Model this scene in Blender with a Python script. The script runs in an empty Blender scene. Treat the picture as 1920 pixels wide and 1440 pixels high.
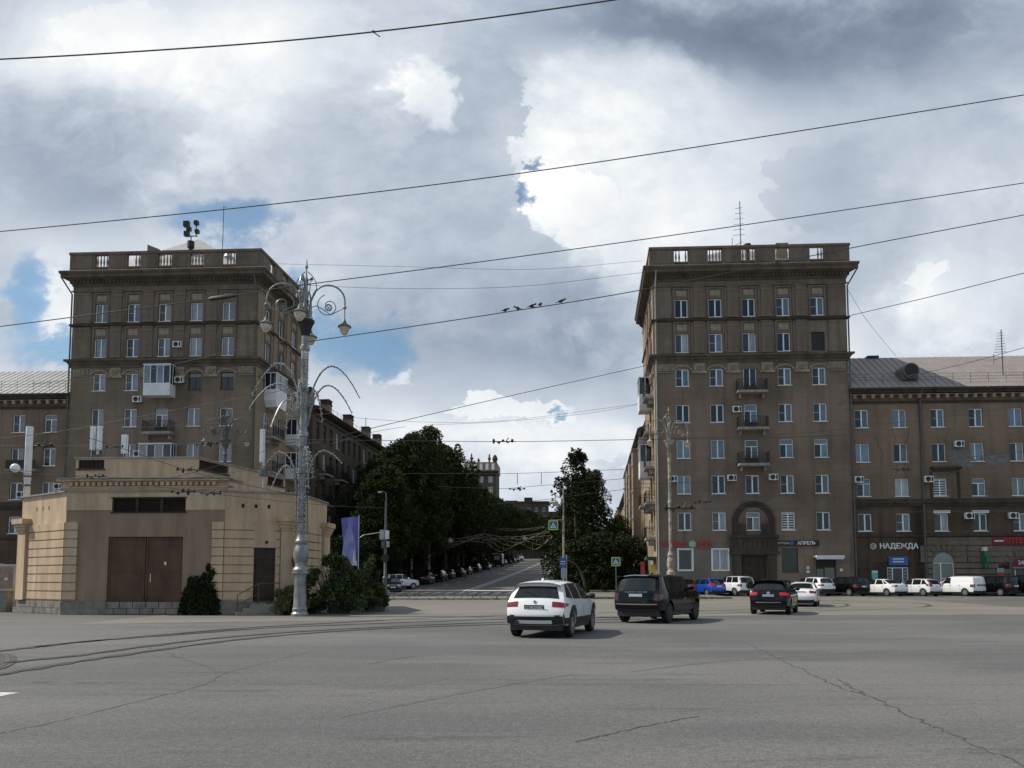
import bpy, math, random
from mathutils import Vector, Matrix
from math import radians as R, sin, cos, tan, atan, pi
rnd = random.Random(11)
scene = bpy.context.scene
COL = scene.collection
# ---------------------------------------------------------------- camera
FPX, PITCH, YAX, EYE = 1450.0, R(4.2), 981.5, 1.6
cd = bpy.data.cameras.new('camera')
cam = bpy.data.objects.new('camera', cd); COL.objects.link(cam)
cd.sensor_width = 36; cd.lens = 36*FPX/1920; cd.shift_y = (YAX-720)/1920
cd.clip_start = .1; cd.clip_end = 4000
cam.location = (0, 0, EYE); cam.rotation_euler = (R(90)+PITCH, 0, 0)
scene.camera = cam
scene.render.resolution_x = 1024; scene.render.resolution_y = 768
def zat(py, Y): return EYE + Y*tan(PITCH+atan((YAX-py)/FPX))
def at(px, py, Y):
    z = zat(py, Y); d = Y*cos(PITCH)+(z-EYE)*sin(PITCH)
    return Vector(((px-960)/FPX*d, Y, z))
def gnd(px, py, z0=0.0):
    Y = (z0-EYE)/tan(PITCH+atan((YAX-py)/FPX)); p = at(px, py, Y); return Vector((p.x, p.y, z0))
# ---------------------------------------------------------------- sun, sky, exposure
SUN_B, SUN_EL = R(5.5), R(48)
tosun = Vector((-cos(SUN_EL)*cos(SUN_B), cos(SUN_EL)*sin(SUN_B), sin(SUN_EL)))
sl = bpy.data.lights.new('sun', 'SUN'); sl.energy = 4.7; sl.angle = R(.55); sl.color = (1, .93, .82)
sun = bpy.data.objects.new('sun', sl); COL.objects.link(sun)
sun.rotation_euler = (-tosun).to_track_quat('-Z', 'Y').to_euler(); sun.location = tosun*60
vs = scene.view_settings
scene.display_settings.display_device = 'sRGB'
vs.view_transform = 'Standard'; vs.look = 'None'; vs.exposure = 0.0; vs.gamma = 1
world = bpy.data.worlds.new('World'); world.cycles.sampling_method = 'MANUAL'; world.cycles.sample_map_resolution = 512; scene.world = world; world.use_nodes = True
WN, WL = world.node_tree.nodes, world.node_tree.links
for n in list(WN): WN.remove(n)

class V:                                        # tiny expression layer over math nodes
    def __init__(s, sock): s.k = sock
    @staticmethod
    def op(o, *a, clamp=False):
        n = WN.new('ShaderNodeMath'); n.operation = o; n.use_clamp = clamp
        for i, x in enumerate(a):
            if isinstance(x, V): WL.new(x.k, n.inputs[i])
            else: n.inputs[i].default_value = x
        return V(n.outputs[0])
    def __add__(s, o): return V.op('ADD', s, o)
    def __sub__(s, o): return V.op('SUBTRACT', s, o)
    def __rsub__(s, o): return V.op('SUBTRACT', o, s)
    def __mul__(s, o): return V.op('MULTIPLY', s, o)
    def __truediv__(s, o): return V.op('DIVIDE', s, o)
    __radd__ = __add__; __rmul__ = __mul__
def sstep(x, a, b):
    n = WN.new('ShaderNodeMapRange'); n.interpolation_type = 'SMOOTHSTEP'
    WL.new(x.k, n.inputs[0]); n.inputs[1].default_value = a; n.inputs[2].default_value = b
    n.inputs[3].default_value = 0; n.inputs[4].default_value = 1
    return V(n.outputs[0])
def comb(u, v, w=0.0):
    n = WN.new('ShaderNodeCombineXYZ')
    for i, x in enumerate((u, v, w)):
        if isinstance(x, V): WL.new(x.k, n.inputs[i])
        else: n.inputs[i].default_value = x
    return n.outputs[0]
def noise(vec, scale, detail=6, rough=.55, lac=2.0):
    n = WN.new('ShaderNodeTexNoise'); n.inputs['Scale'].default_value = scale
    n.inputs['Detail'].default_value = detail; n.inputs['Roughness'].default_value = rough
    n.inputs['Lacunarity'].default_value = lac
    WL.new(vec, n.inputs['Vector']); return V(n.outputs['Fac'])
tc = WN.new('ShaderNodeTexCoord'); sep = WN.new('ShaderNodeSeparateXYZ'); WL.new(tc.outputs['Generated'], sep.inputs[0])
dx, dy, dz = (V(sep.outputs[i]) for i in range(3))
ay = V.op('MAXIMUM', V.op('ABSOLUTE', dy), .22)
u = dx/ay; v = V.op('MAXIMUM', dz, 0.0)/ay      # the sky as tangents of azimuth and elevation round north
q1 = noise(comb(u, v*1.3, 5.5), 2.4, 5, .55); q2 = noise(comb(u, v*1.3, 9.1), 2.4, 5, .55)
pu, pv = u+(q1-.5)*.24, v+(q2-.5)*.20          # the cloud field is stirred before it is read
n1 = noise(comb(pu, pv*1.35, 3.1), 3.3, 11, .63)
n2 = noise(comb(u+(q1-.5)*.1, v*1.3, 7.7), 8.5, 9, .62)
n3 = noise(comb(u, v*1.2, 1.3), 2.1, 4, .5)
n4 = noise(comb(u, v*1.15, 4.4), 30.0, 6, .6)
bil = V.op('ABSOLUTE', n2*2.0-1.0)             # billows
wu = u + (n1-.5)*.16 + (n2-.5)*.17 + (n4-.5)*.05; wv = v + (n2-.5)*-.13 + (q1-.5)*.12 + (n4-.5)*.045
su = u + (n3-.5)*.14 + (n1-.5)*.16 + (n2-.5)*.05; sv = v + (n1-.5)*.16 + (q2-.5)*.10 + (n2-.5)*.04
def tang(px, py): return (px-960)/FPX, tan(PITCH+atan((YAX-py)/FPX))
def blob(px, py, rx, ry, uu=None, vv=None):     # normalised distance squared from a centre
    a, b = tang(px, py)
    du = ((su if uu is None else uu)-a)*(FPX/rx); dv = ((sv if vv is None else vv)-b)*(FPX/ry)
    return du*du+dv*dv
def gauss(px, py, rx, ry, amp):
    return V.op('EXPONENT', blob(px, py, rx, ry)*-1.0)*amp
soft = [  # centre, radii, amount of light or shade in the cloud sheet
 (170,90,230,120,.30),(480,110,140,120,.20),(420,210,90,70,.10),(790,180,80,90,.22),(1190,190,180,110,.36),(1400,320,280,140,.10),(590,330,180,110,.05),
 (350,300,110,60,.14),(70,300,210,90,-.24),(200,370,190,50,-.14),(310,200,90,90,-.06),(860,260,200,130,-.12),(640,240,120,70,-.04),(930,200,90,110,-.12),
 (1420,60,330,110,-.50),(1130,40,200,60,-.14),(1760,80,260,120,-.20),(1640,260,150,120,-.10),(1820,380,190,200,.05),(1560,330,70,90,-.14),(1250,420,170,90,.22),
 (760,420,210,120,-.12),(560,420,90,60,-.02),(900,640,340,80,-.20),(1090,680,130,60,-.16),(720,560,150,100,-.08),(560,20,200,70,.10),
 (700,770,120,50,.12),(850,815,190,40,.26),(1090,850,140,55,.32),(1000,730,150,40,.06),(50,460,120,60,.10),(330,450,110,50,.05),
 (1740,520,60,40,.22),(1620,640,60,60,.18),(1760,620,170,60,-.12),(1150,540,70,90,.06),(110,600,90,60,.26),(700,900,220,70,.16),(960,930,220,60,.08),(1850,560,90,60,.06)]
L = (n1-.5)*.86 + (n2-.5)*.34 + (bil-.3)*.12 + .62
for s in soft: L = L + gauss(*s)
def puff(px, py, rx, ry, soft_e=.10):            # a billow with a hard, ragged rim
    return 1.0 - sstep(blob(px, py, rx, ry, wu, wv), 1.0-soft_e, 1.0+soft_e)
def mixv(a, b, m): return a + (b-a)*m
rim = lambda lev, k: (n2-.5)*k + (n1-.5)*k*.8 + lev
L = mixv(L, rim(.78, .8), puff(1180, 215, 175, 140, .8)*.75)
L = mixv(L, rim(.47, .5), puff(885, 285, 135, 190, .05)*.9)
L = mixv(L, rim(.88, .5), puff(1170, 470, 60, 34, .2)*.6)
L = mixv(L, rim(.80, .5), puff(1330, 420, 120, 60, .3)*.35)
L = mixv(L, rim(.92, .5), puff(190, 60, 130, 70, .25)*.6)
L = mixv(L, rim(.95, .7), puff(1090, 415, 88, 72, .07))
L = mixv(L, rim(.84, .6), puff(1190, 440, 150, 80, .9)*.8)
L = mixv(L, rim(.44, .4), puff(920, 530, 150, 120, .3)*.6)
L = mixv(L, rim(.52, .4), puff(1530, 350, 110, 95, .12)*.55)
L = mixv(L, rim(.95, .6), puff(1745, 512, 50, 30, .2)*.75)
L = mixv(L, rim(1.0, .6), puff(795, 185, 50, 70, .8)*.7)
L = mixv(L, rim(.95, .6), puff(950, 790, 120, 30, .2)*.75)
L = mixv(L, rim(.86, .5), puff(1085, 850, 120, 34, .25)*.8)
L = mixv(L, rim(.93, .5), puff(95, 595, 62, 66, .8)*.7)
L = mixv(L, rim(.95, .4), puff(715, 690, 34, 12, .9)*.6)
L = mixv(L, rim(.95, .5), puff(350, 285, 40, 40, .9)*.4)
ramp = WN.new('ShaderNodeValToRGB'); el = ramp.color_ramp.elements
WL.new(L.k, ramp.inputs[0])
for i, (p, c) in enumerate([(0, (.15, .19, .275)), (.25, (.265, .325, .425)), (.5, (.48, .55, .645)), (.75, (.74, .79, .85)), (1, (1.02, 1.03, 1.02))]):
    e = el[i] if i < 2 else el.new(p)
    e.position = p; e.color = c+(1,)
gap = V.op('MAXIMUM', 1.0-sstep(blob(20, 560, 50, 90, wu, wv), .15, 1.7), 1.0-sstep(blob(425, 432, 90, 46, wu, wv), .15, 2.0))
for g in [(668, 632, 84, 50), (1062, 348, 24, 10), (575, 590, 40, 60), (1035, 790, 22, 8), (60, 655, 60, 24), (1010, 385, 18, 16)]:
    gap = V.op('MAXIMUM', gap, 1.0-sstep(blob(*g, wu, wv), .15, 2.0))
# unseen sky behind the viewer and overhead: open blue added to lower the ambient light
nb = noise(tc.outputs['Generated'], 2.6, 7, .58)
gap = V.op('MAXIMUM', gap, V.op('MAXIMUM', 1.0-sstep(dy, -.22, .10), sstep(dz, .62, .85))*sstep(nb, .46, .58))
skyt = WN.new('ShaderNodeTexSky'); skyt.sky_type = 'NISHITA'; skyt.sun_disc = False
skyt.sun_elevation = SUN_EL; skyt.sun_rotation = math.atan2(tosun.x, tosun.y); skyt.dust_density = .6; skyt.ozone_density = 1.6
def mixc(fac, a, b):
    n = WN.new('ShaderNodeMix'); n.data_type = 'RGBA'
    WL.new(fac.k, n.inputs[0]); WL.new(a, n.inputs[6]); WL.new(b, n.inputs[7]); return n.outputs[2]
sc_ = WN.new('ShaderNodeVectorMath'); sc_.operation = 'SCALE'; WL.new(ramp.outputs[0], sc_.inputs[0]); sc_.inputs[3].default_value = 10.0
blue = WN.new('ShaderNodeVectorMath'); blue.operation = 'SCALE'; WL.new(skyt.outputs[0], blue.inputs[0]); blue.inputs[3].default_value = 1.0
tint = WN.new('ShaderNodeVectorMath'); tint.operation = 'MULTIPLY'; WL.new(blue.outputs[0], tint.inputs[0]); tint.inputs[1].default_value = (.86, 1.10, 1.12)
bg = WN.new('ShaderNodeBackground'); bg.inputs[1].default_value = .1
WL.new(mixc(gap*.80, sc_.outputs[0], tint.outputs[0]), bg.inputs[0])
wo = WN.new('ShaderNodeOutputWorld'); WL.new(bg.outputs[0], wo.inputs[0])
# ---------------------------------------------------------------- helpers
class MB:
    def __init__(s): s.v = []; s.f = []; s.m = []; s.mi = 0
    def quad(s, a, b, c, d): s.poly([a, b, c, d])
    def poly(s, pts):
        n = len(s.v); s.v += [tuple(p) for p in pts]; s.f.append(tuple(range(n, n+len(pts)))); s.m.append(s.mi)
    def box(s, x0, x1, y0, y1, z0, z1):
        if x0 > x1: x0, x1 = x1, x0
        if y0 > y1: y0, y1 = y1, y0
        n = len(s.v)
        s.v += [(x, y, z) for z in (z0, z1) for y in (y0, y1) for x in (x0, x1)]
        for f in ((0,2,3,1), (4,5,7,6), (0,1,5,4), (2,6,7,3), (0,4,6,2), (1,3,7,5)):
            s.f.append(tuple(n+i for i in f)); s.m.append(s.mi)
        return s
    def grid(s, rows, close_u=False, flip=False):         # rows: list of equal-length point lists
        n = len(s.v); R_ = len(rows); Cn = len(rows[0])
        for r in rows: s.v += [tuple(p) for p in r]
        for i in range(R_-1):
            for j in range(Cn if close_u else Cn-1):
                a, b = n+i*Cn+j, n+i*Cn+(j+1) % Cn; c, d = b+Cn, a+Cn
                s.f.append((a, d, c, b) if flip else (a, b, c, d)); s.m.append(s.mi)
        return s
    def lathe(s, prof, cx=0, cy=0, seg=16, cap=True):      # prof: (r, z) from bottom to top
        rows = [[(cx+r*cos(2*pi*k/seg), cy+r*sin(2*pi*k/seg), z) for k in range(seg)] for r, z in prof]
        s.grid(rows, True)
        if cap: s.poly(list(reversed(rows[0]))); s.poly(rows[-1])
        return s
    def tube(s, path, r, seg=6, cap=True):
        path = [Vector(p) for p in path]; rows = []
        rad = r if isinstance(r, (list, tuple)) else [r]*len(path)
        up = None
        for i, p in enumerate(path):
            t = (path[min(i+1, len(path)-1)]-path[max(i-1, 0)])
            if t.length < 1e-9: t = Vector((0, 0, 1))
            t.normalize()
            if up is None: up = Vector((0, 0, 1)) if abs(t.z) < .9 else Vector((1, 0, 0))
            a = t.cross(up)
            if a.length < 1e-6: a = t.orthogonal()
            a.normalize(); b = a.cross(t).normalized(); up = b
            rows.append([p+(a*cos(2*pi*k/seg)+b*sin(2*pi*k/seg))*rad[i] for k in range(seg)])
        s.grid(rows, True, flip=True)
        if cap: s.poly(rows[0]); s.poly(list(reversed(rows[-1])))
        return s
    def prism(s, pts, y0, y1):                             # pts: (x, z) outline extruded along y
        a = [(x, y0, z) for x, z in pts]; b = [(x, y1, z) for x, z in pts]
        s.poly(a); s.poly(list(reversed(b)))
        for i in range(len(pts)):
            j = (i+1) % len(pts); s.quad(a[i], b[i], b[j], a[j])
        return s
    def profile(s, pts, u0, u1, e0=0.0, e1=0.0):           # moulding: (out, z) outline run along u, on the plane y=0, mitred by e per metre of 'out'
        a = [(u0-o*e0, -o, z) for o, z in pts]; b = [(u1+o*e1, -o, z) for o, z in pts]
        for i in range(len(pts)):
            j = (i+1) % len(pts); s.quad(a[i], b[i], b[j], a[j])
        s.poly(list(reversed(a))); s.poly(b)
        return s
    def sphere(s, c, r, seg=10, ring=6):
        rx, ry, rz = r if isinstance(r, (tuple, list)) else (r, r, r)
        rows = [[(c[0]+rx*cos(2*pi*k/seg)*cos(t), c[1]+ry*sin(2*pi*k/seg)*cos(t), c[2]+rz*sin(t)) for k in range(seg)] for t in [(-.5+i/ring)*pi*.999 for i in range(ring+1)]]
        return s.grid(rows, True)
    def add(s, o, M):
        n = len(s.v); s.v += [tuple(M @ Vector(p)) for p in o.v]; s.f += [tuple(n+i for i in f) for f in o.f]; s.m += [s.mi]*len(o.f)
        return s
    def mesh(s, name, mats, smooth=False):
        me = bpy.data.meshes.new(name); me.from_pydata(s.v, [], s.f)
        for m in (mats if isinstance(mats, (list, tuple)) else [mats]): me.materials.append(m)
        me.polygons.foreach_set('material_index', s.m)
        if smooth:
            me.polygons.foreach_set('use_smooth', [True]*len(s.f))
            if smooth != True: me.set_sharp_from_angle(angle=R(smooth))
        me.update(); return me
    def build(s, name, mats, parent=None, loc=(0, 0, 0), rz=0.0, smooth=False):
        return put(name, s.mesh(name, mats, smooth), parent, loc, rz)
def put(name, me, parent=None, loc=(0, 0, 0), rz=0.0):
    o = bpy.data.objects.new(name, me); COL.objects.link(o); o.parent = parent
    o.location = loc; o.rotation_euler = (0, 0, rz); return o
def tag(o, label=None, cat=None, group=None, kind=None):
    for k, x in (('label', label), ('category', cat), ('group', group), ('kind', kind)):
        if x: o[k] = x
    return o
def thing(name, label, cat, loc=(0, 0, 0), rz=0.0, group=None): return tag(put(name, None, None, loc, rz), label, cat, group)
def struct(mb, name, mats, **k): return tag(mb.build(name, mats, **k), kind='structure')
def copy_tree(o, parent=None):
    c = o.copy(); COL.objects.link(c); c.parent = parent
    for ch in list(o.children): copy_tree(ch, c)
    return c
# ---------------------------------------------------------------- materials
MATS = {}
def mk(name, col, rough=.8, metal=0.0, var=.0, scale=2.0, stretch=(1, 1, 1), bump=0.0, bscale=30, spec=.4, col2=None, ior=None, detail=5, coat=0.0, rnd_=0.0, fine=0.0, emit=None):
    m = bpy.data.materials.new(name); m.use_nodes = True; nt = m.node_tree; N, Lk = nt.nodes, nt.links
    b = N['Principled BSDF']; b.inputs['Roughness'].default_value = rough; b.inputs['Metallic'].default_value = metal
    b.inputs['Specular IOR Level'].default_value = spec; b.inputs['Base Color'].default_value = tuple(col)+(1,)
    b.inputs['Coat Weight'].default_value = coat; b.inputs['Coat Roughness'].default_value = .03
    if ior: b.inputs['IOR'].default_value = ior
    if emit: b.inputs['Emission Color'].default_value = tuple(emit[:3])+(1,); b.inputs['Emission Strength'].default_value = emit[3]
    if var or bump or rnd_:
        t = N.new('ShaderNodeTexCoord'); mp = N.new('ShaderNodeMapping'); Lk.new(t.outputs['Object'], mp.inputs[0]); mp.inputs['Scale'].default_value = stretch
        src = None
        if var:
            nz = N.new('ShaderNodeTexNoise'); Lk.new(mp.outputs[0], nz.inputs['Vector']); nz.inputs['Scale'].default_value = scale; nz.inputs['Detail'].default_value = detail; nz.inputs['Roughness'].default_value = .62
            mr = N.new('ShaderNodeMapRange'); Lk.new(nz.outputs['Fac'], mr.inputs[0]); mr.inputs[1].default_value = .32; mr.inputs[2].default_value = .68
            mx = N.new('ShaderNodeMix'); mx.data_type = 'RGBA'; Lk.new(mr.outputs[0], mx.inputs[0])
            c2 = col2 or tuple(x*(1-var) for x in col)
            mx.inputs[6].default_value = tuple(c2)+(1,); mx.inputs[7].default_value = tuple(min(1, x*(1+var*.5)) for x in col)+(1,)
            src = mx.outputs[2]
            if fine:
                nf = N.new('ShaderNodeTexNoise'); Lk.new(t.outputs['Object'], nf.inputs['Vector']); nf.inputs['Scale'].default_value = scale*14; nf.inputs['Detail'].default_value = 3
                m3 = N.new('ShaderNodeMapRange'); Lk.new(nf.outputs['Fac'], m3.inputs[0]); m3.inputs[1].default_value = .3; m3.inputs[2].default_value = .7; m3.inputs[3].default_value = 1-fine; m3.inputs[4].default_value = 1+fine
                h = N.new('ShaderNodeVectorMath'); h.operation = 'SCALE'; Lk.new(src, h.inputs[0]); Lk.new(m3.outputs[0], h.inputs[3]); src = h.outputs[0]
        if rnd_:
            oi = N.new('ShaderNodeObjectInfo'); m2 = N.new('ShaderNodeMapRange'); Lk.new(oi.outputs['Random'], m2.inputs[0]); m2.inputs[3].default_value = 1-rnd_; m2.inputs[4].default_value = 1+rnd_
            h = N.new('ShaderNodeVectorMath'); h.operation = 'SCALE'; Lk.new(m2.outputs[0], h.inputs[3])
            if src: Lk.new(src, h.inputs[0])
            else: h.inputs[0].default_value = col
            src = h.outputs[0]
        if src: Lk.new(src, b.inputs['Base Color'])
        if bump:
            nb = N.new('ShaderNodeTexNoise'); Lk.new(t.outputs['Object'], nb.inputs['Vector']); nb.inputs['Scale'].default_value = bscale; nb.inputs['Detail'].default_value = 4
            bp = N.new('ShaderNodeBump'); bp.inputs['Strength'].default_value = bump; bp.inputs['Distance'].default_value = .02; Lk.new(nb.outputs['Fac'], bp.inputs['Height']); Lk.new(bp.outputs[0], b.inputs['Normal'])
    MATS[name] = m; return m
def facade_mat(name, col, stain, course=.62, joint=.82, patch=None):
    """plaster wall: blocks of faint courses, blotches, vertical rain streaks (dirt with a shape of its own)"""
    m = bpy.data.materials.new(name); m.use_nodes = True; nt = m.node_tree; N, Lk = nt.nodes, nt.links; b = N['Principled BSDF']
    b.inputs['Roughness'].default_value = .9; b.inputs['Specular IOR Level'].default_value = .25
    t = N.new('ShaderNodeTexCoord')
    def nz(sc, st, det=6, rg=.6):
        mp = N.new('ShaderNodeMapping'); Lk.new(t.outputs['Object'], mp.inputs[0]); mp.inputs['Scale'].default_value = st
        n = N.new('ShaderNodeTexNoise'); n.inputs['Scale'].default_value = sc; n.inputs['Detail'].default_value = det; n.inputs['Roughness'].default_value = rg; Lk.new(mp.outputs[0], n.inputs['Vector']); return n.outputs['Fac']
    def mr(s, a, b_, c, d):
        n = N.new('ShaderNodeMapRange'); Lk.new(s, n.inputs[0])
        for i, x in enumerate((a, b_, c, d)): n.inputs[i+1].default_value = x
        return n.outputs[0]
    def mix(f, a, c, mode='MIX'):
        n = N.new('ShaderNodeMix'); n.data_type = 'RGBA'; n.blend_type = mode
        if isinstance(f, float): n.inputs[0].default_value = f
        else: Lk.new(f, n.inputs[0])
        for i, x in ((6, a), (7, c)):
            if isinstance(x, tuple): n.inputs[i].default_value = x+(1,)
            else: Lk.new(x, n.inputs[i])
        return n.outputs[2]
    c = mix(mr(nz(.16, (1, 1, 1)), .38, .62, 0, 1), tuple(x*.74 for x in col), tuple(min(1, x*1.2) for x in col))
    c = mix(mr(nz(.8, (1.6, 1.6, .12)), .50, .74, 0, .62), c, stain)
    c = mix(mr(nz(2.2, (1, 1, 1)), .58, .75, 0, .45), c, tuple(x*1.25 for x in col))
    sx = N.new('ShaderNodeSeparateXYZ'); Lk.new(t.outputs['Object'], sx.inputs[0])
    cb = N.new('ShaderNodeCombineXYZ'); Lk.new(sx.outputs[0], cb.inputs[0]); Lk.new(sx.outputs[2], cb.inputs[1])
    br = N.new('ShaderNodeTexBrick'); Lk.new(cb.outputs[0], br.inputs['Vector']); br.inputs['Scale'].default_value = 1
    br.inputs['Brick Width'].default_value = course*2.3; br.inputs['Row Height'].default_value = course; br.inputs['Mortar Size'].default_value = .022
    br.inputs['Color1'].default_value = (1, 1, 1, 1); br.inputs['Color2'].default_value = (.93, .93, .93, 1); br.inputs['Mortar'].default_value = (joint,)*3+(1,)
    c = mix(1.0, c, br.outputs['Color'], 'MULTIPLY')
    c = mix(mr(nz(16, (1, 1, 1), 3), .3, .7, .0, .35), c, mix(1.0, c, (.75, .75, .75), 'MULTIPLY'))
    if patch: c = mix(mr(nz(.24, (1, 1, 1.3), 4, .5), .63, .645, 0, 1), c, patch)
    Lk.new(c, b.inputs['Base Color'])
    bp = N.new('ShaderNodeBump'); bp.inputs['Strength'].default_value = .25; bp.inputs['Distance'].default_value = .02
    Lk.new(nz(9, (1, 1, 1), 4), bp.inputs['Height']); Lk.new(bp.outputs[0], b.inputs['Normal'])
    MATS[name] = m; return m
M = MATS
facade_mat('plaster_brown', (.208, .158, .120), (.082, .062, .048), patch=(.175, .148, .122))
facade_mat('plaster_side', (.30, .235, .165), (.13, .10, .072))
facade_mat('plaster_wing', (.222, .160, .114), (.085, .062, .047))
facade_mat('plaster_dark', (.085, .06, .046), (.05, .04, .033))
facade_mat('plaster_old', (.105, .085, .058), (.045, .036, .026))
facade_mat('rusticated', (.18, .145, .11), (.08, .068, .053), course=.52, joint=.35)
mk('trim', (.165, .127, .098), .88, var=.35, scale=1.3, stretch=(1, 1, .4), bump=.2)
mk('trim_mid', (.115, .09, .066), .9, var=.4, scale=1.1, stretch=(1, 1, .35), bump=.2)
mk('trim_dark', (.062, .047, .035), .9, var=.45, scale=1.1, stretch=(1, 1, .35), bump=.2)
mk('lintel', (.29, .235, .175), .88, var=.4, scale=2.5)
mk('white_frame', (.78, .79, .80), .35, var=.08, scale=5)
mk('grey_frame', (.30, .30, .30), .5)
mk('brown_frame', (.07, .055, .045), .6)
mk('glass_dark', (.02, .025, .032), .06, spec=.6, ior=1.5, var=.7, scale=1.5)
mk('glass_net', (.035, .04, .048), .12, spec=.6, ior=1.5, var=.4, scale=3, rnd_=.85)
mk('glass_sky', (.075, .105, .145), .05, spec=.9, ior=1.65, var=.5, scale=1.2, rnd_=.8)  # bluish base colour stands in for reflected sky
mk('glass_curtain', (.27, .28, .29), .12, spec=.7, ior=1.5, var=.5, scale=3, stretch=(6, 1, .4), rnd_=.6)
mk('glass_blinds', (.55, .55, .53), .3, spec=.6, var=.2, scale=4)
mk('roof_light', (.32, .32, .317), .45, metal=.35, var=.18, scale=.7)
mk('roof_dark', (.16, .135, .125), .7, var=.3, scale=.6)
mk('roof_pinkish', (.25, .22, .205), .65, var=.16, scale=.8)
mk('tin', (.42, .43, .44), .45, metal=.5, var=.25, scale=1.5)
mk('steel', (.46, .47, .47), .42, metal=.55, var=.35, scale=2.2, bump=.15)
mk('silver_paint', (.27, .28, .27), .42, metal=.4, var=.5, scale=3.0, bump=.3, bscale=14)
mk('iron', (.035, .033, .032), .6, metal=.3, var=.3, scale=4)
mk('iron_grey', (.12, .12, .12), .55, metal=.4, var=.3, scale=4)
mk('rust', (.10, .054, .031), .72, var=.42, scale=1.6, stretch=(1, 1, .45), bump=.2)
mk('rust_dark', (.045, .028, .020), .75, var=.4, scale=2)
mk('brick_red', (.23, .16, .12), .9, var=.35, scale=6, bump=.4)
mk('ac_white', (.66, .66, .63), .5, var=.15, scale=3)
mk('black_plastic', (.015, .015, .016), .5)
mk('balcony_floor', (.30, .28, .25), .9, var=.4, scale=3)
mk('panel_white', (.68, .69, .70), .45, var=.12, scale=2)
# ---------------------------------------------------------------- ground, street, kerbs, markings
SA = R(5.9)                                   # the street runs a little to the right of the view
SD = Vector((sin(SA), cos(SA), 0)); SN = Vector((cos(SA), -sin(SA), 0))
def gz(Y):                                    # height of the ground: the square is flat, the street climbs
    pts = [(0, 0), (45, 0), (60, .16), (68, .25), (78, .36), (86, .62), (100, 1.2), (120, 2.1), (150, 3.55), (200, 6.0), (255, 8.75), (300, 9.4), (400, 9.6)]
    for (a, za), (b, zb) in zip(pts, pts[1:]):
        if Y <= b: return za+(zb-za)*max(0, Y-a)/(b-a)
    return 9.6
def sp(s, t, dz=0.0):                          # s metres up the street from its mouth, t metres right of its centre line
    p = Vector((-5.24, 80, 0))+SD*(s-80)+SN*t; return Vector((p.x, p.y, gz(p.y)+dz))
def asphalt(name, c0, c1, c2, grain):
    m = bpy.data.materials.new(name); m.use_nodes = True; N, Lk = m.node_tree.nodes, m.node_tree.links; b = N['Principled BSDF']
    b.inputs['Roughness'].default_value = .82; b.inputs['Specular IOR Level'].default_value = .35
    t = N.new('ShaderNodeTexCoord')
    def nz(sc, st=(1, 1, 1), det=5, rg=.6, rot=0):
        mp = N.new('ShaderNodeMapping'); Lk.new(t.outputs['Object'], mp.inputs[0]); mp.inputs['Scale'].default_value = st; mp.inputs['Rotation'].default_value = (0, 0, rot)
        n = N.new('ShaderNodeTexNoise'); n.inputs['Scale'].default_value = sc; n.inputs['Detail'].default_value = det; n.inputs['Roughness'].default_value = rg; Lk.new(mp.outputs[0], n.inputs['Vector']); return n.outputs['Fac']
    def mr(s, a, b_, c=0.0, d=1.0):
        n = N.new('ShaderNodeMapRange'); n.interpolation_type = 'SMOOTHSTEP'; Lk.new(s, n.inputs[0])
        for i, x in enumerate((a, b_, c, d)): n.inputs[i+1].default_value = x
        return n.outputs[0]
    def mix(f, a, c, mode='MIX'):
        n = N.new('ShaderNodeMix'); n.data_type = 'RGBA'; n.blend_type = mode
        if isinstance(f, float): n.inputs[0].default_value = f
        else: Lk.new(f, n.inputs[0])
        for i, x in ((6, a), (7, c)):
            if isinstance(x, tuple): n.inputs[i].default_value = x+(1,)
            else: Lk.new(x, n.inputs[i])
        return n.outputs[2]
    c = mix(mr(nz(.085, (.6, 1.5, 1), 5, .6, .15), .40, .60), c0, c1)
    c = mix(mr(nz(.30, (.35, 1.6, 1), 6, .62, .25), .50, .70, 0, .75), c, c2)               # long worn lanes
    c = mix(mr(nz(.9, (.22, 2.0, 1), 6, .65, -.18), .56, .68, 0, .6), c, tuple(x*.6 for x in c0))   # tyre streaks
    c = mix(mr(nz(1.7, det=6, rg=.7), .55, .75, 0, .3), c, tuple(x*1.25 for x in c1))
    g = mr(nz(38, det=3, rg=.7), .3, .7, 1-grain, 1+grain)
    h = N.new('ShaderNodeVectorMath'); h.operation = 'SCALE'; Lk.new(c, h.inputs[0]); Lk.new(g, h.inputs[3])
    g2 = mr(nz(11, det=4, rg=.75), .3, .7, 1-grain*.55, 1+grain*.55)
    h2 = N.new('ShaderNodeVectorMath'); h2.operation = 'SCALE'; Lk.new(h.outputs[0], h2.inputs[0]); Lk.new(g2, h2.inputs[3])
    Lk.new(h2.outputs[0], b.inputs['Base Color'])
    bp = N.new('ShaderNodeBump'); bp.inputs['Strength'].default_value = .5; bp.inputs['Distance'].default_value = .012
    Lk.new(nz(60, det=3), bp.inputs['Height']); Lk.new(bp.outputs[0], b.inputs['Normal'])
    M[name] = m; return m
asphalt('asphalt_square', (.094, .0945, .094), (.136, .132, .124), (.080, .0805, .081), .36)
asphalt('asphalt_street', (.105, .10, .094), (.135, .128, .118), (.085, .082, .078), .2)
asphalt('dusty_paving', (.150, .142, .125), (.185, .173, .150), (.125, .119, .106), .2)
asphalt('earth', (.10, .085, .06), (.14, .12, .085), (.06, .055, .035), .35)
mk('kerb_stone', (.34, .32, .285), .9, var=.35, scale=2, bump=.3)
mk('road_paint', (.62, .61, .58), .75, var=.45, scale=3.5, col2=(.30, .29, .275))
mk('rail_steel', (.13, .115, .10), .5, metal=.5, var=.4, scale=3)
mk('crack_tar', (.068, .066, .063), .85, var=.4, scale=5)
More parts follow.
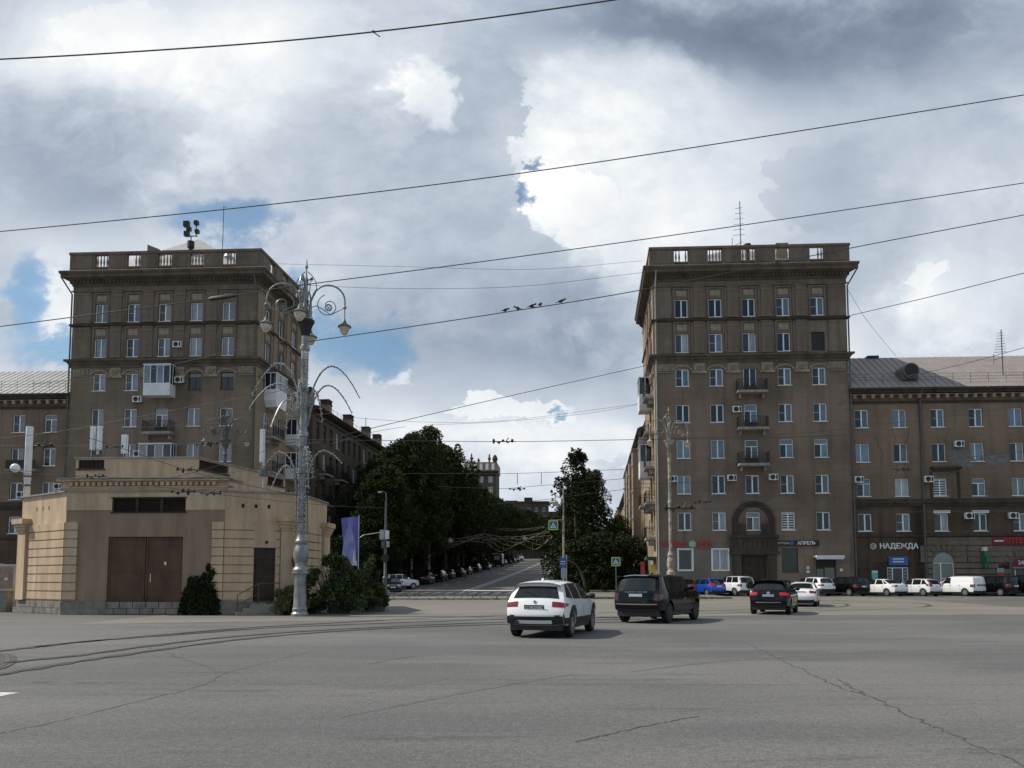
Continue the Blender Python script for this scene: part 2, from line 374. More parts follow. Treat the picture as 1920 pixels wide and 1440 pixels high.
ys = [-60, -20, 0, 10, 20, 30, 45, 52, 60, 64, 68, 73, 78, 82, 86, 93, 100, 110, 120, 135, 150, 175, 200, 228, 255, 275, 300, 350, 420, 700, 1500]
xs = [-900, -300, -120, -60, -30, 0, 30, 60, 120, 300, 900]
b = MB(); b.grid([[(x, y, gz(y)) for x in xs] for y in ys]); struct(b, 'ground', M['asphalt_square'])
def strip(name, mat, path, w, dz, smooth=False, zf=None):     # a flat ribbon along ground points
    b = MB(); L_, R_ = [], []
    for i, p in enumerate(path):
        a = path[max(i-1, 0)]; c = path[min(i+1, len(path)-1)]
        t = Vector((c[0]-a[0], c[1]-a[1], 0)).normalized(); n = Vector((-t.y, t.x, 0))
        ww = w[i] if isinstance(w, (list, tuple)) else w
        for lst, sg in ((L_, 1), (R_, -1)):
            q = Vector((p[0], p[1], 0))+n*sg*ww/2; lst.append((q.x, q.y, gz(q.y)+dz))
    b.grid([R_, L_]); return struct(b, name, M[mat])
def dense(pts, n=8):                                          # Catmull-Rom through plan points
    P = [Vector((p[0], p[1], 0)) for p in pts]; P = [P[0]*2-P[1]]+P+[P[-1]*2-P[-2]]; out = []
    for i in range(1, len(P)-2):
        for k in range(n):
            t = k/n; a, b_, c, d = P[i-1:i+3]
            out.append(.5*((2*b_)+(c-a)*t+(2*a-5*b_+4*c-d)*t*t+(3*b_-a-3*c+d)*t**3))
    return out+[P[-2]]
# street surface, pavements with kerbs
srow = [81, 86, 93, 100, 110, 120, 135, 150, 175, 200, 228, 255, 275, 300]
b = MB(); b.grid([[sp(s, t, .004) for t in (-8.6, -4, 0, 4, 8.6)] for s in srow], flip=True); struct(b, 'road', M['asphalt_street'])
for nm, t0, t1, sgn in (('pavement', -23, -8.6, 1), ('pavement', 8.6, 18, -1)):
    b = MB(); ed = t1 if sgn > 0 else t0
    b.grid([[sp(s, t0, .13), sp(s, (t0+t1)/2, .13), sp(s, t1, .13)] for s in srow], flip=True)
    b.grid([[sp(s, ed, .13), sp(s, ed, -.1)] for s in srow], flip=(sgn < 0)); b.grid([[sp(srow[0], t, z) for t in (t0, t1)] for z in (-.1, .13)])
    struct(b, nm, M['earth'])
# the raised strip in front of the towers and wings
def pave(name, x0, x1, y0, y1, mat, h=.13):
    b = MB(); Y0, Y1 = y0, y1; n = 6
    Ys = [Y0+(Y1-Y0)*k/n for k in range(n+1)]
    b.grid([[(x0, y, gz(y)+h), (x1, y, gz(y)+h)] for y in Ys])
    b.quad((x0, Y0, gz(Y0)-.05), (x1, Y0, gz(Y0)-.05), (x1, Y0, gz(Y0)+h), (x0, Y0, gz(Y0)+h))
    b.quad((x0, Y1, gz(Y1)-.05), (x0, Y0, gz(Y0)-.05), (x0, Y0, gz(Y0)+h), (x0, Y1, gz(Y1)+h)); b.quad((x1, Y0, gz(Y0)-.05), (x1, Y1, gz(Y1)-.05), (x1, Y1, gz(Y1)+h), (x1, Y0, gz(Y0)+h))
    return struct(b, name, M[mat])
pave('pavement', 13.2, 90, 69.4, 80, 'dusty_paving'); pave('pavement', -90, -21.0, 67, 84, 'dusty_paving')
# dusty island between the tram tracks and the street mouth, low kerb with grass tufts
r_ = random.Random(9); ax = [-16+i*.9 for i in range(52)]; f0 = [31.5+2.6*sin(x*.07+.5)+.1*x+r_.uniform(-.22, .22) for x in ax]
b = MB(); b.grid([[(x, f+(66+.12*x-f)*t, gz(f+(66+.12*x-f)*t)+.008) for x, f in zip(ax, f0)] for t in (0, .12, .3, .5, .65, .8, .9, 1)]); struct(b, 'tram_apron', M['dusty_paving'])
for Y, x0, x1 in ((58, -13.5, 4.5), (66.5, -11.5, 9.5)):
    b = MB(); b.box(x0, x1, Y, Y+.22, gz(Y)-.05, gz(Y)+.13); struct(b, 'kerb', M['kerb_stone'])
pave('pavement', 4.6, 17, 60, 68.2, 'dusty_paving', .14)
# zebra crossing at the street mouth and lane lines up the hill
b = MB()
for k in range(13):
    t = -7.8+k*1.2
    b.grid([[sp(s, t-.3, .008), sp(s, t+.3, .008)] for s in (74.5, 78.6)], flip=True)
struct(b, 'zebra_crossing', M['road_paint'])
b = MB(); b.grid([[sp(s, -.12, .009), sp(s, .12, .009)] for s in srow], flip=True); struct(b, 'centre_line', M['road_paint'])
b = MB(); b.grid([[sp(s, .45, .009), sp(s, .62, .009)] for s in srow], flip=True); struct(b, 'centre_line', M['road_paint'])
b = MB(); b.grid([[sp(s, t, .009) for t in (.7, 8.0)] for s in (82.2, 83.4)], flip=True); struct(b, 'stop_line', M['road_paint'])
for s0 in range(84, 250, 9):
    b = MB(); b.grid([[sp(s, -4.4, .009), sp(s, -4.25, .009)] for s in (s0, s0+3)], flip=True); struct(b, 'lane_mark', M['road_paint'])
# tram rails curving across the square (two tracks)
RAILS = [[(-140, 1292), (0, 1265), (120, 1245), (240, 1227), (425, 1202), (550, 1190), (700, 1180), (950, 1170.5), (1200, 1166)],
         [(-120, 1268), (25, 1242), (150, 1229), (300, 1209), (450, 1193), (650, 1179.5), (940, 1166.5), (1200, 1161)],
         [(-80, 1231), (10, 1220), (90, 1211), (175, 1202), (350, 1189), (500, 1178), (700, 1169.5), (940, 1161.5), (1200, 1156)],
         [(60, 1214), (165, 1203), (430, 1180), (600, 1169.5), (850, 1157.5), (1100, 1150), (1320, 1145)],
         [(1150, 1158), (1330, 1151), (1480, 1146), (1640, 1143), (1735, 1138.5), (1735, 1134.5), (1690, 1132.5), (1560, 1131)],
         [(1290, 1147), (1420, 1143), (1520, 1141.5), (1585, 1137.5), (1580, 1134), (1520, 1132)]]
for r in RAILS:
    p = dense([gnd(*q) for q in r], 8)
    strip('tram_rail_bed', 'crack_tar', p, [.26+.10*sin(i*1.7)+.06*sin(i*.61) for i in range(len(p))], .012)
    strip('tram_rail', 'rail_steel', p, .075, .017)
# a tight rail loop at the left edge
p = dense([gnd(*q) for q in [(-120, 1262), (-30, 1258), (5, 1248), (14, 1238), (4, 1228), (-60, 1222)]], 8)
strip('tram_rail_bed', 'crack_tar', p, .3, .012); strip('tram_rail', 'rail_steel', p, .08, .017)
mk('tyre_mark', (.108, .106, .102), .85, var=.25, scale=2.5); mk('tar_patch', (.075, .073, .071), .85, var=.3, scale=1.5)
# tar cracks and patches in the asphalt
def crack(pix, w, j=.05, n=10):
    w *= .55
    r_ = random.Random(len(pix)*7+int(pix[0][0])); pts = dense([gnd(*q) for q in pix], n)
    pts = [p+Vector((r_.uniform(-j, j), r_.uniform(-j, j)*2, 0)) for p in pts]
    strip('road_crack', 'crack_tar', pts, [w*r_.uniform(.35, 1.2) for _ in pts], .004)
crack([(1400, 1205), (1470, 1240), (1530, 1268), (1575, 1290), (1640, 1310), (1690, 1335), (1730, 1352), (1780, 1375), (1880, 1418), (1990, 1470)], .045)
crack([(1572, 1274), (1590, 1286), (1620, 1300)], .04)
crack([(1080, 1391), (1130, 1380), (1190, 1366), (1250, 1354), (1310, 1343)], .05, .012)
crack([(0, 1376), (120, 1350), (260, 1315), (380, 1285), (425, 1262), (520, 1238), (590, 1220)], .035, .03)
crack([(425, 1262), (350, 1238), (280, 1214)], .03)
crack([(600, 1310), (720, 1296), (850, 1270)], .02, .03)
crack([(690, 1245), (760, 1233), (830, 1228)], .06, .02)
for pix, w in (([(640, 1345), (800, 1312), (960, 1282), (1080, 1264)], .22), ([(1180, 1260), (1350, 1240), (1560, 1226), (1800, 1218)], .3)):
    p = dense([gnd(*q) for q in pix], 8); strip('tyre_mark', 'tyre_mark', p, [max(.015, w*sin(pi*i/(len(p)-1))*(.7+.3*sin(i*2.3))) for i in range(len(p))], .003)
crack([(60, 1280), (100, 1279)], .09, .02); crack([(140, 1280), (185, 1280)], .06, .03); crack([(200, 1280), (262, 1280)], .04, .03)
b = MB(); q = [gnd(*p) for p in ((-160, 1304), (0, 1306), (36, 1299), (-150, 1297))]; b.poly([(p.x, p.y, .004) for p in q]); struct(b, 'lane_mark', M['road_paint'])
# ---------------------------------------------------------------- facades
class Fac:                                     # a facade plane of a building: u along, out towards the viewer, z up
    def __init__(s, root, loc, th): s.root, s.loc, s.th = root, Vector(loc), th
    def put(s, name, me, u=0, out=0, z=0, parent=None, rz=0):
        p = Vector((cos(s.th)*u+sin(s.th)*out, sin(s.th)*u-cos(s.th)*out, z))+s.loc
        return put(name, me, parent or s.root, p, s.th+rz)
    def mb(s, name, b, mats, smooth=False, **k): return s.put(name, b.mesh(name, mats, smooth), **k)
def wall(W, H, holes, z0=0.0, depth=.28, u0=0.0):
    """a wall sheet with real openings (u0,u1,z0,z1) and their reveals"""
    b = MB(); us = sorted({u0, W}|{x for h in holes for x in h[:2]}); zs = sorted({z0, H}|{x for h in holes for x in h[2:4]})
    for a, c in zip(us, us[1:]):
        for d, e in zip(zs, zs[1:]):
            m = ((a+c)/2, (d+e)/2)
            if any(h[0] < m[0] < h[1] and h[2] < m[1] < h[3] for h in holes): continue
            b.quad((a, 0, d), (c, 0, d), (c, 0, e), (a, 0, e))
    for (a, c, d, e) in [h[:4] for h in holes]:
        b.quad((a, 0, d), (a, depth, d), (c, depth, d), (c, 0, d)); b.quad((a, 0, e), (c, 0, e), (c, depth, e), (a, depth, e))
        b.quad((a, 0, d), (a, 0, e), (a, depth, e), (a, depth, d)); b.quad((c, 0, d), (c, depth, d), (c, depth, e), (c, 0, e))
    return b
WIN = {}
def win_meshes(w, h, st):
    """(frame mesh, pane mesh) of a window w by h, origin at the middle of its sill line on the wall plane"""
    key = (round(w, 2), round(h, 2), st)
    if key in WIN: return WIN[key]
    f = MB(); p = MB(); y0, y1 = .14, .20; t = .065; x = w/2; yp = .185
    f.box(-x, -x+t, y0, y1, 0, h); f.box(x-t, x, y0, y1, 0, h); f.box(-x+t, x-t, y0, y1, 0, t); f.box(-x+t, x-t, y0, y1, h-t, h)
    f.box(-x-.06, x+.06, -.07, y0+.01, -.05, 0)                                     # tin sill
    zs = h
    if st in ('tee', 'old'):
        zs = h*.72; f.box(-x+t, x-t, y0+.003, y1, zs-.035, zs+.035)
    if st not in ('single', 'sdark'):
        cx = 0 if st != 'asym' else -x*.25
        f.box(cx-.045, cx+.045, y0-.004, y1, t, zs-(0 if zs == h else .035))
        if st in ('lsash', 'both'):                                                   # the opening sash is a thicker white frame
            f.box(cx+.045, cx+.075, y0-.006, y1, t, h-t); f.box(x-t-.03, x-t, y0-.006, y1, t, h-t)
            f.box(cx+.075, x-t-.03, y0-.006, y1, t, t+.04); f.box(cx+.075, x-t-.03, y0-.006, y1, h-t-.04, h-t)
        if st == 'lsash': f.box(-x+t, cx-.045, y0+.02, y1, h*.5-.012, h*.5+.012)    # bar of the insect screen
    else: cx = None
    mi = {'lsash': (1, 2), 'both': (0, 0), 'dark': (0, 1), 'curt': (3, 3), 'mix': (1, 3), 'tee': (0, 2), 'old': (1, 0), 'single': (0, 0), 'sky': (2, 2), 'blind': (4, 4), 'asym': (2, 2), 'sdark': (0, 0)}[st]
    p.mi = mi[0]
    if cx is None: p.quad((-x+t, yp, t), (x-t, yp, t), (x-t, yp, h-t), (-x+t, yp, h-t))
    else:
        p.quad((-x+t, yp, t), (cx, yp, t), (cx, yp, zs), (-x+t, yp, zs)); p.mi = mi[1]
        p.quad((cx, yp, t), (x-t, yp, t), (x-t, yp, zs), (cx, yp, zs))
        if zs < h: p.mi = 2; p.quad((-x+t, yp, zs), (x-t, yp, zs), (x-t, yp, h-t), (-x+t, yp, h-t))
        if st == 'blind':
            p.mi = 0
            for k in range(6):
                z = t+.1+k*(h-.3)/6
                for a, c in ((-x+t+.03, -.06), (.06, x-t-.03)): p.quad((a, yp-.004, z), (c, yp-.004, z), (c, yp-.004, z+.12), (a, yp-.004, z+.12))
    fm = {'old': 'brown_frame', 'sdark': 'brown_frame'}.get(st, 'white_frame')
    WIN[key] = (f.mesh('window', M[fm]), p.mesh('pane', [M['glass_dark'], M['glass_net'], M['glass_sky'], M['glass_curtain'], M['glass_blinds']]))
    return WIN[key]
STY = ['lsash', 'tee', 'both', 'dark', 'mix', 'sky', 'curt', 'lsash', 'asym', 'both', 'lsash', 'blind', 'dark', 'mix', 'lsash']
def window(F, u, z, w, h, st, name='window', out=0.0):
    a, b = win_meshes(w, h, st); o = F.put(name, a, u, out, z); c = put('pane', b, o); return o
def ac_mesh():
    b = MB(); b.box(-.41, .41, -.42, -.12, 0, .58); b.mi = 1
    b.add(MB().lathe([(.0, 0), (.23, .0), (.23, .012)], seg=14, cap=False), Matrix.Translation((-.09, -.421, .29)) @ Matrix.Rotation(R(90), 4, 'X'))
    b.box(.2, .36, -.424, -.42, .08, .5); b.box(-.36, -.32, -.4, 0, -.04, 0); b.box(.32, .36, -.4, 0, -.04, 0)
    return b.mesh('air_conditioner', [M['ac_white'], M['black_plastic']])
AC = ac_mesh()
def balcony(F, u, z, w, d, lace=True, solid=None):
    b = MB(); b.box(u-w/2, u+w/2, -d, .02, z-.16, z); b.box(u-w/2-.04, u+w/2+.04, -d-.05, .0, z-.24, z-.161)
    for s in (-1, 1): b.prism([(0, 0), (0, 0)] and [(u+s*(w/2-.3)-.09, z-.25), (u+s*(w/2-.3)+.09, z-.25), (u+s*(w/2-.3)+.07, z-.7), (u+s*(w/2-.3)-.07, z-.7)], -d*.6, .0)
    o = F.mb('balcony', b, M['balcony_floor'])
    r = MB(); n = max(6, int(w/.14)); y = -d+.03; hh = .98
    r.box(u-w/2+.03, u+w/2-.03, y-.025, y+.025, z+hh, z+hh+.04); r.box(u-w/2+.03, u+w/2-.03, y-.018, y+.018, z+.08, z+.11)
    for i in range(n+1):
        x = u-w/2+.05+i*(w-.1)/n; r.box(x-.012, x+.012, y-.012, y+.012, z, z+hh)
    for s in (-1, 1):
        x = u+s*(w/2-.05); r.box(x-.02, x+.02, y, 0, z+hh, z+hh+.04); r.box(x-.03, x+.03, y-.03, y+.03, z, z+hh+.08)
        for i in range(6): r.box(x-.012, x+.012, y+(i+.5)*d/6.2-.012, y+(i+.5)*d/6.2+.012, z, z+hh)
    if lace:
        for i in range(int(w/.4)):
            c = u-w/2+.3+i*.4
            if c < u+w/2-.2: r.tube([(c+.15*cos(t*.7), y, z+.55+.3*sin(t*.7)) for t in range(10)], .014, 4)
    q = F.mb('railing', r, M['iron']); q.parent = o; q.location = (0, 0, 0); q.rotation_euler = (0, 0, 0)
    if solid:
        b = MB(); b.box(u-w/2+.1, u+w/2-.1, y+.03, y+.05, z+.1, z+.9); q = F.mb('screen', b, M[solid]); q.parent = o; q.location = (0, 0, 0); q.rotation_euler = (0, 0, 0)
    return o
def glazed_balcony(F, u, z, w, d, h, taper=0.0):
    b = MB(); b.box(u-w/2, u+w/2, -d, 0, z-.15, z)
    b.box(u-w/2, u+w/2, -d, -d+.05, z, z+.95); b.box(u-w/2, u-w/2+.05, -d+.05, 0, z, z+.95); b.box(u+w/2-.05, u+w/2, -d+.05, 0, z, z+.95)
    if taper: b.prism([(u-w/2, z-.15), (u+w/2, z-.15), (u+w/2-.25, z-.15-taper), (u-w/2+.25, z-.15-taper)], -d, -.02)
    o = F.mb('enclosed_balcony', b, M['panel_white'])
    f = MB(); n = 4
    for i in range(n+1):
        x = u-w/2+.03+i*(w-.06)/n; f.box(x-.03, x+.03, -d+.005, -d+.05, z+.95, z+h)
    f.box(u-w/2, u+w/2, -d+.004, -d+.055, z+.951, z+1.02); f.box(u-w/2, u+w/2, -d+.004, -d+.055, z+h-.07, z+h-.001)
    for x in (u-w/2+.03, u+w/2-.03):
        for y in (-d*.5, -.05): f.box(x-.03, x+.03, y-.03, y+.03, z+.95, z+h)
    g = MB()
    for i in range(n):
        x0 = u-w/2+.06+i*(w-.06)/n; g.mi = (1, 0, 1, 0)[i]; g.quad((x0, -d+.03, z+1), (x0+(w-.06)/n-.06, -d+.03, z+1), (x0+(w-.06)/n-.06, -d+.03, z+h), (x0, -d+.03, z+h))
    g.mi = 0
    for x in (u-w/2+.03, u+w/2-.03): g.quad((x, -d+.03, z+.95), (x, 0, z+.95), (x, 0, z+h), (x, -d+.03, z+h))
    rf = MB().box(u-w/2-.05, u+w/2+.05, -d-.06, 0, z+h, z+h+.08)
    for nm, m_, mm in (('balcony_roof', rf, M['panel_white']), ('frame', f, M['white_frame']), ('pane', g, [M['glass_dark'], M['glass_sky']])):
        q = F.mb(nm, m_, mm); q.parent = o; q.location = (0, 0, 0); q.rotation_euler = (0, 0, 0)
    return o
def pipe(F, path, r=.075, mat='iron_grey'):
    b = MB(); b.tube(path, r, 8); return F.mb('drainpipe', b, M[mat], 40)
BAL = MB().lathe([(.075, 0), (.075, .06), (.05, .08), (.1, .3), (.085, .42), (.045, .62), (.05, .72), (.08, .74), (.08, .8)], seg=8)
facade_mat('base_paint', (.20, .178, .145), (.11, .095, .075))
# ---------------------------------------------------------------- the two corner towers
ZS = dict(top=33.26, par=31.24, cor=30.0, ent=29.45)
ROWS = [(26.45, 28.22, 29.1), (23.05, 24.85, 25.8), (19.8, 21.46, 0), (16.33, 18.06, 0), (12.95, 14.68, 0), (9.6, 11.33, 0), (6.18, 7.86, 0)]
SURR = []
for a, c_, t in ROWS[:2]:                               # moulded surrounds and the pale panels over the top windows
    b = MB(); p_ = MB(); t -= a; c_ -= a
    for s_ in (-1, 1): b.box(s_*.63, s_*.80, -.09, 0, -.08, t+.06)
    b.box(-.80, .80, -.12, 0, t+.061, t+.22); b.box(-.62, .62, -.03, 0, c_+.02, t+.06); p_.box(-.46, .46, -.055, -.031, c_+.28, t-.04)
    SURR.append((b.mesh('surround', M['trim']), p_.mesh('lintel_panel', M['lintel'])))
b = MB(); b.prism([(.82*sin(R(t)), 1.38+.82*cos(R(t))*.62) for t in range(-78, 79, 12)]+[(.98*sin(R(t)), 1.38+1.0*cos(R(t))*.64) for t in range(78, -79, -12)], -.09, 0); HOOD = b.mesh('hood', M['lintel'])
def tower(name, label, loc, W, D, side, cols, rows_sty, group, front_extra, rot=R(-3)):
    """side=-1: the street runs along its left flank, side=+1: along its right flank; loc is the street corner of the front"""
    root = thing(name, label, 'building', loc, 0, group)
    fx = Vector((cos(rot), sin(rot), 0))
    F = Fac(root, (0, 0, 0) if side < 0 else -fx*W, rot)
    if side < 0: S = Fac(root, SD*D, math.atan2(-cos(SA), -sin(SA)))
    else: S = Fac(root, (0, 0, 0), R(90)-SA)
    scols = [D-2.3-3.25*i for i in range(int((D-1.6)/3.25))] if side < 0 else [2.3+3.25*i for i in range(int((D-1.6)/3.25))]
    ww = 1.24
    fh = [(u-ww/2, u+ww/2, a, c) for ri, (a, c, _) in enumerate(ROWS) for ci, u in enumerate(cols)]
    fh += front_extra['holes']; drop = front_extra.get('drop', ())
    fh = [h for i, h in enumerate(fh) if i not in drop]
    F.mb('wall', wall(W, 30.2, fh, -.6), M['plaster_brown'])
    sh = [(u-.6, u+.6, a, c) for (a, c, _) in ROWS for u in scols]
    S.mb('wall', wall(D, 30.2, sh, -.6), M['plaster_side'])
    # back and far flank
    b = MB(); A = F.loc.copy(); B_ = F.loc+fx*W
    C_, D_ = (B_+SD*D, A+SD*D)
    b.quad(B_-Vector((0, 0, .6)), C_-Vector((0, 0, .6)), C_+Vector((0, 0, 31.2)), B_+Vector((0, 0, 31.2))) if side < 0 else b.quad(D_-Vector((0, 0, .6)), A-Vector((0, 0, .6)), A+Vector((0, 0, 31.2)), D_+Vector((0, 0, 31.2)))
    b.quad(C_-Vector((0, 0, .6)), D_-Vector((0, 0, .6)), D_+Vector((0, 0, 31.2)), C_+Vector((0, 0, 31.2)))
    b.build('wall', M['plaster_brown'], root)
    b = MB(); b.poly([p+Vector((0, 0, 31.0)) for p in (A, B_, C_, D_)]); c = (A+B_+C_+D_)/4
    ap = c+Vector((0, 0, 37.1 if side > 0 else 36.2)); q = [c+(p-c)*.93+Vector((0, 0, 31.4)) for p in (A, B_, C_, D_)]
    q0 = [Vector((p.x, p.y, 31.0)) for p in q]
    for i in range(4): b.quad(q0[i], q0[(i+1) % 4], q[(i+1) % 4], q[i])
    for i in range(4): b.poly([q[i], q[(i+1) % 4], ap])
    b.build('roof', M['roof_light'], root)
    # entablature, main cornice, belt cornice, string course
    big = [(0, 29.95), (.14, 29.95), (.14, 30.12), (.3, 30.2), (.3, 30.4), (.86, 30.62), (.86, 30.86), (.98, 31.0), (1.02, 31.16), (.95, 31.24), (0, 31.28)]
    ent = [(0, 29.4), (.16, 29.4), (.2, 29.52), (.06, 29.56), (.06, 29.94), (0, 29.94)]
    belt = [(0, 22.02), (.08, 22.02), (.08, 22.28), (.2, 22.34), (.3, 22.5), (.5, 22.6), (.5, 22.78), (.1, 22.9), (0, 22.9)]
    stc = [(0, 25.98), (.18, 26.02), (.26, 26.12), (.26, 26.24), (.05, 26.34), (0, 26.34)]
    for fac, L_, e0, e1, nm in ((F, W, 1, 1, 0), (S, D, 1 if side > 0 else 0, 1 if side < 0 else 0, 1)):
        b = MB(); b.profile(big, 0, L_, e0, e1); 
        n = int(L_/.36)
        for i in range(n):
            x = (i+.5)*L_/n; b.box(x-.1, x+.1, -.46, -.3, 30.24, 30.395)
        fac.mb('cornice', b, M['trim_mid'])
        fac.mb('entablature', MB().profile(ent, 0, L_, e0, e1), M['trim'])
        fac.mb('belt_cornice', MB().profile(belt, 0, L_, e0, e1), M['trim_mid']); fac.mb('string_course', MB().profile(stc, 0, L_, e0, e1), M['trim_dark'])
        cs = cols if fac is F else scols
        # parapet: piers, coping and balustrades over the window columns
        b = MB(); th = .34; y0, y1 = -.34, -.0; ex = .34
        ops = sorted([(u-.66, u+.66) for u in cs]); x = -ex*e0
        for a, c_ in ops+[(L_+ex*e1, None)]:
            b.box(x, a, y0, y1, 31.26, 32.98)
            if c_ is not None:
                b.box(a, c_, y0+.02, y1-.02, 31.62, 31.78)
                x = c_
        b.box(-ex*e0-.06, L_+ex*e1+.06, y0-.08, y1+.08, 32.98, 33.22)
        for a, c_ in zip([-ex*e0]+[o[1] for o in ops], [o[0] for o in ops]+[L_+ex*e1]):
            if c_-a > .8: b.box(a+.25, c_-.25, y0-.04, y0-.001, 31.6, 32.7)
        fac.mb('parapet', b, M['trim'])
        for a, c_ in ops:
            b = MB()
            for k in range(4):
                if rnd.random() < .88: b.add(BAL, Matrix.Translation(((a+.2+k*.307), (y0+y1)/2, 31.78)) @ Matrix.Diagonal((1, 1, 1.5, 1)))
            fac.mb('balustrade', b, M['lintel'], 40)
        # pilasters of the two top storeys
        mids = [(p+q_)/2 for p, q_ in zip(sorted(cs), sorted(cs)[1:])]; pm = M['plaster_brown'] if fac is F else M['plaster_side']
        for z0, z1 in ((22.92, 25.97), (26.36, 29.38)):
            h = z1-z0; b = MB()
            b.box(-.72, .72, -.07, 0, 0, h); b.box(-.44, .44, -.17, -.071, 0, h-.5); b.box(-.48, .48, -.2, -.071, h-.5, h-.12); b.box(-.54, .54, -.25, -.071, h-.12, h); b.box(-.5, .5, -.22, -.1705, 0, .25)
            me = b.mesh('pilaster', pm)
            for m_ in mids: fac.put('pilaster', me, m_, 0, z0)
            s0, s1 = min(cs), max(cs)
            for a, c_ in ((.02, s0-.95), (s1+.95, L_-.02)):
                if c_-a > .4: b = MB(); b.box(a, c_, -.1, 0, z0, z1); b.box(a+.1, c_-.1, -.13, -.101, z1-.3, z1-.08); fac.mb('corner_pilaster', b, pm)
        b = MB()
        b.box(-.55, .55, -.1, 0, .23, .98); b.box(-.7, .7, -.16, 0, 0, .22)
        b.add(MB().lathe([(.30, 0), (.30, .1), (.18, .13), (.18, .1), (.08, .1), (.06, .16), (.0, .17)], seg=16, cap=False), Matrix.Translation((0, -.1, .61)) @ Matrix.Rotation(R(90), 4, 'X')); me = b.mesh('medallion', M['lintel'])
        for m_ in mids: fac.put('medallion', me, m_, 0, 21.02)
        for a, c_ in ((.25, 1.75), (L_-1.75, L_-.25)):
            b = MB(); b.box(a, c_, -.05, 0, 21.3, 21.98)
            for k in range(6): b.prism([(a+.1+k*.24, 21.4), (a+.2+k*.24, 21.4), (a+.28+k*.24, 21.9), (a+.18+k*.24, 21.9)], -.12, -.051)
            b.box(a, c_, -.12, 0, 21.1, 21.18); fac.mb('relief_panel', b, M['lintel'])
        for ri, (a, c_, _) in enumerate(ROWS):
            for ci, u in enumerate(cs):
                if fac is F:
                    st = rows_sty[ri][ci]
                    if st is None: continue
                    o = window(F, u, a, ww, c_-a, st)
                else: o = window(S, u, a, 1.2, c_-a, STY[(ri*5+ci*3) % 15])
                if ri < 2:
                    put('surround', SURR[ri][0], o); put('lintel_panel', SURR[ri][1], o)
                if ri == 2: put('hood', HOOD, o)
    pipe(F, [(W+.9 if side < 0 else -.9, -.7, 31.0), (W+.9 if side < 0 else -.9, -.7, 30.7), (W+.12 if side < 0 else -.12, -.12, 29.2), (W+.12 if side < 0 else -.12, -.12, .3)])
    pipe(F, [(.14 if side < 0 else W-.14, -.9, 30.8), (.14 if side < 0 else W-.14, -.12, 29.3), (.14 if side < 0 else W-.14, -.12, .3)], .07, 'tin' if side < 0 else 'iron_grey')
    return root, F, S
L_, B2, D_, X_, C_, T_, O_, S_ = 'lsash', 'both', 'dark', 'mix', 'curt', 'tee', 'old', 'sky'
RLOC = (13.5, 72, .05); LLOC = (-24.06, 71.5, -.28)
# ---- right tower
rc = [2.6, 5.78, 8.9, 12.1, 15.28]
gh = [(1.98, 3.22, 2.5, 4.4), (5.1, 6.5, 2.5, 4.4), (11.4, 12.9, 2.3, 4.5), (14.5, 16.3, .3, 3.6), (7.75, 10.05, .3, 3.9)]
rowsR = [[B2, B2, B2, L_, L_], [X_, L_, X_, B2, None], [L_, L_, None, L_, L_], [B2, B2, None, L_, L_], [S_, S_, None, T_, T_], [S_, B2, B2, L_, L_], [B2, L_, T_, 'blind', B2]]
RT, RF, RS = tower('corner_tower', 'brown nine storey corner tower right of the street with arched entrance portal', RLOC, 17.95, 14.0, -1, rc, rowsR, 'corner towers flanking the street',
                   dict(holes=gh, drop=()))
def balcony_door(F, u, z, st='tee'): window(F, u, z, 1.22, 2.25, st, 'balcony_door', .12)
for z in (19.8, 16.33, 12.95):                           # balcony doors over the french balconies
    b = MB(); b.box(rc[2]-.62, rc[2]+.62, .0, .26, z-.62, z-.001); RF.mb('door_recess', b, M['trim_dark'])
    window(RF, rc[2], z-.55, 1.2, 2.25, {19.8: 'dark', 16.33: 'tee', 12.95: 'tee'}[z], 'balcony_door', .0)
    balcony(RF, rc[2], z-.62, 2.75, .95)
b = MB(); b.box(15.28-.62, 15.28+.62, .1, .2, 23.05, 24.85); RF.mb('boarded_window', b, M['iron'])
for u, z in ((7.55, 17.2), (6.95, 10.75), (10.75, 10.8), (1.5, 10.7)): RF.put('air_conditioner', AC, u, 0, z)
for i, u in enumerate((2.6, 5.8)): window(RF, u, 2.5, 1.24 if i == 0 else 1.4, 1.9, ('single', 'curt')[i], 'shop_window')
for u0, u1 in ((1.86, 3.34), (4.98, 6.62)):
    b = MB(); b.box(u0, u0+.12, -.06, 0, 2.4, 4.5); b.box(u1-.12, u1, -.06, 0, 2.4, 4.5); b.box(u0+.12, u1-.12, -.06, 0, 4.4, 4.5); b.box(u0+.12, u1-.12, -.06, 0, 2.4, 2.5)
    RF.mb('window_surround', b, M['white_frame'])
if 1: window(RF, 12.15, 2.3, 1.5, 2.2, 'sdark', 'shop_window')
RF.mb('painted_base', wall(7.55, 4.95, [(1.86, 3.34, 2.4, 4.5), (4.98, 6.62, 2.4, 4.5)], .86, -.004), M['base_paint']).location.y -= .008
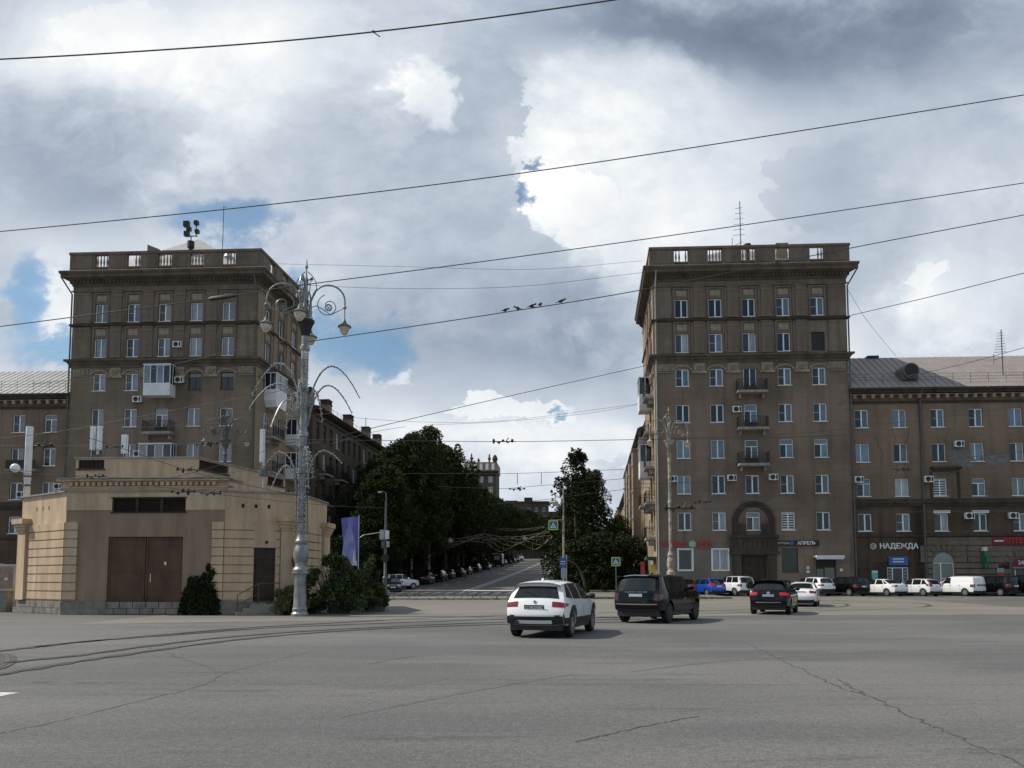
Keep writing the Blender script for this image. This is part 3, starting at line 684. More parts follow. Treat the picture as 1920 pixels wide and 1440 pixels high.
# entrance portal with its arched niche
b = MB(); uc, zc = 8.9, 6.95
def arc(r, a0=0, a1=180, n=20, c=None): 
    cu, cz = c or (uc, zc); return [(cu+r*cos(R(a0+(a1-a0)*k/n)), cz+r*sin(R(a0+(a1-a0)*k/n))) for k in range(n+1)]
for r0, r1, o in ((1.72, 1.95, .22), (1.48, 1.719, .13), (1.40, 1.479, .07)):
    b.prism(arc(r1)+list(reversed(arc(r0))), -o, 0)
for s in (-1, 1): b.box(uc+s*1.42, uc+s*1.94, -.24, 0, 5.75, 6.94); b.box(uc+s*.75, uc+s*1.41, -.3, 0, 5.75, 6.75)
b.box(uc-2.25, uc+2.25, -.42, 0, 5.45, 5.74); b.box(uc-2.1, uc+2.1, -.3, 0, 4.2, 5.449); b.box(uc-2.3, uc+2.3, -.4, 0, 3.95, 4.199)
for s in (-1, 1): b.box(uc+s*1.2, uc+s*2.0, -.25, 0, -.1, 3.949); b.box(uc+s*1.1, uc+s*2.1, -.32, -.251, -.1, .7)
for k in range(9): b.box(uc-1.9+k*.44, uc-1.64+k*.44, -.36, -.301, 4.5, 5.2)
RF.mb('portal', b, M['trim_dark'])
b = MB(); b.box(7.76, 10.04, .2, .28, .1, 3.9)
for k in range(3): b.box(7.86+k*.74, 8.5+k*.74, .16, .199, .5, 3.6)
o = RF.mb('door', b, M['rust_dark'])
b = MB(); b.box(14.5, 16.3, .2, .27, .2, 3.6); RF.mb('door', b, M['black_plastic'])
b = MB(); b.box(14.6, 15.2, .17, .199, .3, 2.6); b.box(15.3, 16.2, .17, .199, .3, 2.7); RF.mb('door_glass', b, M['glass_sky'])
b = MB(); b.box(14.2, 16.7, -1.15, 0, 3.62, 3.8); b.box(14.25, 16.65, -1.1, -1.0, 3.45, 3.619); RF.mb('canopy', b, M['panel_white'])
for u, z in ((13.75, 2.7), (13.75, 2.35), (16.75, 2.5)):
    b = MB(); b.box(u-.13, u+.13, -.04, 0, z-.13, z+.13); RF.mb('plaque', b, M['ac_white'])
b = MB(); b.box(-.02, 7.6, -.1, -.001, -.2, .85); b.box(10.3, 14.3, -.1, -.001, -.2, .85); RF.mb('plinth', b, M['kerb_stone'])
# roof clutter
b = MB(); b.box(12.6, 13.5, 3, 3.9, 31.2, 34.6); b.box(12.45, 13.65, 2.85, 4.05, 34.6, 34.8); RF.mb('chimney', b, M['lintel'])
b = MB(); b.lathe([(.18, 31.2), (.18, 34.1), (.36, 34.15), (.36, 34.6), (.2, 34.65)], 9.6, 2.6, 10); RF.mb('vent_pipe', b, M['iron'], 40)
def antenna(F, u, y, z, h, n=6, mat='iron_grey'):
    b = MB(); b.tube([(u, y, z), (u, y, z+h)], .045, 6)
    for k in range(n):
        zz = z+h*(.55+.43*k/n); w = .75-.06*k; b.tube([(u-w, y, zz), (u+w*.55, y, zz+.06)], .022, 4)
    b.tube([(u-.8, y, z+h*.40), (u+.2, y, z+h*.46)], .022, 4); b.tube([(u-.8, y, z+h*.30), (u-.8, y, z+h*.52)], .03, 4)
    return F.mb('antenna', b, M[mat])
antenna(RF, 8.85, 2.2, 31.2, 7.6)
b = MB(); b.lathe([(.9, 0), (.9, 1.2), (.6, 1.5), (0, 1.6)], 8.9, 3.4, 14); o = RF.mb('roof_hatch', b, M['rust_dark'], 40, z=31.1)
# street flank of the right tower: balconies stacked near the corner
for z, kind in ((19.2, 'g'), (15.8, 'b'), (12.4, 'g'), (9.0, 'b')):
    if kind == 'g': glazed_balcony(RS, 8.5, z, 2.6, 1.2, 2.6, .5)
    else: balcony(RS, 8.5, z, 2.6, 1.2, False, 'panel_white' if z == 15.8 else None)
for z in (19.2, 15.8, 12.4, 9.0, 5.6): balcony(RS, 11.7, z, 2.2, .9)
b = MB(); b.box(9.4, 13.7, -.9, 0, 3.5, 3.75); RS.mb('awning', b, mk('awning_green', (.02, .06, .03), .7))
b = MB(); b.box(13.0, 13.2, -.6, -.02, 0, 3.0); RS.mb('display', b, mk('display_yellow', (.55, .42, .12), .6))
b = MB(); b.box(9.0, 9.2, -1.2, -.8, 0, 3.4); RS.mb('display', b, mk('display_red', (.45, .07, .09), .6))
# ---- left tower
lc = [2.8, 5.95, 9.0, 12.1, 15.2]
rowsL = [[C_, L_, L_, S_, S_], [S_, L_, L_, S_, S_], [L_, L_, None, O_, O_], [X_, L_, None, S_, L_], [B2, L_, None, S_, S_], [L_, B2, B2, L_, L_], [L_, B2, B2, L_, L_]]
LT, LF, LS = tower('corner_tower', 'brown corner tower behind the beige pavilion with pyramid roof and white glazed balcony', LLOC, 18.0, 11.5, 1, lc, rowsL, 'corner towers flanking the street', dict(holes=[]))
glazed_balcony(LF, 9.0, 19.2, 2.55, 1.1, 2.75)
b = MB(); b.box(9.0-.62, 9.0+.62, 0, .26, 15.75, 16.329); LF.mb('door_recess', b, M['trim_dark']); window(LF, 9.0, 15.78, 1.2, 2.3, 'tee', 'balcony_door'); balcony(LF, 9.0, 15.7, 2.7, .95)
glazed_balcony(LF, 9.0, 12.0, 3.1, 1.0, 2.5)
for u, z in ((10.75, 20.4), (6.75, 18.6), (10.45, 23.8), (6.8, 12.4), (7.0, 13.4)): LF.put('air_conditioner', AC, u, 0, z)
glazed_balcony(LS, 3.2, 19.3, 2.6, 1.2, 2.5, .6); glazed_balcony(LS, 8.6, 15.9, 2.6, 1.2, 2.5); glazed_balcony(LS, 8.6, 12.4, 2.6, 1.2, 2.5); balcony(LS, 3.2, 15.7, 2.6, 1.0); balcony(LS, 3.2, 12.3, 2.6, 1.0); balcony(LS, 8.6, 9, 2.6, 1.0)
b = MB(); b.prism([(5.4, 31.2), (6.6, 31.2), (6.6, 34.9), (5.4, 35.4)], 3, 4.2); LF.mb('chimney', b, M['brick_red'])
b = MB(); b.lathe([(.2, 31.2), (.2, 34.9), (.34, 34.95), (.34, 35.6), (.22, 35.62)], 9.85, 3.0, 10); LF.mb('vent_pipe', b, M['iron'], 40)
b = MB(); b.lathe([(.34, 31.2), (.34, 33.6), (.45, 33.7), (.3, 34.1), (0, 34.2)], 13.9, 2.6, 12); LF.mb('vent_pipe', b, M['tin'], 40)
b = MB(); b.tube([(12.2, 5, 33.0), (12.2, 5, 40.2)], .035, 5); b.tube([(12.2, 5, 34.6), (12.5, 5, 35.6), (12.75, 5, 35.5)], .03, 5); b.tube([(12.0, 5, 35), (12.35, 5, 34.8)], .03, 5); b.tube([(12.2, 5, 40.1), (12.5, 5, 40.1)], .03, 4); LF.mb('antenna', b, M['iron_grey'])
b = MB(); b.tube([(9.85, 3, 35.5), (9.85, 3, 36.2)], .05, 6); b.tube([(9.45, 3, 36.1), (9.45, 3, 37.6)], .06, 6); b.tube([(10.35, 3, 36.1), (10.35, 3, 37.6)], .05, 6); b.tube([(9.3, 3, 36.15), (10.5, 3, 36.15)], .05, 6)
for (u, z, s) in ((9.35, 37.4, .28), (9.6, 36.9, .2), (9.4, 36.4, .24), (10.35, 37.5, .2), (10.45, 36.6, .18)): b.box(u-s, u+s, 2.8, 3.2, z-s, z+s)
LF.mb('camera_mast', b, M['black_plastic'])
# ---------------------------------------------------------------- four storey wings either side
def wing(name, label, loc, th, L, cols, rows, mat, roofmat, ridge, ground, extra=(), lower=None, rows_sty=STY):
    root = thing(name, label, 'building', loc, 0, 'lower wings beside the towers'); F = Fac(root, (0, 0, 0), th)
    hs = [(u-.62, u+.62, a, c) for a, c in rows for u in cols]+list(ground)
    F.mb('wall', wall(L, 19.0, hs, 8.5 if lower else -.6), M[mat])
    if lower: F.mb('wall', wall(lower[0], 8.5, [h for h in hs if h[1] < lower[0] and h[3] < 8.5], -.6), M['plaster_dark']); F.mb('wall', wall(L, 8.5, [h for h in hs if h[0] > lower[0] and h[3] < 8.5], -.6, u0=lower[0]), M['plaster_wing'])
    b = MB(); b.quad((0, 11, -.6), (0, 0, -.6), (0, 0, 19), (0, 11, 19)); b.quad((L, 0, -.6), (L, 11, -.6), (L, 11, 19), (L, 0, 19)); b.quad((L, 11, -.6), (0, 11, -.6), (0, 11, 19), (L, 11, 19)); F.mb('wall', b, M['plaster_wing'])
    b = MB(); b.profile([(0, 17.95), (.1, 17.95), (.1, 18.15), (0, 18.2)], 0, L); b.profile([(0, 18.75), (.55, 18.85), (.55, 19.02), (.72, 19.12), (.72, 19.3), (0, 19.3)], 0, L); F.mb('cornice', b, M['trim_dark'])
    b = MB(); n = int(L/.82)
    out = [(0, 18.745), (L, 18.745)][::-1]
    for i in range(n): x = (i+.5)*L/n; out += [(x-.14, 18.70), (x-.14, 18.35), (x+.14, 18.35), (x+.14, 18.70)]
    b.prism([(L, 18.745), (0, 18.745), (0, 18.70)]+out[2:]+[(L, 18.70)], -.5, 0); F.mb('bracket_band', b, M['lintel'])
    b = MB(); b.quad((-.0, -.72, 19.31), (L, -.72, 19.31), (L, 5.6, ridge), (0, 5.6, ridge)); b.quad((L, 11.6, 19.31), (0, 11.6, 19.31), (0, 5.6, ridge), (L, 5.6, ridge)); b.poly([(0, -.7, 19.3), (0, 5.6, ridge), (0, 11.6, 19.3)]); b.poly([(L, -.7, 19.3), (L, 11.6, 19.3), (L, 5.6, ridge)])
    sl = (ridge-19.31)/6.32
    for i in range(int(L/.62)):
        x = i*.62+.2; b.quad((x, -.72, 19.32), (x, -.72, 19.36), (x, 5.6, ridge+.05), (x, 5.6, ridge+.01)); b.quad((x+.03, -.72, 19.36), (x+.03, -.72, 19.32), (x+.03, 5.6, ridge+.01), (x+.03, 5.6, ridge+.05)); b.quad((x, -.72, 19.36), (x+.03, -.72, 19.36), (x+.03, 5.6, ridge+.05), (x, 5.6, ridge+.05))
    F.mb('roof', b, M[roofmat])
    b = MB(); z = 19.31+sl*.8
    for i in range(int(L/1.6)+1): x = min(L-.05, i*1.6+.05); b.tube([(x, .1, z-.2), (x, .1, z+.95)], .02, 4)
    for zz in (.35, .6, .9): b.tube([(0, .1, z+zz), (L, .1, z+zz)], .014, 4)
    F.mb('roof_railing', b, M['iron_grey'])
    F.mb('belt_cornice', MB().profile([(0, 8.3), (.12, 8.3), (.2, 8.5), (.3, 8.6), (.3, 8.75), (.08, 8.85), (.08, 9.0), (0, 9.0)], 0, L), M['trim_dark'])
    F.mb('string_course', MB().profile([(0, 5.45), (.16, 5.5), (.16, 5.65), (0, 5.7)], 0, L), M['trim_dark'])
    k = 0
    for i, (a, c) in enumerate(rows):
        for u in cols: window(F, u, a, 1.24, c-a, rows_sty[(i*3+k*5) % len(rows_sty)]); k += 1
    return root, F
fx = Vector((cos(R(-3)), sin(R(-3)), 0))
wr = [(15.68, 17.4), (12.45, 14.16), (9.24, 10.89), (6.01, 7.64)]
wc = [1.15, 4.6, 8.05, 11.5, 15.05, 18.5, 22, 25.4, 28.9, 32.3]
p = Vector(RLOC)+fx*17.97-Vector((-.05, -.3, 0))
RW, WF = wing('apartment_wing', 'tan four storey wing right of the right tower with round dormer and peeling plaster', (p.x, p.y, .1), R(-3), 36, wc, wr, 'plaster_wing', 'roof_pinkish', 23.9,
     [(7.0, 9.1, 1.0, 3.15), (13.9, 15.9, .3, 2.6), (3.0, 4.9, .3, 2.7), (20.9, 23.1, 1.0, 3.15), (27.8, 30, 1.0, 3.15)], lower=(6.3,))
b = MB()                                                   # rusticated ground storey with arches
def arched(b, u, w, z0, zs, outo, top, ring=True):
    r = w/2; a = [(u+r*cos(R(t)), zs+r*sin(R(t))) for t in range(0, 181, 12)]
    b.prism([(u+r+.001, zs), (u+r+.001, zs+r+.02), (u-r-.001, zs+r+.02), (u-r-.001, zs)]+list(reversed(a)) if False else [(u+r, zs+r+.02)]+[(u-r, zs+r+.02)]+list(reversed(a)), -outo, .2)
for u0, u1 in ((6.6, 6.99), (9.11, 13.89), (15.91, 20.89), (23.11, 27.79), (30.01, 36)):
    z = 1.0
    while z < 3.1: b.box(u0, u1, -.1, -.001, z, z+.46); z += .53
b.box(6.6, 36, -.12, -.001, 4.72, 5.4)
for u0, u1 in ((10.16, 12.89), (16.91, 19.9), (24.1, 26.8), (31.0, 36)):
    for z in (3.14, 3.66, 4.18): b.box(u0, u1, -.1, -.001, z, z+.47)
for u0, u1 in ((12.89, 13.89), (15.91, 16.91)): b.box(u0, u1, -.1, -.001, 2.62, 3.12)
for uc2, w in ((8.05, 2.1), (14.9, 2.0), (22, 2.2), (28.9, 2.2)):
    r = w/2; zs = 3.12 if w > 2.05 else 2.6
    pts = arc(r, 0, 180, 16, (uc2, zs)); sq = [(uc2-r-1.0, zs), (uc2-r-1.0, 4.70), (uc2+r+1.0, 4.70), (uc2+r+1.0, zs)]
    b.prism(pts+sq, -.1, -.001)
    b.prism(arc(r+.02, 0, 180, 16, (uc2, zs))+list(reversed(arc(r-.12, 0, 180, 16, (uc2, zs)))), -.06, .14)
    for s in (-1, 1): b.box(uc2+s*r, uc2+s*(r-.12), -.06, .14, 1.0 if w > 2.05 else .3, zs)
    for t in range(30, 151, 20): b.prism([(uc2+(r+.2)*cos(R(t-6)), zs+(r+.2)*sin(R(t-6))), (uc2+(r+.2)*cos(R(t+6)), zs+(r+.2)*sin(R(t+6))), (uc2+(r+.72)*cos(R(t+5)), zs+(r+.72)*sin(R(t+5))), (uc2+(r+.72)*cos(R(t-5)), zs+(r+.72)*sin(R(t-5)))], -.17, -.101)
WF.mb('rusticated_base', b, M['rusticated'])
b = MB(); b.box(6.6, 13.8, -.14, -.001, -.4, .95); b.box(16, 36, -.14, -.001, -.4, .95); WF.mb('plinth', b, M['kerb_stone'])
def arch_window(F, u, w, z0, zs):
    r = w/2-.12; g = MB(); g.poly([(u-r, .12, z0), (u+r, .12, z0)]+[(x, .12, z) for x, z in arc(r, 0, 180, 14, (u, zs))]); f = MB()
    f.prism(arc(r, 0, 180, 14, (u, zs))+list(reversed(arc(r-.08, 0, 180, 14, (u, zs)))), .06, .11); f.box(u-r, u-r+.08, .06, .11, z0, zs); f.box(u+r-.08, u+r, .06, .11, z0, zs)
    f.box(u-r+.08, u+r-.08, .06, .11, zs-.08, zs); f.box(u-r+.08, u+r-.08, .06, .11, z0, z0+.1); f.box(u-.3, u-.2, .06, .11, z0+.1, zs-.08); f.box(u-.2, u+r-.08, .06, .11, z0+.62, z0+.7); f.box(u+.35, u+.42, .06, .11, z0+.1, z0+.62)
    o = F.mb('shop_window', f, M['white_frame']); q = F.mb('pane', g, M['glass_sky']); q.parent = o; q.location = (0, 0, 0); q.rotation_euler = (0, 0, 0)
for u in (8.05, 22, 28.9): arch_window(WF, u, 2.1, 1.0, 3.12)
# hole heads behind the arches
b = MB()
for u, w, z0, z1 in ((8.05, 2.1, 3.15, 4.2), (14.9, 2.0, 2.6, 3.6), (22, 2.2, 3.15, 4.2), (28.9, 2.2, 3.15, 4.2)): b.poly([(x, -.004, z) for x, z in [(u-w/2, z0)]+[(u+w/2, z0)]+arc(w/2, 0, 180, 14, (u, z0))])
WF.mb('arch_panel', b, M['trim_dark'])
b = MB(); b.poly([(x, -.01, z) for x, z in [(8.05-.92, 3.13), (8.05+.92, 3.13)]+arc(.92, 0, 180, 14, (8.05, 3.13))]); WF.mb('fanlight', b, M['glass_sky'])
for (u0, u1, zt, nm) in ((3.0, 4.9, 2.7, 0), (13.9, 15.9, 2.6, 1)):
    b = MB(); um = (u0+u1)/2
    for a, c_ in ((u0, u0+.08), (u1-.08, u1), (um-.5, um-.42), (um+.42, um+.5)): b.box(a, c_, .1, .18, .2, zt)
    b.box(u0+.08, u1-.08, .101, .18, zt-.1, zt); o = WF.mb('shop_door', b, M['white_frame'])
    b = MB(); b.box(u0, u1, .19, .24, .2, zt); q = WF.mb('pane', b, M['glass_dark']); q.parent = o; q.location = (0, 0, 0); q.rotation_euler = (0, 0, 0)
b = MB()
for u in (3.25, 4.62):
    for k in range(7): b.box(u-.13, u+.13, .05, .09, .5+k*.3, .62+k*.3)
WF.mb('window_display', b, M['glass_curtain'])
for u, z in ((6.9, 10.5), (9.75, 13.75), (10.4, 7.1), (14.3, 7.1), (.6, 10.5)): WF.put('air_conditioner', AC, u, 0, z)
pipe(WF, [(6.45, -.7, 19.2), (6.45, -.14, 18.2), (6.45, -.14, .2)], .09)
b = MB(); b.box(7.2, 9.9, -.35, 0, 11.75, 11.95); b.box(7.4, 9.7, -.22, 0, 11.55, 11.749); b.box(7.15, 7.35, -.1, 0, 9.05, 11.5); b.box(9.6, 9.8, -.1, 0, 9.05, 11.5); WF.mb('window_hood', b, M['trim_dark'])
b = MB()
for u in (8.05, 11.5): b.box(u-.75, u+.75, -.12, 0, 7.66, 7.9)
WF.mb('roller_shutter', b, M['panel_white'])
# peeled patches of plaster (a few millimetres proud sheets of grey render), cracks down from the sills
def peel(F, c, rx, rz, seed, mat='peeled', out=.006):
    r_ = random.Random(seed); n = 22; b = MB(); pts = []
    for k in range(n):
        q = r_.uniform(.7, 1.1); pts.append((c[0]+rx*q*cos(2*pi*k/n), -out, c[1]+rz*q*sin(2*pi*k/n)))
    b.poly(pts); F.mb('bare_render', b, M[mat])
mk('peeled', (.175, .172, .165), .9, var=.4, scale=3, bump=.4)
peel(WF, (9.9, 12.9), 1.0, 1.0, 3); peel(WF, (10.6, 12.4), .75, .6, 8, out=.010); peel(WF, (13.2, 12.6), 1.25, .62, 5); peel(WF, (13.9, 12.3), .5, .5, 9, out=.010)
b = MB(); r_ = random.Random(4)
for u, z0, z1 in ((.5, 12.3, 15.6), (2.3, 12.4, 15.4), (4.0, 14.2, 15.7), (5.3, 13.9, 15.6), (.7, 11.0, 12.3), (4.2, 10.9, 12.3), (5.2, 11, 12), (9.0, 14.2, 15.6)):
    x, z = u, z1
    while z > z0:
        nx, nz_ = x+r_.uniform(-.22, .22), z-r_.uniform(.15, .4); b.quad((x-.025, -.005, z), (x+.025, -.005, z), (nx+.025, -.005, nz_), (nx-.025, -.005, nz_)); x, z = nx, nz_
WF.mb('wall_cracks', b, M['crack_tar'])
# round dormer, chimney stub and aerial of the right wing
b = MB(); zd = 20.6; b.add(MB().lathe([(.74, 0), (.74, 2.2)], seg=20), Matrix.Translation((5.9, 2.3, zd+.5)) @ Matrix.Rotation(R(90), 4, 'X')); b.box(5.16, 6.64, .35, 2.2, zd-.3, zd+.5); o = WF.mb('dormer', b, M['roof_dark'], 40)
b = MB(); b.add(MB().lathe([(.62, 0), (.62, .02)], seg=20), Matrix.Translation((5.9, .085, zd+.5)) @ Matrix.Rotation(R(90), 4, 'X')); q = WF.mb('dormer_opening', b, M['black_plastic'])
b = MB(); b.box(4.1, 5.2, 5.4, 6.4, 23.0, 24.1); WF.mb('chimney', b, M['iron'])
antenna(WF, 15.0, 1.5, 20.4, 4.9, 8)
# ---- left wing
wcl = [36-2.0, 36-5.15, 36-8.6, 36-12, 36-15.4, 36-18.8]
p = Vector(LLOC)-fx*18.0-fx*36.02+Vector((0, .4, 0))
LW, WLF = wing('apartment_wing', 'tan four storey wing left of the left tower with pale standing seam roof', (p.x, p.y, .0), R(-3), 36, wcl, wr, 'plaster_wing', 'roof_light', 23.2, [(32.2, 33.9, .3, 3.0), (28.2, 30, .8, 3.2)], lower=(10,), rows_sty=[T_, L_, X_, B2])
b = MB(); b.box(33.3, 34.2, 4, 4.9, 22.0, 24.3); b.box(34.5, 34.9, 4, 4.4, 22, 23.6); WLF.mb('chimney', b, M['tin'])
for u, z in ((31.6, 9.4), (35.2, 9.5), (35.2, 10.15)): WLF.put('air_conditioner', AC, u, 0, z)
b = MB(); b.box(32.2, 33.9, .15, .22, .3, 3.0); WLF.mb('door', b, M['rust_dark'])
b = MB(); b.prism(arc(1.1, 0, 180, 14, (33.05, 3.0))+list(reversed(arc(.85, 0, 180, 14, (33.05, 3.0)))), -.1, -.001); WLF.mb('arch_surround', b, M['trim_dark'])
window(WLF, 29.1, .8, 1.8, 2.4, 'single', 'shop_window')
b = MB(); b.box(30.3, 33.3, -.9, 0, 11.9, 12.05); WLF.mb('balcony', b, M['balcony_floor']); 
b = MB(); b.box(30.35, 33.25, -.87, -.84, 12.06, 12.9)
WLF.mb('railing', b, M['iron'])
# ---------------------------------------------------------------- buildings along the street
def street_block(name, label, s0, s1, t, side, zb, H, mat, rows, pitch, roof, ridge, wsize=(1.1, 1.9), bays=(), group='buildings along the street'):
    """side=+1 faces right (stands left of the street)"""
    L = s1-s0; P = sp(s0 if side > 0 else s1, t); P.z = zb
    root = thing(name, label, 'building', P, 0, group)
    F = Fac(root, (0, 0, 0), R(90)-SA if side > 0 else math.atan2(-cos(SA), -sin(SA)))
    cols = [1.8+pitch*i for i in range(int((L-1.6)/pitch))]
    if len(cols)*len(rows) > 96: cols = cols[:96//len(rows)]
    hs = [(u-wsize[0]/2, u+wsize[0]/2, z, z+wsize[1]) for z in rows for u in cols]
    F.mb('wall', wall(L, H, hs, -3), M[mat])
    b = MB(); dpt = 13
    b.quad((0, dpt, -3), (0, 0, -3), (0, 0, H), (0, dpt, H)); b.quad((L, 0, -3), (L, dpt, -3), (L, dpt, H), (L, 0, H)); b.quad((L, dpt, -3), (0, dpt, -3), (0, dpt, H), (L, dpt, H)); F.mb('wall', b, M[mat])
    F.mb('cornice', MB().profile([(0, H-.9), (.12, H-.9), (.12, H-.5), (.5, H-.35), (.8, H-.1), (.85, H+.06), (0, H+.1)], 0, L), M['trim_dark'])
    b = MB(); b.quad((0, -.85, H+.07), (L, -.85, H+.07), (L, 6.5, ridge), (0, 6.5, ridge)); b.quad((L, dpt, H), (0, dpt, H), (0, 6.5, ridge), (L, 6.5, ridge)); b.poly([(0, -.84, H+.06), (0, 6.5, ridge), (0, dpt, H)]); b.poly([(L, -.84, H+.06), (L, dpt, H), (L, 6.5, ridge)]); F.mb('roof', b, M[roof])
    k = 0
    for i, z in enumerate(rows):
        for u in cols: window(F, u, z, wsize[0], wsize[1], ('old' if (k*7) % 5 else 'lsash') if side > 0 else STY[(i*3+k*4+k//7) % 15]); k += 1
    F.mb('belt_cornice', MB().profile([(0, 3.9), (.25, 4.0), (.25, 4.2), (0, 4.3)], 0, L), M['trim_dark'])
    for (u0, u1, d, z0, z1) in bays:
        b = MB(); b.box(u0, u1, -d, -.001, z0, z1); b.box(u0-.1, u1+.1, -d-.12, -.001, z0-.35, z0-.001); b.box(u0-.1, u1+.1, -d-.15, -.001, z1+.001, z1+.3); F.mb('bay', b, M[mat])
        for z in rows:
            if z0 < z < z1-1: window(F, (u0+u1)/2, z, wsize[0], wsize[1], STY[k % 15], out=d+.19); k += 1
    return root, F
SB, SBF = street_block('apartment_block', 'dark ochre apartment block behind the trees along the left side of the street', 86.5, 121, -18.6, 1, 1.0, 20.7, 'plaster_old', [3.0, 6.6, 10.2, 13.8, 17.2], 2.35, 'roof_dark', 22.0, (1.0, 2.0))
for u in (2.2, 8.5, 17.5, 26, 32): 
    b = MB(); b.box(u-.65, u+.65, .9, 2.0, 20.5, 22.75); b.mi = 1; b.box(u-.72, u+.72, .83, 2.07, 22.75, 22.87); b.box(u-.72, u+.72, .83, 2.07, 23.3, 23.42)
    for k in range(5): b.box(u-.62+k*.29, u-.48+k*.29, .9, 2.0, 22.87, 23.3)
    SBF.mb('chimney', b, [M['brick_red'], M['trim_dark']])
b = MB()
for i in range(22): b.tube([(i*1.6, -.2, 20.8), (i*1.6, -.2, 21.7)], .02, 4)
b.tube([(0, -.2, 21.65), (34, -.2, 21.65)], .02, 4); SBF.mb('roof_railing', b, M['iron'])
antenna(SBF, 31, 3, 21.5, 4.5, 5)
for u, z in ((3.5, 13.2), (3.5, 9.6), (9, 13.2), (17, 9.6), (21, 13.2)): balcony(SBF, u, z, 2.4, 1.0, False, 'iron')
bays = [(3, 6, 1.0, 5, 17), (10, 13, 1.0, 5, 17), (18, 21, 1.0, 5, 17), (27, 30, 1.0, 5, 17)]
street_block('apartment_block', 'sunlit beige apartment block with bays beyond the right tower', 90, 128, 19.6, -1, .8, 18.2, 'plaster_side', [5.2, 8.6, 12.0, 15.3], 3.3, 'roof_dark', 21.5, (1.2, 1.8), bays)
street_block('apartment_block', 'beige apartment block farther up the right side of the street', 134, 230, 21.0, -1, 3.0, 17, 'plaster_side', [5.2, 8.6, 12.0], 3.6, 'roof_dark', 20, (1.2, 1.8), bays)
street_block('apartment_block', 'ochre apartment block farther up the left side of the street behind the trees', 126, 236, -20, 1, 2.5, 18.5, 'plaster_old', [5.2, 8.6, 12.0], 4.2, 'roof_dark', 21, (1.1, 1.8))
# far tower with finials on its parapet
def far_tower(label, px0, px1, Y, ybase, ycor, ypar, yfin):
    a = at(px0, ycor, Y); c = at(px1, ycor, Y); W = c.x-a.x; zc, zp, zf = zat(ycor, Y), zat(ypar, Y), zat(yfin, Y); zb = gz(Y)
    root = thing('distant_tower', label, 'building', (a.x, Y, zb)); F = Fac(root, (0, 0, 0), R(-4)); H = zc-zb
    cols = [W*.18, W*.5, W*.82]; rows = [H-3.6-3.4*i for i in range(7)]
    F.mb('wall', wall(W, H, [(u-.75, u+.75, z, z+1.9) for z in rows for u in cols], 0), M['plaster_old'])
    b = MB(); b.quad((W, 0, 0), (W, 13, 0), (W, 13, H), (W, 0, H)); b.quad((0, 13, 0), (0, 0, 0), (0, 0, H), (0, 13, H)); b.quad((W, 13, 0), (0, 13, 0), (0, 13, H), (W, 13, H)); b.quad((0, 0, H), (W, 0, H), (W, 13, H), (0, 13, H)); F.mb('wall', b, M['plaster_old'])
    F.mb('cornice', MB().profile([(0, H-1.6), (.3, H-1.5), (.3, H-.9), (1.1, H-.4), (1.2, H), (0, H+.1)], 0, W, 1, 1), M['trim_dark'])
    b = MB(); ph = zp-zc
    for i in range(6): x = i*W/5; b.box(x-.45, x+.45, -.3, .3, H, H+ph)
    b.box(-.4, W+.4, -.25, .25, H+ph-.35, H+ph-.002); b.box(-.4, W+.4, -.25, .25, H+.1, H+.5)
    for i in range(30): x = (i+.5)*W/30; b.box(x-.1, x+.1, -.1, .1, H+.5, H+ph-.35)
    b.box(W-.4, W+.3, .3, 13, H, H+ph-.01); F.mb('parapet', b, M['lintel'])
    for i, k in enumerate((.18, .42, .78, 1.0)):
        fh = (zf-zp)*(1.25, .6, 1.15, 1.0)[i]; b = MB(); b.lathe([(.28, 0), (.28, .25*fh), (.5, .3*fh), (.5, .5*fh), (.2, .6*fh), (.3, .75*fh), (.02, fh)] if i < 3 else [(.5, 0), (.9, .3*fh), (.8, .6*fh), (.4, .9*fh), (.1, fh)], W*k-(.3 if k == 1 else 0), 0, 8); F.mb('finial', b, M['trim_dark'], 40, z=H+ph-.02)
    for z in rows:
        for i, u in enumerate(cols): window(F, u, z, 1.5, 1.9, ('both', 'lsash', 'sky')[i])
    return root
far_tower('distant brown tower up the street with finials along its parapet', 874, 930, 250, 960, 884, 867, 853)
b = MB(); P = at(860, 850, 262); root = thing('roof_pavilion', 'small dark roof pavilion far up the street behind the trees', 'building', (P.x-3, 262, gz(262)))
b.box(-3, 3, 0, 6, 0, P.z-gz(262)-2.4); b.build('wall', M['plaster_old'], root)
b = MB(); z = P.z-gz(262)
for i in range(6): b.box(-3+i*1.1, -2.5+i*1.1, 0, .5, z-2.4, z-.5); b.box(-3+i*1.1, -2.5+i*1.1, 5.5, 6, z-2.4, z-.5)
b.box(-3.3, 3.3, -.3, 6.3, z-.5, z); b.build('balustrade', M['trim_dark'], root)
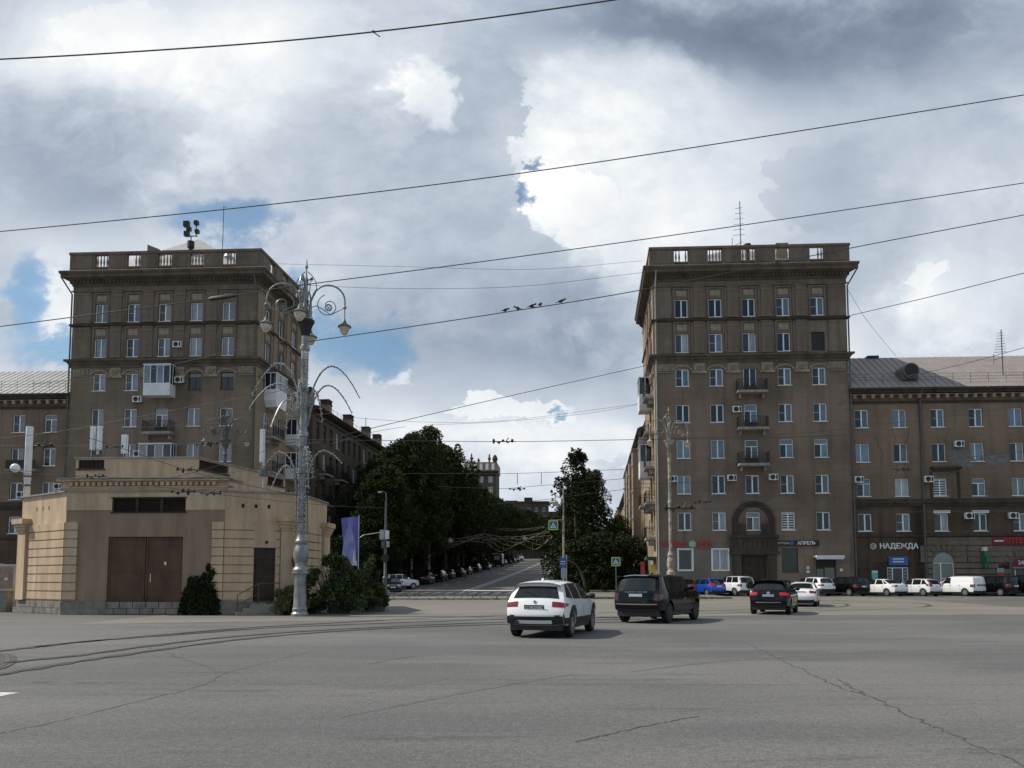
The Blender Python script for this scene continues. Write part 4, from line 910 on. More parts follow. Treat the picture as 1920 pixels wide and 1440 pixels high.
for px, Y, py, w in ((960, 330, 948, 22), (990, 300, 943, 16), (1012, 360, 962, 18)):
    P = at(px, py, Y); b = MB(); root = thing('distant_block', {960: 'pale flat roofed block far up the street above the treetops', 990: 'small grey block at the top of the street seen over the trees', 1012: 'low hazy block beyond the crest of the street'}[px], 'building', (P.x, Y, gz(Y)), 0, 'distant blocks at the top of the street')
    H = P.z-gz(Y); hs = [(u, u+1.4, z, z+1.6) for u in [1.5+3*i for i in range(int(w/3))] for z in (H-3.4, H-6.6, H-9.8)]
    F = Fac(root, (-w/2, 0, 0), R(-3)); F.mb('wall', wall(w, H, hs, 0), M['plaster_old'])
    b = MB(); b.quad((w, 0, 0), (w, 10, 0), (w, 10, H), (w, 0, H)); b.quad((0, 10, 0), (0, 0, 0), (0, 0, H), (0, 10, H)); b.quad((w, 10, 0), (0, 10, 0), (0, 10, H), (w, 10, H)); b.box(-.3, w+.3, -.4, 10.4, H, H+.6); b.box(w*.4, w*.6, 3, 6, H+.6, H+2.4); F.mb('roof', b, M['trim_dark'])
    for h in hs: window(F, h[0]+.7, h[2], 1.4, 1.6, 'dark')
# ---------------------------------------------------------------- the beige substation pavilion
def wallmat(name, col, dirt):
    return mk(name, col, .88, var=.3, scale=1.1, stretch=(1.6, 1.6, .28), col2=dirt, bump=.2, fine=.07)
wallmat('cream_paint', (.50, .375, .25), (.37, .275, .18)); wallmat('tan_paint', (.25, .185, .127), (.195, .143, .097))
def stone_mat():
    m = mk('plinth_stone', (.22, .20, .175), .85, var=.35, scale=2.5, bump=.5, bscale=12); return m
stone_mat(); mk('tin_grey', (.30, .29, .28), .5, metal=.4, var=.3)
KP = [Vector((-26.4, 45.5, 0)), Vector((-24.6, 38.7, 0)), Vector((-20.85, 36.05, 0)), Vector((-13.3, 35.7, 0)), Vector((-10.3, 36.9, 0)), Vector((-10.0, 41.6, 0)), Vector((-11.8, 47.5, 0))]
KI = thing('substation_pavilion', 'beige polygonal substation pavilion with rusty double gate and banded corners', 'building', KP[2])
def kf(i, z=0):
    a, c = KP[i], KP[i+1]; d = c-a; return Fac(KI, a-KP[2], math.atan2(d.y, d.x)), d.length
ZT = 5.72
def bands(b, u0, u1, z0=.66, z1=4.3, o=.085):
    n = 9; h = (z1-z0)/n
    for k in range(n):
        b.box(u0, u1, -o, -.001, z0+k*h+.055, z0+(k+1)*h); b.box(u0+.05, u1-.05, -.012, -.001, z0+k*h, z0+k*h+.055)
def capital(b, u0, u1):
    b.box(u0+.08, u1-.08, -.2, 0, .66, 3.95)
    for o, z0, z1 in ((.24, 3.95, 4.07), (.30, 4.07, 4.22), (.36, 4.22, 4.37), (.44, 4.37, 4.62)): b.box(u0+.1-(o-.2)*.8, u1-.1+(o-.2)*.8, -o, 0, z0, z1)
for i in range(6):
    F, L = kf(i); holes = []
    if i == 2: holes = [(2.06, 5.62, .42, 3.62), (2.2, 5.7, 4.78, 5.42)]
    if i == 3: holes = [(1.32, 2.28, .55, 3.12)]+[(.72+.58*k, .85+.58*k, 4.98, 5.16) for k in range(3)]
    if i == 1: holes = [(1.55+.62*k, 1.66+.62*k, 4.95, 5.17) for k in range(3)]
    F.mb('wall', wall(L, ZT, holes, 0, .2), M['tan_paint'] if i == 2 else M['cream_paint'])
    b = MB(); b.box(-.02 if i else 0, L+.02, -.09, -.001, -.1, .62)
    if i == 2: b = MB(); b.box(-.02, 2.05, -.09, -.001, -.1, .62); b.box(2.05, 5.63, -.05, -.001, -.1, .41); b.box(5.63, L+.02, -.09, -.001, -.1, .62)
    if i == 3: b = MB(); b.box(-.02, 1.3, -.09, -.001, -.1, .62); b.box(2.3, L+.02, -.09, -.001, -.1, .62)
    for k in range(int(L/.62)): b.box(k*.62+.02, k*.62+.6, -.102, -.09, .05, .3); b.box(k*.62+.3, min(L, k*.62+.88), -.102, -.09, .325, .6)
    F.mb('plinth', b, M['plinth_stone'])
    b = MB(); b.box(-.06, L+.06, -.1, .25, ZT, ZT+.07); F.mb('coping', b, M['tin_grey'])
    b = MB()
    if i == 1: bands(b, 1.02, L+.0); F.mb('corner_bands', b, M['cream_paint']); b = MB(); capital(b, .02, 1.0); F.mb('pilaster', b, M['cream_paint'])
    if i == 2:
        bands(b, 0, .62); F.mb('corner_bands', b, M['cream_paint']); b = MB(); bands(b, L-.55, L+.0); F.mb('corner_bands', b, M['cream_paint'])
        b = MB(); b.box(0, L, -.03, -.001, 4.86, ZT-.001) if False else (b.box(0, 2.19, -.03, -.001, 4.86, ZT-.001), b.box(5.71, L, -.03, -.001, 4.86, ZT-.001), b.box(2.19, 5.71, -.03, -.001, 5.43, ZT-.001)); F.mb('frieze_band', b, M['cream_paint'])
    if i == 3:
        bands(b, .0, 1.3); F.mb('corner_bands', b, M['cream_paint'])
        b = MB(); n = 9; h = (4.3-.66)/n
        bands(b, 2.3, L-.75); F.mb('corner_bands', b, M['cream_paint']); b = MB(); b.box(1.3, 2.3, -.085, -.001, 3.13, 4.3); F.mb('corner_bands', b, M['cream_paint'])
        b = MB(); capital(b, L-.8, L+.1); F.mb('pilaster', b, M['cream_paint'])
    if i == 4:
        bands(b, .5, L-1.1); F.mb('corner_bands', b, M['cream_paint']); b = MB(); capital(b, L-1.0, L+.1); F.mb('pilaster', b, M['cream_paint'])
        b = MB(); b.box(1.9, 2.5, -.08, -.061, 2.2, 3.6); F.mb('vent_panel', b, M['rust_dark'])
    if i == 1 or i == 3:
        b = MB()
        for (a, c, d, e) in [h for h in holes if h[2] > 4.5]: b.quad((a, .15, d), (c, .15, d), (c, .15, e), (a, .15, e))
        F.mb('vent_holes', b, M['black_plastic'])
F, L = kf(2)
b = MB(); b.box(2.06, 3.82, .10, .16, .42, 3.62); b.box(3.84, 5.62, .10, .16, .42, 3.62)
for x in (2.1, 3.74, 3.86, 5.54): b.box(x, x+.08, .07, .1, .42, 3.62)
for z in (.46, 2.0, 3.5): b.box(2.1, 3.8, .075, .1, z, z+.07); b.box(3.86, 5.58, .075, .1, z, z+.07)
o = F.mb('gate', b, M['rust']); b = MB(); b.box(4.74, 4.84, .04, .07, 2.3, 2.45); b.tube([(4.1, .05, 1.5), (4.1, .05, 1.9)], .02, 5); F.mb('gate_handle', b, M['ac_white'])
b = MB(); b.box(2.2, 5.7, .16, .2, 4.78, 5.42)
for k in range(3):
    x = 2.2+k*1.17; b.box(x, x+.06, .02, .16, 4.78, 5.42); b.box(x+1.1, x+1.16, .02, .16, 4.78, 5.42)
    for j in range(8): b.quad((x+.06, .04, 4.8+j*.077), (x+1.1, .04, 4.8+j*.077), (x+1.1, .12, 4.86+j*.077), (x+.06, .12, 4.86+j*.077))
b.box(2.14, 5.76, -.045, 0, 4.72, 4.779); b.box(2.14, 5.76, -.045, 0, 5.42, 5.47); F.mb('louvre_vent', b, M['rust_dark'])
b = MB(); b.profile([(0, 5.80), (.1, 5.80), (.14, 5.88), (.2, 5.9), (.2, 5.95), (0, 5.95)], -.1, L+.1, .6, .6); b.box(-.15, L+.25, -.12, .5, 5.951, 6.17); b.profile([(.1, 6.171), (.36, 6.2), (.36, 6.28), (.1, 6.30)], -.1, L+.1, .6, .6); F.mb('cornice', b, M['cream_paint'])
b = MB()
out = []
for k in range(26): x = .25+k*(L-.5)/26; out += [(x, 6.14), (x, 5.99), (x+.15, 5.99), (x+.15, 6.14)]
b.prism([(L-.2, 6.165), (.2, 6.165), (.2, 6.14)]+out+[(L-.2, 6.14)], -.28, -.121)
F.mb('dentils', b, M['cream_paint'])
b = MB(); b.box(-.25, L+.3, -.42, 1.6, 6.30, 6.34); F.mb('flashing', b, M['tin_grey'])
F, L = kf(3)
b = MB(); b.box(1.32, 2.28, .08, .14, .55, 2.6); b.box(1.32, 2.28, .05, .079, 2.6, 2.68); b.box(1.4, 2.2, .06, .079, .75, 2.45); F.mb('door', b, M['rust_dark'])
b = MB(); b.box(1.32, 2.28, .06, .1, 2.68, 3.12); F.mb('transom', b, M['iron'])
b = MB(); b.tube([(1.9, -.1, 3.42), (1.9, -.28, 3.42), (1.9, -.36, 3.36)], .025, 6); b.lathe([(.03, 3.3), (.09, 3.36), (.03, 3.44)], 1.85, -.33, 8); F.mb('wall_lamp', b, M['iron'])
b = MB()
for k in range(3): b.box(.55+k*.3, 2.5, -1.2, -.11, -.02+k*.18 if k else -.02, .16+k*.18)
F.mb('steps', b, M['plinth_stone'])
b = MB()
for x, z0 in ((.6, .0), (1.5, .5)): b.tube([(x, -1.15, z0), (x, -1.15, z0+.95)], .025, 6)
b.tube([(.6, -1.15, .95), (1.5, -1.15, 1.45), (2.4, -1.15, 1.45), (2.4, -1.15, .5)], .025, 6); b.tube([(.6, -1.15, .5), (1.5, -1.15, 1.0)], .02, 6)
F.mb('handrail', b, M['rust'])
# roof deck and the set back upper tier with its lattice panels
b = MB(); b.poly([tuple(p-KP[2]+Vector((0, 0, 5.6))) for p in KP]); b.poly([(p-KP[2])+Vector((0, 0, z)) for p, z in ((KP[6], 0), (KP[0], 0), (KP[0], 5.7), (KP[6], 5.7))]); b.build('roof', M['tin_grey'], KI)
UP = [Vector((-21.6, 44, 0)), Vector((-22.0, 38.7, 0)), Vector((-15.75, 38.45, 0)), Vector((-13.75, 46.5, 0))]
for i in range(3):
    a, c = UP[i], UP[i+1]; d = c-a; F = Fac(KI, a-KP[2], math.atan2(d.y, d.x)); L = d.length
    h = [(.12, 1.45, 7.22, 7.66)] if i == 1 else ([(.1, 2.6, 7.22, 7.66), (6.4, L-.1, 7.22, 7.66)] if i == 2 else [])
    F.mb('upper_wall', wall(L, 7.72, h, 5.6, .2), M['cream_paint'])
    if h:
        for (u0, u1, z0, z1) in h:
            b = MB()
            n = int((u1-u0)/.2)
            for k in range(n): x = u0+(k+.5)*(u1-u0)/n; b.tube([(x+.085*cos(t*pi/5), .08, (z0+z1)/2+.2*sin(t*pi/5)) for t in range(11)], .022, 4); b.box(x-.1, x-.085, .06, .1, z0, z1)
            b.quad((u0, .17, z0), (u1, .17, z0), (u1, .17, z1), (u0, .17, z1)); b.box(u0-.06, u1+.06, -.08, -.001, z0-.09, z0-.01)
            F.mb('lattice_panel', b, M['trim_dark']); 
    b = MB(); b.box(-.05, L+.05, -.07, .25, 7.72, 7.79); F.mb('coping', b, M['tin_grey'])
b = MB(); b.poly([p-KP[2]+Vector((0, 0, 7.2)) for p in UP]); b.build('roof', M['tin_grey'], KI)
# telecom masts standing on the pavilion roof
def mast(px, y0, y1, Y, w, lab, panels=1, r=.05, big=False):
    a = at(px, y1, Y); zb = zat(y0, Y); root = thing('antenna_mast', lab, 'antenna mast', (a.x, Y, zb), R(-8), 'telecom masts on the pavilion roof'); H = a.z-zb
    b = MB(); b.tube([(0, 0, 0), (0, 0, H)], r, 8); b.box(-.2, .2, -.2, .2, 0, .04); b.build('pole', M['tin'], root, smooth=40)
    for k in range(panels):
        x = (.0 if panels == 1 else -.19+.38*k); b = MB(); h = H*.55 if not big else H*.62; z1 = H-.02 if not big else H; ww = w/2
        b.prism([(x-ww, z1-h), (x+ww, z1-h), (x+ww, z1), (x-ww, z1)], -.28, -.12); b.box(x-ww+.02, x+ww-.02, -.3, -.281, z1-h+.04, z1-.04); b.box(x-.04, x+.04, -.12, 0, z1-h*.25, z1-h*.2); b.box(x-.04, x+.04, -.12, 0, z1-h*.85, z1-h*.8); b.build('antenna_panel', M['panel_white'], root)
    b = MB(); b.box(-.16, .16, -.14, .14, H*.22, H*.34); b.build('radio_box', M['iron_grey'], root)
mast(186, 880, 800, 39.6, .2, 'pair of pale antenna panels on a mast above the left lattice of the pavilion', 2)
mast(239, 880, 816, 39.6, .28, 'single white antenna panel on a short mast above the pavilion roof')
mast(496, 918, 806, 38.4, .2, 'thin mast with one tall white antenna panel beside the ornate lamp')
a = at(56, 800, 41.5); zb = 0; root = thing('white_column_mast', 'thick white tubular mast rising behind the left corner of the pavilion', 'antenna mast', (a.x, 41.5, 0))
b = MB(); b.lathe([(.16, 0), (.16, zat(900, 41.5)), (.18, zat(899, 41.5)), (.18, a.z), (.0, a.z+.03)], 0, 0, 14); b.build('column', M['panel_white'], root, smooth=40)
b = MB(); b.tube([(0, 0, a.z-.1), (0, 0, a.z+.55)], .02, 5); b.build('rod', M['iron_grey'], root)
b = MB(); b.tube([(-.15, -.1, zat(886, 41.5)), (-.5, -.3, zat(880, 41.5))], .03, 6); b.sphere((-.5, -.3, zat(879, 41.5)), .24, 12, 8); b.build('dish', M['panel_white'], root, smooth=True)
for k, z in enumerate((912, 895)):
    b = MB(); b.lathe([(.215, zat(z, 41.5)), (.215, zat(z-3, 41.5))], 0, 0, 12); b.build('clamp', M['iron_grey'], root)
for px, py in ((62, 1003), (0, 1007)): pass
# low stone wall and cabinet by the left frame edge
P = gnd(-60, 1148); root = thing('retaining_wall', 'low grey stone wall beside the left corner of the pavilion', 'wall', (P.x, P.y, 0)); b = MB(); b.box(-4, 1.9, 0, .5, -.1, 1.05); b.build('stone', M['plinth_stone'], root); b = MB(); b.box(-4.05, 1.95, -.05, .55, 1.05, 1.15); b.build('coping', M['kerb_stone'], root)
P = at(12, 1060, 43.5); root = thing('utility_cabinet', 'tall grey metal cabinet behind the low stone wall', 'cabinet', (P.x, 43.5, 0)); b = MB(); b.box(-.45, .45, 0, .5, .1, zat(1058, 43.5)); b.build('case', M['tin'], root); b = MB(); b.box(-.4, .4, -.02, -.001, .2, zat(1060, 43.5)-.05); b.build('door', M['lintel'], root); b = MB(); b.box(-.06, .12, -.03, -.021, 1.6, 1.75); b.build('plate', M['ac_white'], root)
# small bench and railing in front
def bench(px, py, lab, w=1.1):
    P = gnd(px, py); root = thing('bench', lab, 'bench', (P.x, P.y, 0), R(-3), 'benches beside the pavilion')
    b = MB()
    for k in range(3): b.box(-w/2, w/2, -.2+k*.14, -.08+k*.14, .40, .44)
    b.build('seat', M['rust'], root)
    for s in (-1, 1): b = MB(); b.box(s*(w/2-.12)-.03, s*(w/2-.12)+.03, -.2, -.15, 0, .399); b.box(s*(w/2-.12)-.03, s*(w/2-.12)+.03, .15, .2, 0, .399); b.box(s*(w/2-.12)-.03, s*(w/2-.12)+.03, -.15, .15, .34, .38); b.build('leg', M['iron_grey'], root)
bench(315, 1153, 'low dark wooden bench in front of the rusty gate')
bench(502, 1153, 'small pale bench between the pavilion steps and the bushes', .9)
# ---------------------------------------------------------------- ornate lamp posts
mk('lamp_glass', (.55, .50, .38), .15, spec=.8, var=.35, scale=6); mk('bulb_led', (.5, .5, .46), .3)
mk('old_paint', (.33, .31, .27), .7, var=.6, scale=3, col2=(.15, .10, .07), bump=.4)
def lantern(root, p, mat, s=1.0):
    b = MB(); b.tube([(p[0], p[1], p[2]+.95*s), (p[0], p[1], p[2]+.3*s)], .022, 6)
    b.lathe([(.30*s, p[2]+.02), (.31*s, p[2]+.06), (.22*s, p[2]+.13*s), (.10*s, p[2]+.22*s), (.06*s, p[2]+.32*s), (.03*s, p[2]+.42*s)], p[0], p[1], 14); o = b.build('lantern', mat, root, smooth=40)
    b = MB(); b.lathe([(.03*s, p[2]-.34*s), (.12*s, p[2]-.30*s), (.22*s, p[2]-.1*s), (.25*s, p[2]+.02)], p[0], p[1], 14); g = b.build('globe', M['lamp_glass'], o, smooth=True)
def spiral(c, ax, r0, r1, t0, t1, n=22): return [c+ax*(r0+(r1-r0)*k/n)*cos(t0+(t1-t0)*k/n)+Vector((0, 0, 1))*(r0+(r1-r0)*k/n)*sin(t0+(t1-t0)*k/n) for k in range(n+1)]
def lamp_post(lab, loc, H, mat, arms, garland=False, rz=0.0, group='ornate lamp posts'):
    root = thing('street_lamp', lab, 'street lamp', loc, rz, group); k = H/16.0; m = M[mat]
    sc = .76 if garland else .68; b = MB(); b.lathe([(rr*sc, zz_) for rr, zz_ in [(.50, 0), (.50, .12), (.42, .2), (.44, .34), (.38, .42), (.36, .9), (.33, 1.75), (.37, 1.85), (.46, 1.9), (.47, 2.08), (.40, 2.14), (.33, 2.25), (.36, 2.4), (.44, 2.62), (.45, 2.82), (.38, 3.05), (.31, 3.14), (.30, 3.2), (.36, 3.26), (.36, 3.36), (.29, 3.42), (.23, 3.62)]], 0, 0, 20); b.build('pedestal', m, root, smooth=35)
    tk = 1 if garland else .72; b = MB(); b.lathe([(rr*tk, zz_) for rr, zz_ in [(.17, 3.6), (.165, 7.9*k), (.22, 7.92*k), (.22, 8.1*k), (.165, 8.15*k), (.16, 9.9*k), (.205, 9.95*k), (.205, 10.1*k), (.155, 10.15*k), (.17, 11.8*k), (.22, 11.85*k), (.22, 12.0*k), (.17, 12.05*k), (.16, 12.5*k)]], 0, 0, 16); b.build('shaft', m, root, smooth=35)
    b = MB(); b.lathe([(.16, 12.45*k), (.2, 12.55*k), (.33, 12.95*k), (.42, 13.1*k), (.42, 13.2*k), (.1, 13.25*k)], 0, 0, 8); b.build('cup', M['iron'] if garland else m, root)
    b = MB(); b.lathe([(.08, 13.2*k), (.07, 14.9*k), (.05, 15.0*k), (.09, 15.1*k), (.03, 15.25*k), (.03, 15.55*k), (.08, 15.65*k), (.05, 15.75*k), (.01, 16.05*k)], 0, 0, 8)
    for a in range(4):
        ax = Vector((cos(a*pi/2+.3), sin(a*pi/2+.3), 0)); b.tube([Vector((0, 0, 13.2*k))+ax*(.13+.05*sin(t*.9))+Vector((0, 0, t*.19*k)) for t in range(11)], .022, 5)
    b.build('spire', m, root, smooth=40)
    for a in range(2):
        ax = Vector((cos(a*pi), sin(a*pi), 0)); b = MB(); b.tube(spiral(Vector((0, 0, 15.0*k))+ax*.2, ax, .04, .17, -.5, 4.6), .02, 5); b.tube([ax*(.06+.42*sin(pi*t/12)**.8)+Vector((0, 0, (14.0+1.45*t/12)*k)) for t in range(13)], .02, 5); b.sphere(ax*.24+Vector((0, 0, 15.12*k)), .075); b.build('finial_scroll', M['iron_grey'] if garland else m, root, smooth=40)
    for i in range(arms):
        a = i*2*pi/arms+.12; ax = Vector((cos(a), sin(a), 0)); up = Vector((0, 0, 1)); b = MB(); c = ax*1.0*k+up*14.15*k; r = .72*k
        pts = [ax*.12+up*13.4*k, ax*.2+up*14.0*k]+[c+ax*r*cos(t)+up*r*sin(t)*1.0 for t in [pi*.86-j*pi*.86/12 for j in range(13)]]+[c+ax*r+up*(-.25)*k]
        b.tube(pts, .042, 6)
        b.tube(spiral(c+ax*.0-up*.25*k, ax, .55*k, .16*k, -1.9*pi+1.6, .9*pi), .022, 5); b.tube([ax*.12+up*13.75*k, ax*.45*k+up*13.9*k, ax*.75*k+up*13.75*k, ax*1.1*k+up*13.5*k, c+ax*r-up*.3*k], .022, 5)
        b.add(MB().lathe([(.17, 0), (.17, .05), (.11, .05), (.11, 0)], seg=10, cap=False), Matrix.Translation(c-up*.32*k) @ Matrix.Rotation(a, 4, 'Z') @ Matrix.Rotation(R(90), 4, 'X'))
        for t in range(6): b.tube([c-up*.32*k, c-up*.32*k+ax*.16*cos(t*pi/3)+up*.16*sin(t*pi/3)], .014, 4)
        b.sphere(c+ax*r-up*.28*k, .085*k); b.build('arm', m, root, smooth=40)
        lantern(root, c+ax*r+up*(-1.22)*k, M['iron_grey'] if garland else m, 1.0*k)
    if garland:
        r_ = random.Random(3); up = Vector((0, 0, 1))
        def branch(a, z0, reach, rise, drop, n=18):
            ax = Vector((cos(a), sin(a), 0)); b = MB(); P_ = []
            for j in range(n+1):
                t = j/n; x = .24+reach*t**1.25; z = z0+(rise*(1-(1-t/.52)**2) if t < .52 else rise-(rise*.25+drop*.75)*((t-.52)/.48)**1.9); P_.append(ax*x+up*z)
            b.tube(P_, [.044-.02*j/n for j in range(n+1)], 5); g = MB()
            o = b.build('garland_branch', M['silver_paint'], root, smooth=40)
            for p in P_[3:]:
                for s in (-1, 1): q = p+Vector((-ax.y, ax.x, 0))*s*.06+up*r_.uniform(-.05, .06); g.sphere(q, .027, 6, 4); g.tube([p, q], .008, 3)
            g.build('fairy_lights', M['bulb_led'], o)
        for a, z0, re, ri, dr in ((0.1, 9.6, 2.25, 1.75, 1.35), (.25, 8.9, 1.9, 1.6, 1.1), (pi-.1, 9.7, 2.2, 1.8, 1.3), (pi+.2, 9.0, 2.1, 1.45, 1.05), (1.7, 9.5, .9, 2.0, 1.6), (-1.2, 9.6, .8, 2.2, 1.5), (-1.6, 8.9, .8, 1.6, 1.3), (2.4, 8.7, 1.2, 1.5, 1.5), (-2.2, 8.4, 1.5, 1.2, 1.4), (.9, 8.6, .8, 1.7, 1.2),
                                  (0.05, 6.2, 1.5, 1.25, .35), (pi, 6.0, 1.7, 1.35, .75), (-1.1, 5.8, 1.0, 1.7, 1.9), (pi+.5, 5.6, 1.1, 1.1, 1.0), (1.5, 6.1, 1.2, 1.4, 1.0)): branch(a, z0, re, ri, dr)
        for j in range(6):                        # strings of bulbs up the shaft
            a = j*pi/3+.2; b = MB(); b.tube([(.25*cos(a), .25*sin(a), 3.7), (.23*cos(a), .23*sin(a), 8.0)], .02, 4); o = b.build('light_string', M['iron_grey'], root); g = MB()
            for q in range(17): g.sphere((.28*cos(a), .28*sin(a), 3.85+q*.245), .026, 6, 4)
            g.build('fairy_lights', M['bulb_led'], o)
        for z in (7.6, 6.4, 5.2, 4.2): b = MB(); b.lathe([(.26, z), (.26, z+.03)], 0, 0, 14); b.build('clamp_ring', M['silver_paint'], root)
    return root
P = at(563, 1100, 34.6); lamp_post('tall silver painted lamp post with fairy light branches before the pavilion', (P.x, 34.6, 0), 16.3, 'silver_paint', 4, True)
P = at(1257, 1000, 58); lamp_post('weathered pale lamp post in front of the right tower', (P.x, 58, gz(58)), 14.6, 'old_paint', 2, False, R(8))
P = at(421, 900, 58); lamp_post('dark two armed lamp post showing above the pavilion roof', (P.x, 58, gz(58)), 14.7, 'iron_grey', 2, False, R(-4))
# ---------------------------------------------------------------- vegetation
def leaf_mat(name, c0, c1, tr=.25):
    m = bpy.data.materials.new(name); m.use_nodes = True; N, Lk = m.node_tree.nodes, m.node_tree.links; b = N['Principled BSDF']; b.inputs['Roughness'].default_value = .8; b.inputs['Specular IOR Level'].default_value = .12
    t = N.new('ShaderNodeTexCoord'); nz = N.new('ShaderNodeTexNoise'); nz.inputs['Scale'].default_value = 1.1; nz.inputs['Detail'].default_value = 3; Lk.new(t.outputs['Object'], nz.inputs['Vector'])
    nf = N.new('ShaderNodeTexWhiteNoise'); g = N.new('ShaderNodeNewGeometry'); Lk.new(g.outputs['Random Per Island'], nf.inputs['Vector'])
    mr = N.new('ShaderNodeMath'); mr.operation = 'MULTIPLY_ADD'; Lk.new(g.outputs['Random Per Island'], mr.inputs[0]); mr.inputs[1].default_value = .6; Lk.new(nz.outputs['Fac'], mr.inputs[2])
    m2 = N.new('ShaderNodeMapRange'); Lk.new(mr.outputs[0], m2.inputs[0]); m2.inputs[1].default_value = .4; m2.inputs[2].default_value = 1.15
    mx = N.new('ShaderNodeMix'); mx.data_type = 'RGBA'; Lk.new(m2.outputs[0], mx.inputs[0]); mx.inputs[6].default_value = c0+(1,); mx.inputs[7].default_value = c1+(1,); Lk.new(mx.outputs[2], b.inputs['Base Color'])
    tl = N.new('ShaderNodeBsdfTranslucent'); Lk.new(mx.outputs[2], tl.inputs[0]); ms = N.new('ShaderNodeMixShader'); ms.inputs[0].default_value = tr
    Lk.new(b.outputs[0], ms.inputs[1]); Lk.new(tl.outputs[0], ms.inputs[2]); Lk.new(ms.outputs[0], N['Material Output'].inputs[0]); M[name] = m
leaf_mat('leaf_linden', (.013, .021, .007), (.048, .062, .020), .12); leaf_mat('leaf_birch', (.018, .025, .010), (.064, .072, .03), .15); leaf_mat('leaf_spruce', (.010, .016, .007), (.034, .046, .018), .06)
leaf_mat('leaf_bush', (.020, .032, .011), (.105, .135, .048), .2); leaf_mat('leaf_grass', (.07, .08, .03), (.24, .22, .10))
mk('bark', (.085, .07, .055), .95, var=.5, scale=3, stretch=(1, 1, .2), bump=.5); mk('birch_bark', (.42, .41, .38), .85, var=.6, scale=2, stretch=(1, 1, 3), col2=(.06, .055, .05))
def leaves(b, c, n, size, r_, droop=0.0, long=1.35):
    """a clump of leaf sized faces scattered through an ellipsoid c = (centre, radii)"""
    (cx, cy, cz), (rx, ry, rz) = c
    for _ in range(n):
        while True:
            x, y, z = r_.uniform(-1, 1), r_.uniform(-1, 1), r_.uniform(-1, 1); q = x*x+y*y+z*z
            if q < 1 and r_.random() < .25+.75*q: break
        p = Vector((cx+x*rx, cy+y*ry, cz+z*rz)); s = size*r_.uniform(.55, 1.3)
        a = Vector((r_.gauss(0, 1)+x*.5, r_.gauss(0, 1)+y*.5, r_.gauss(0, .7)-droop)).normalized(); t = a.cross(Vector((r_.gauss(0, 1), r_.gauss(0, 1), r_.gauss(0, 1)))).normalized()
        b.poly([p-a*s*long*.5, p+t*s*.42-a*s*.05, p+a*s*long*.5, p-t*s*.42+a*s*.05])
def trunk_mesh(H, r0, seed, limbs, top):
    r_ = random.Random(seed); b = MB(); P = [Vector((r_.uniform(-.1, .1)*i*.6, r_.uniform(-.1, .1)*i*.6, top*i/7)) for i in range(8)]; P[0] = Vector((0, 0, -.2)); b.tube(P, [r0*1.25]+[r0*(1-.85*i/7) for i in range(1, 8)], 8)
    for k in range(limbs):
        i = 2+k % 5; a = k*2.4+r_.uniform(-.3, .3); L = H*r_.uniform(.16, .26)*(1-.09*i); s = P[i]
        Q = [s+Vector((cos(a)*L*t, sin(a)*L*t, L*.75*t**.8)) for t in (0, .35, .7, 1)]; b.tube(Q, [r0*.42*(1-.12*i), r0*.3*(1-.12*i), r0*.18, r0*.05], 5)
    return b
TREES = {}
def tree_kind(key, H, clumps, nleaf, size, lmat, bark, r0, limbs=9, droop=0.0, long=1.35, top=.86):
    r_ = random.Random(len(key)*31+int(H)); b = MB()
    for c in clumps(r_): leaves(b, c, max(14, int(nleaf*r_.uniform(.7, 1.3)*min(1, (c[1][0]/1.1)**1.6))), size, r_, droop, long)
    TREES[key] = (b.mesh('crown', M[lmat]), trunk_mesh(H, r0, int(H*10), limbs, H*top).mesh('trunk', M[bark], 50))
def round_crown(H, w, n, z0=.22, pw=.8):
    def f(r_):
        out = []
        for i in range(n):
            t = (i+.5)/n; z = H*(z0+(1-z0)*t); rr = w*(sin(pi*min(1, (t*.86+.16)))**pw); a = i*2.399; q = r_.uniform(.35, 1.0)
            s = w*r_.uniform(.16, .42); out.append(((rr*q*cos(a), rr*q*sin(a), min(z, H-s*.5)), (s, s, s*r_.uniform(.6, .9))))
            if i % 2: s = w*r_.uniform(.06, .13); a += r_.uniform(-1, 1); q = r_.uniform(.98, 1.28); out.append(((rr*q*cos(a), rr*q*sin(a), min(z*r_.uniform(1.0, 1.06), H)), (s, s, s*r_.uniform(1.0, 2.2))))
        return out
    return f
def cone_crown(H, w, n, z0=.1):
    def f(r_):
        out = []
        for i in range(n):
            t = (i/n)**.85; z = H*(z0+(1-z0)*t); rr = w*(1-t)**.6*r_.uniform(.45, 1.15); a = i*2.399; s = (.38+.95*(1-t))*w/4
            out.append(((rr*cos(a), rr*sin(a), z-.06*rr), (s*1.25, s*1.25, s*.75)))
        return out
    return f
tree_kind('linden', 19, round_crown(19, 4.5, 95, .25, .7), 270, .26, 'leaf_linden', 'bark', .32)
tree_kind('maple', 17, round_crown(17, 4.8, 85, .24, .65), 270, .27, 'leaf_linden', 'bark', .3)
tree_kind('birch', 20, round_crown(20, 3.3, 80, .2, .75), 220, .2, 'leaf_birch', 'birch_bark', .2, 8, .9, 1.7)
def poplar(r_):
    out = []
    for i in range(190):
        t = r_.random()**.9; w = 4.1*(lerp_(.92, 1.0, t/.35) if t < .35 else (lerp_(1.0, .74, (t-.35)/.3) if t < .65 else lerp_(.74, .12, (t-.65)/.35))); a = r_.uniform(0, 6.283); q = math.sqrt(r_.uniform(.15, 1.0)); s = r_.uniform(.35, 1.0)*(1-.35*t)
        out.append(((w*q*cos(a), w*q*sin(a), 17*(.03+.95*t)), (s, s, s*r_.uniform(.8, 1.4))))
        if i % 3 == 0: s *= .4; out.append(((w*1.1*cos(a), w*1.1*sin(a), 17*(.05+.95*t)), (s, s, s*1.5)))
    return out
lerp_ = lambda a, b, t: a+(b-a)*t
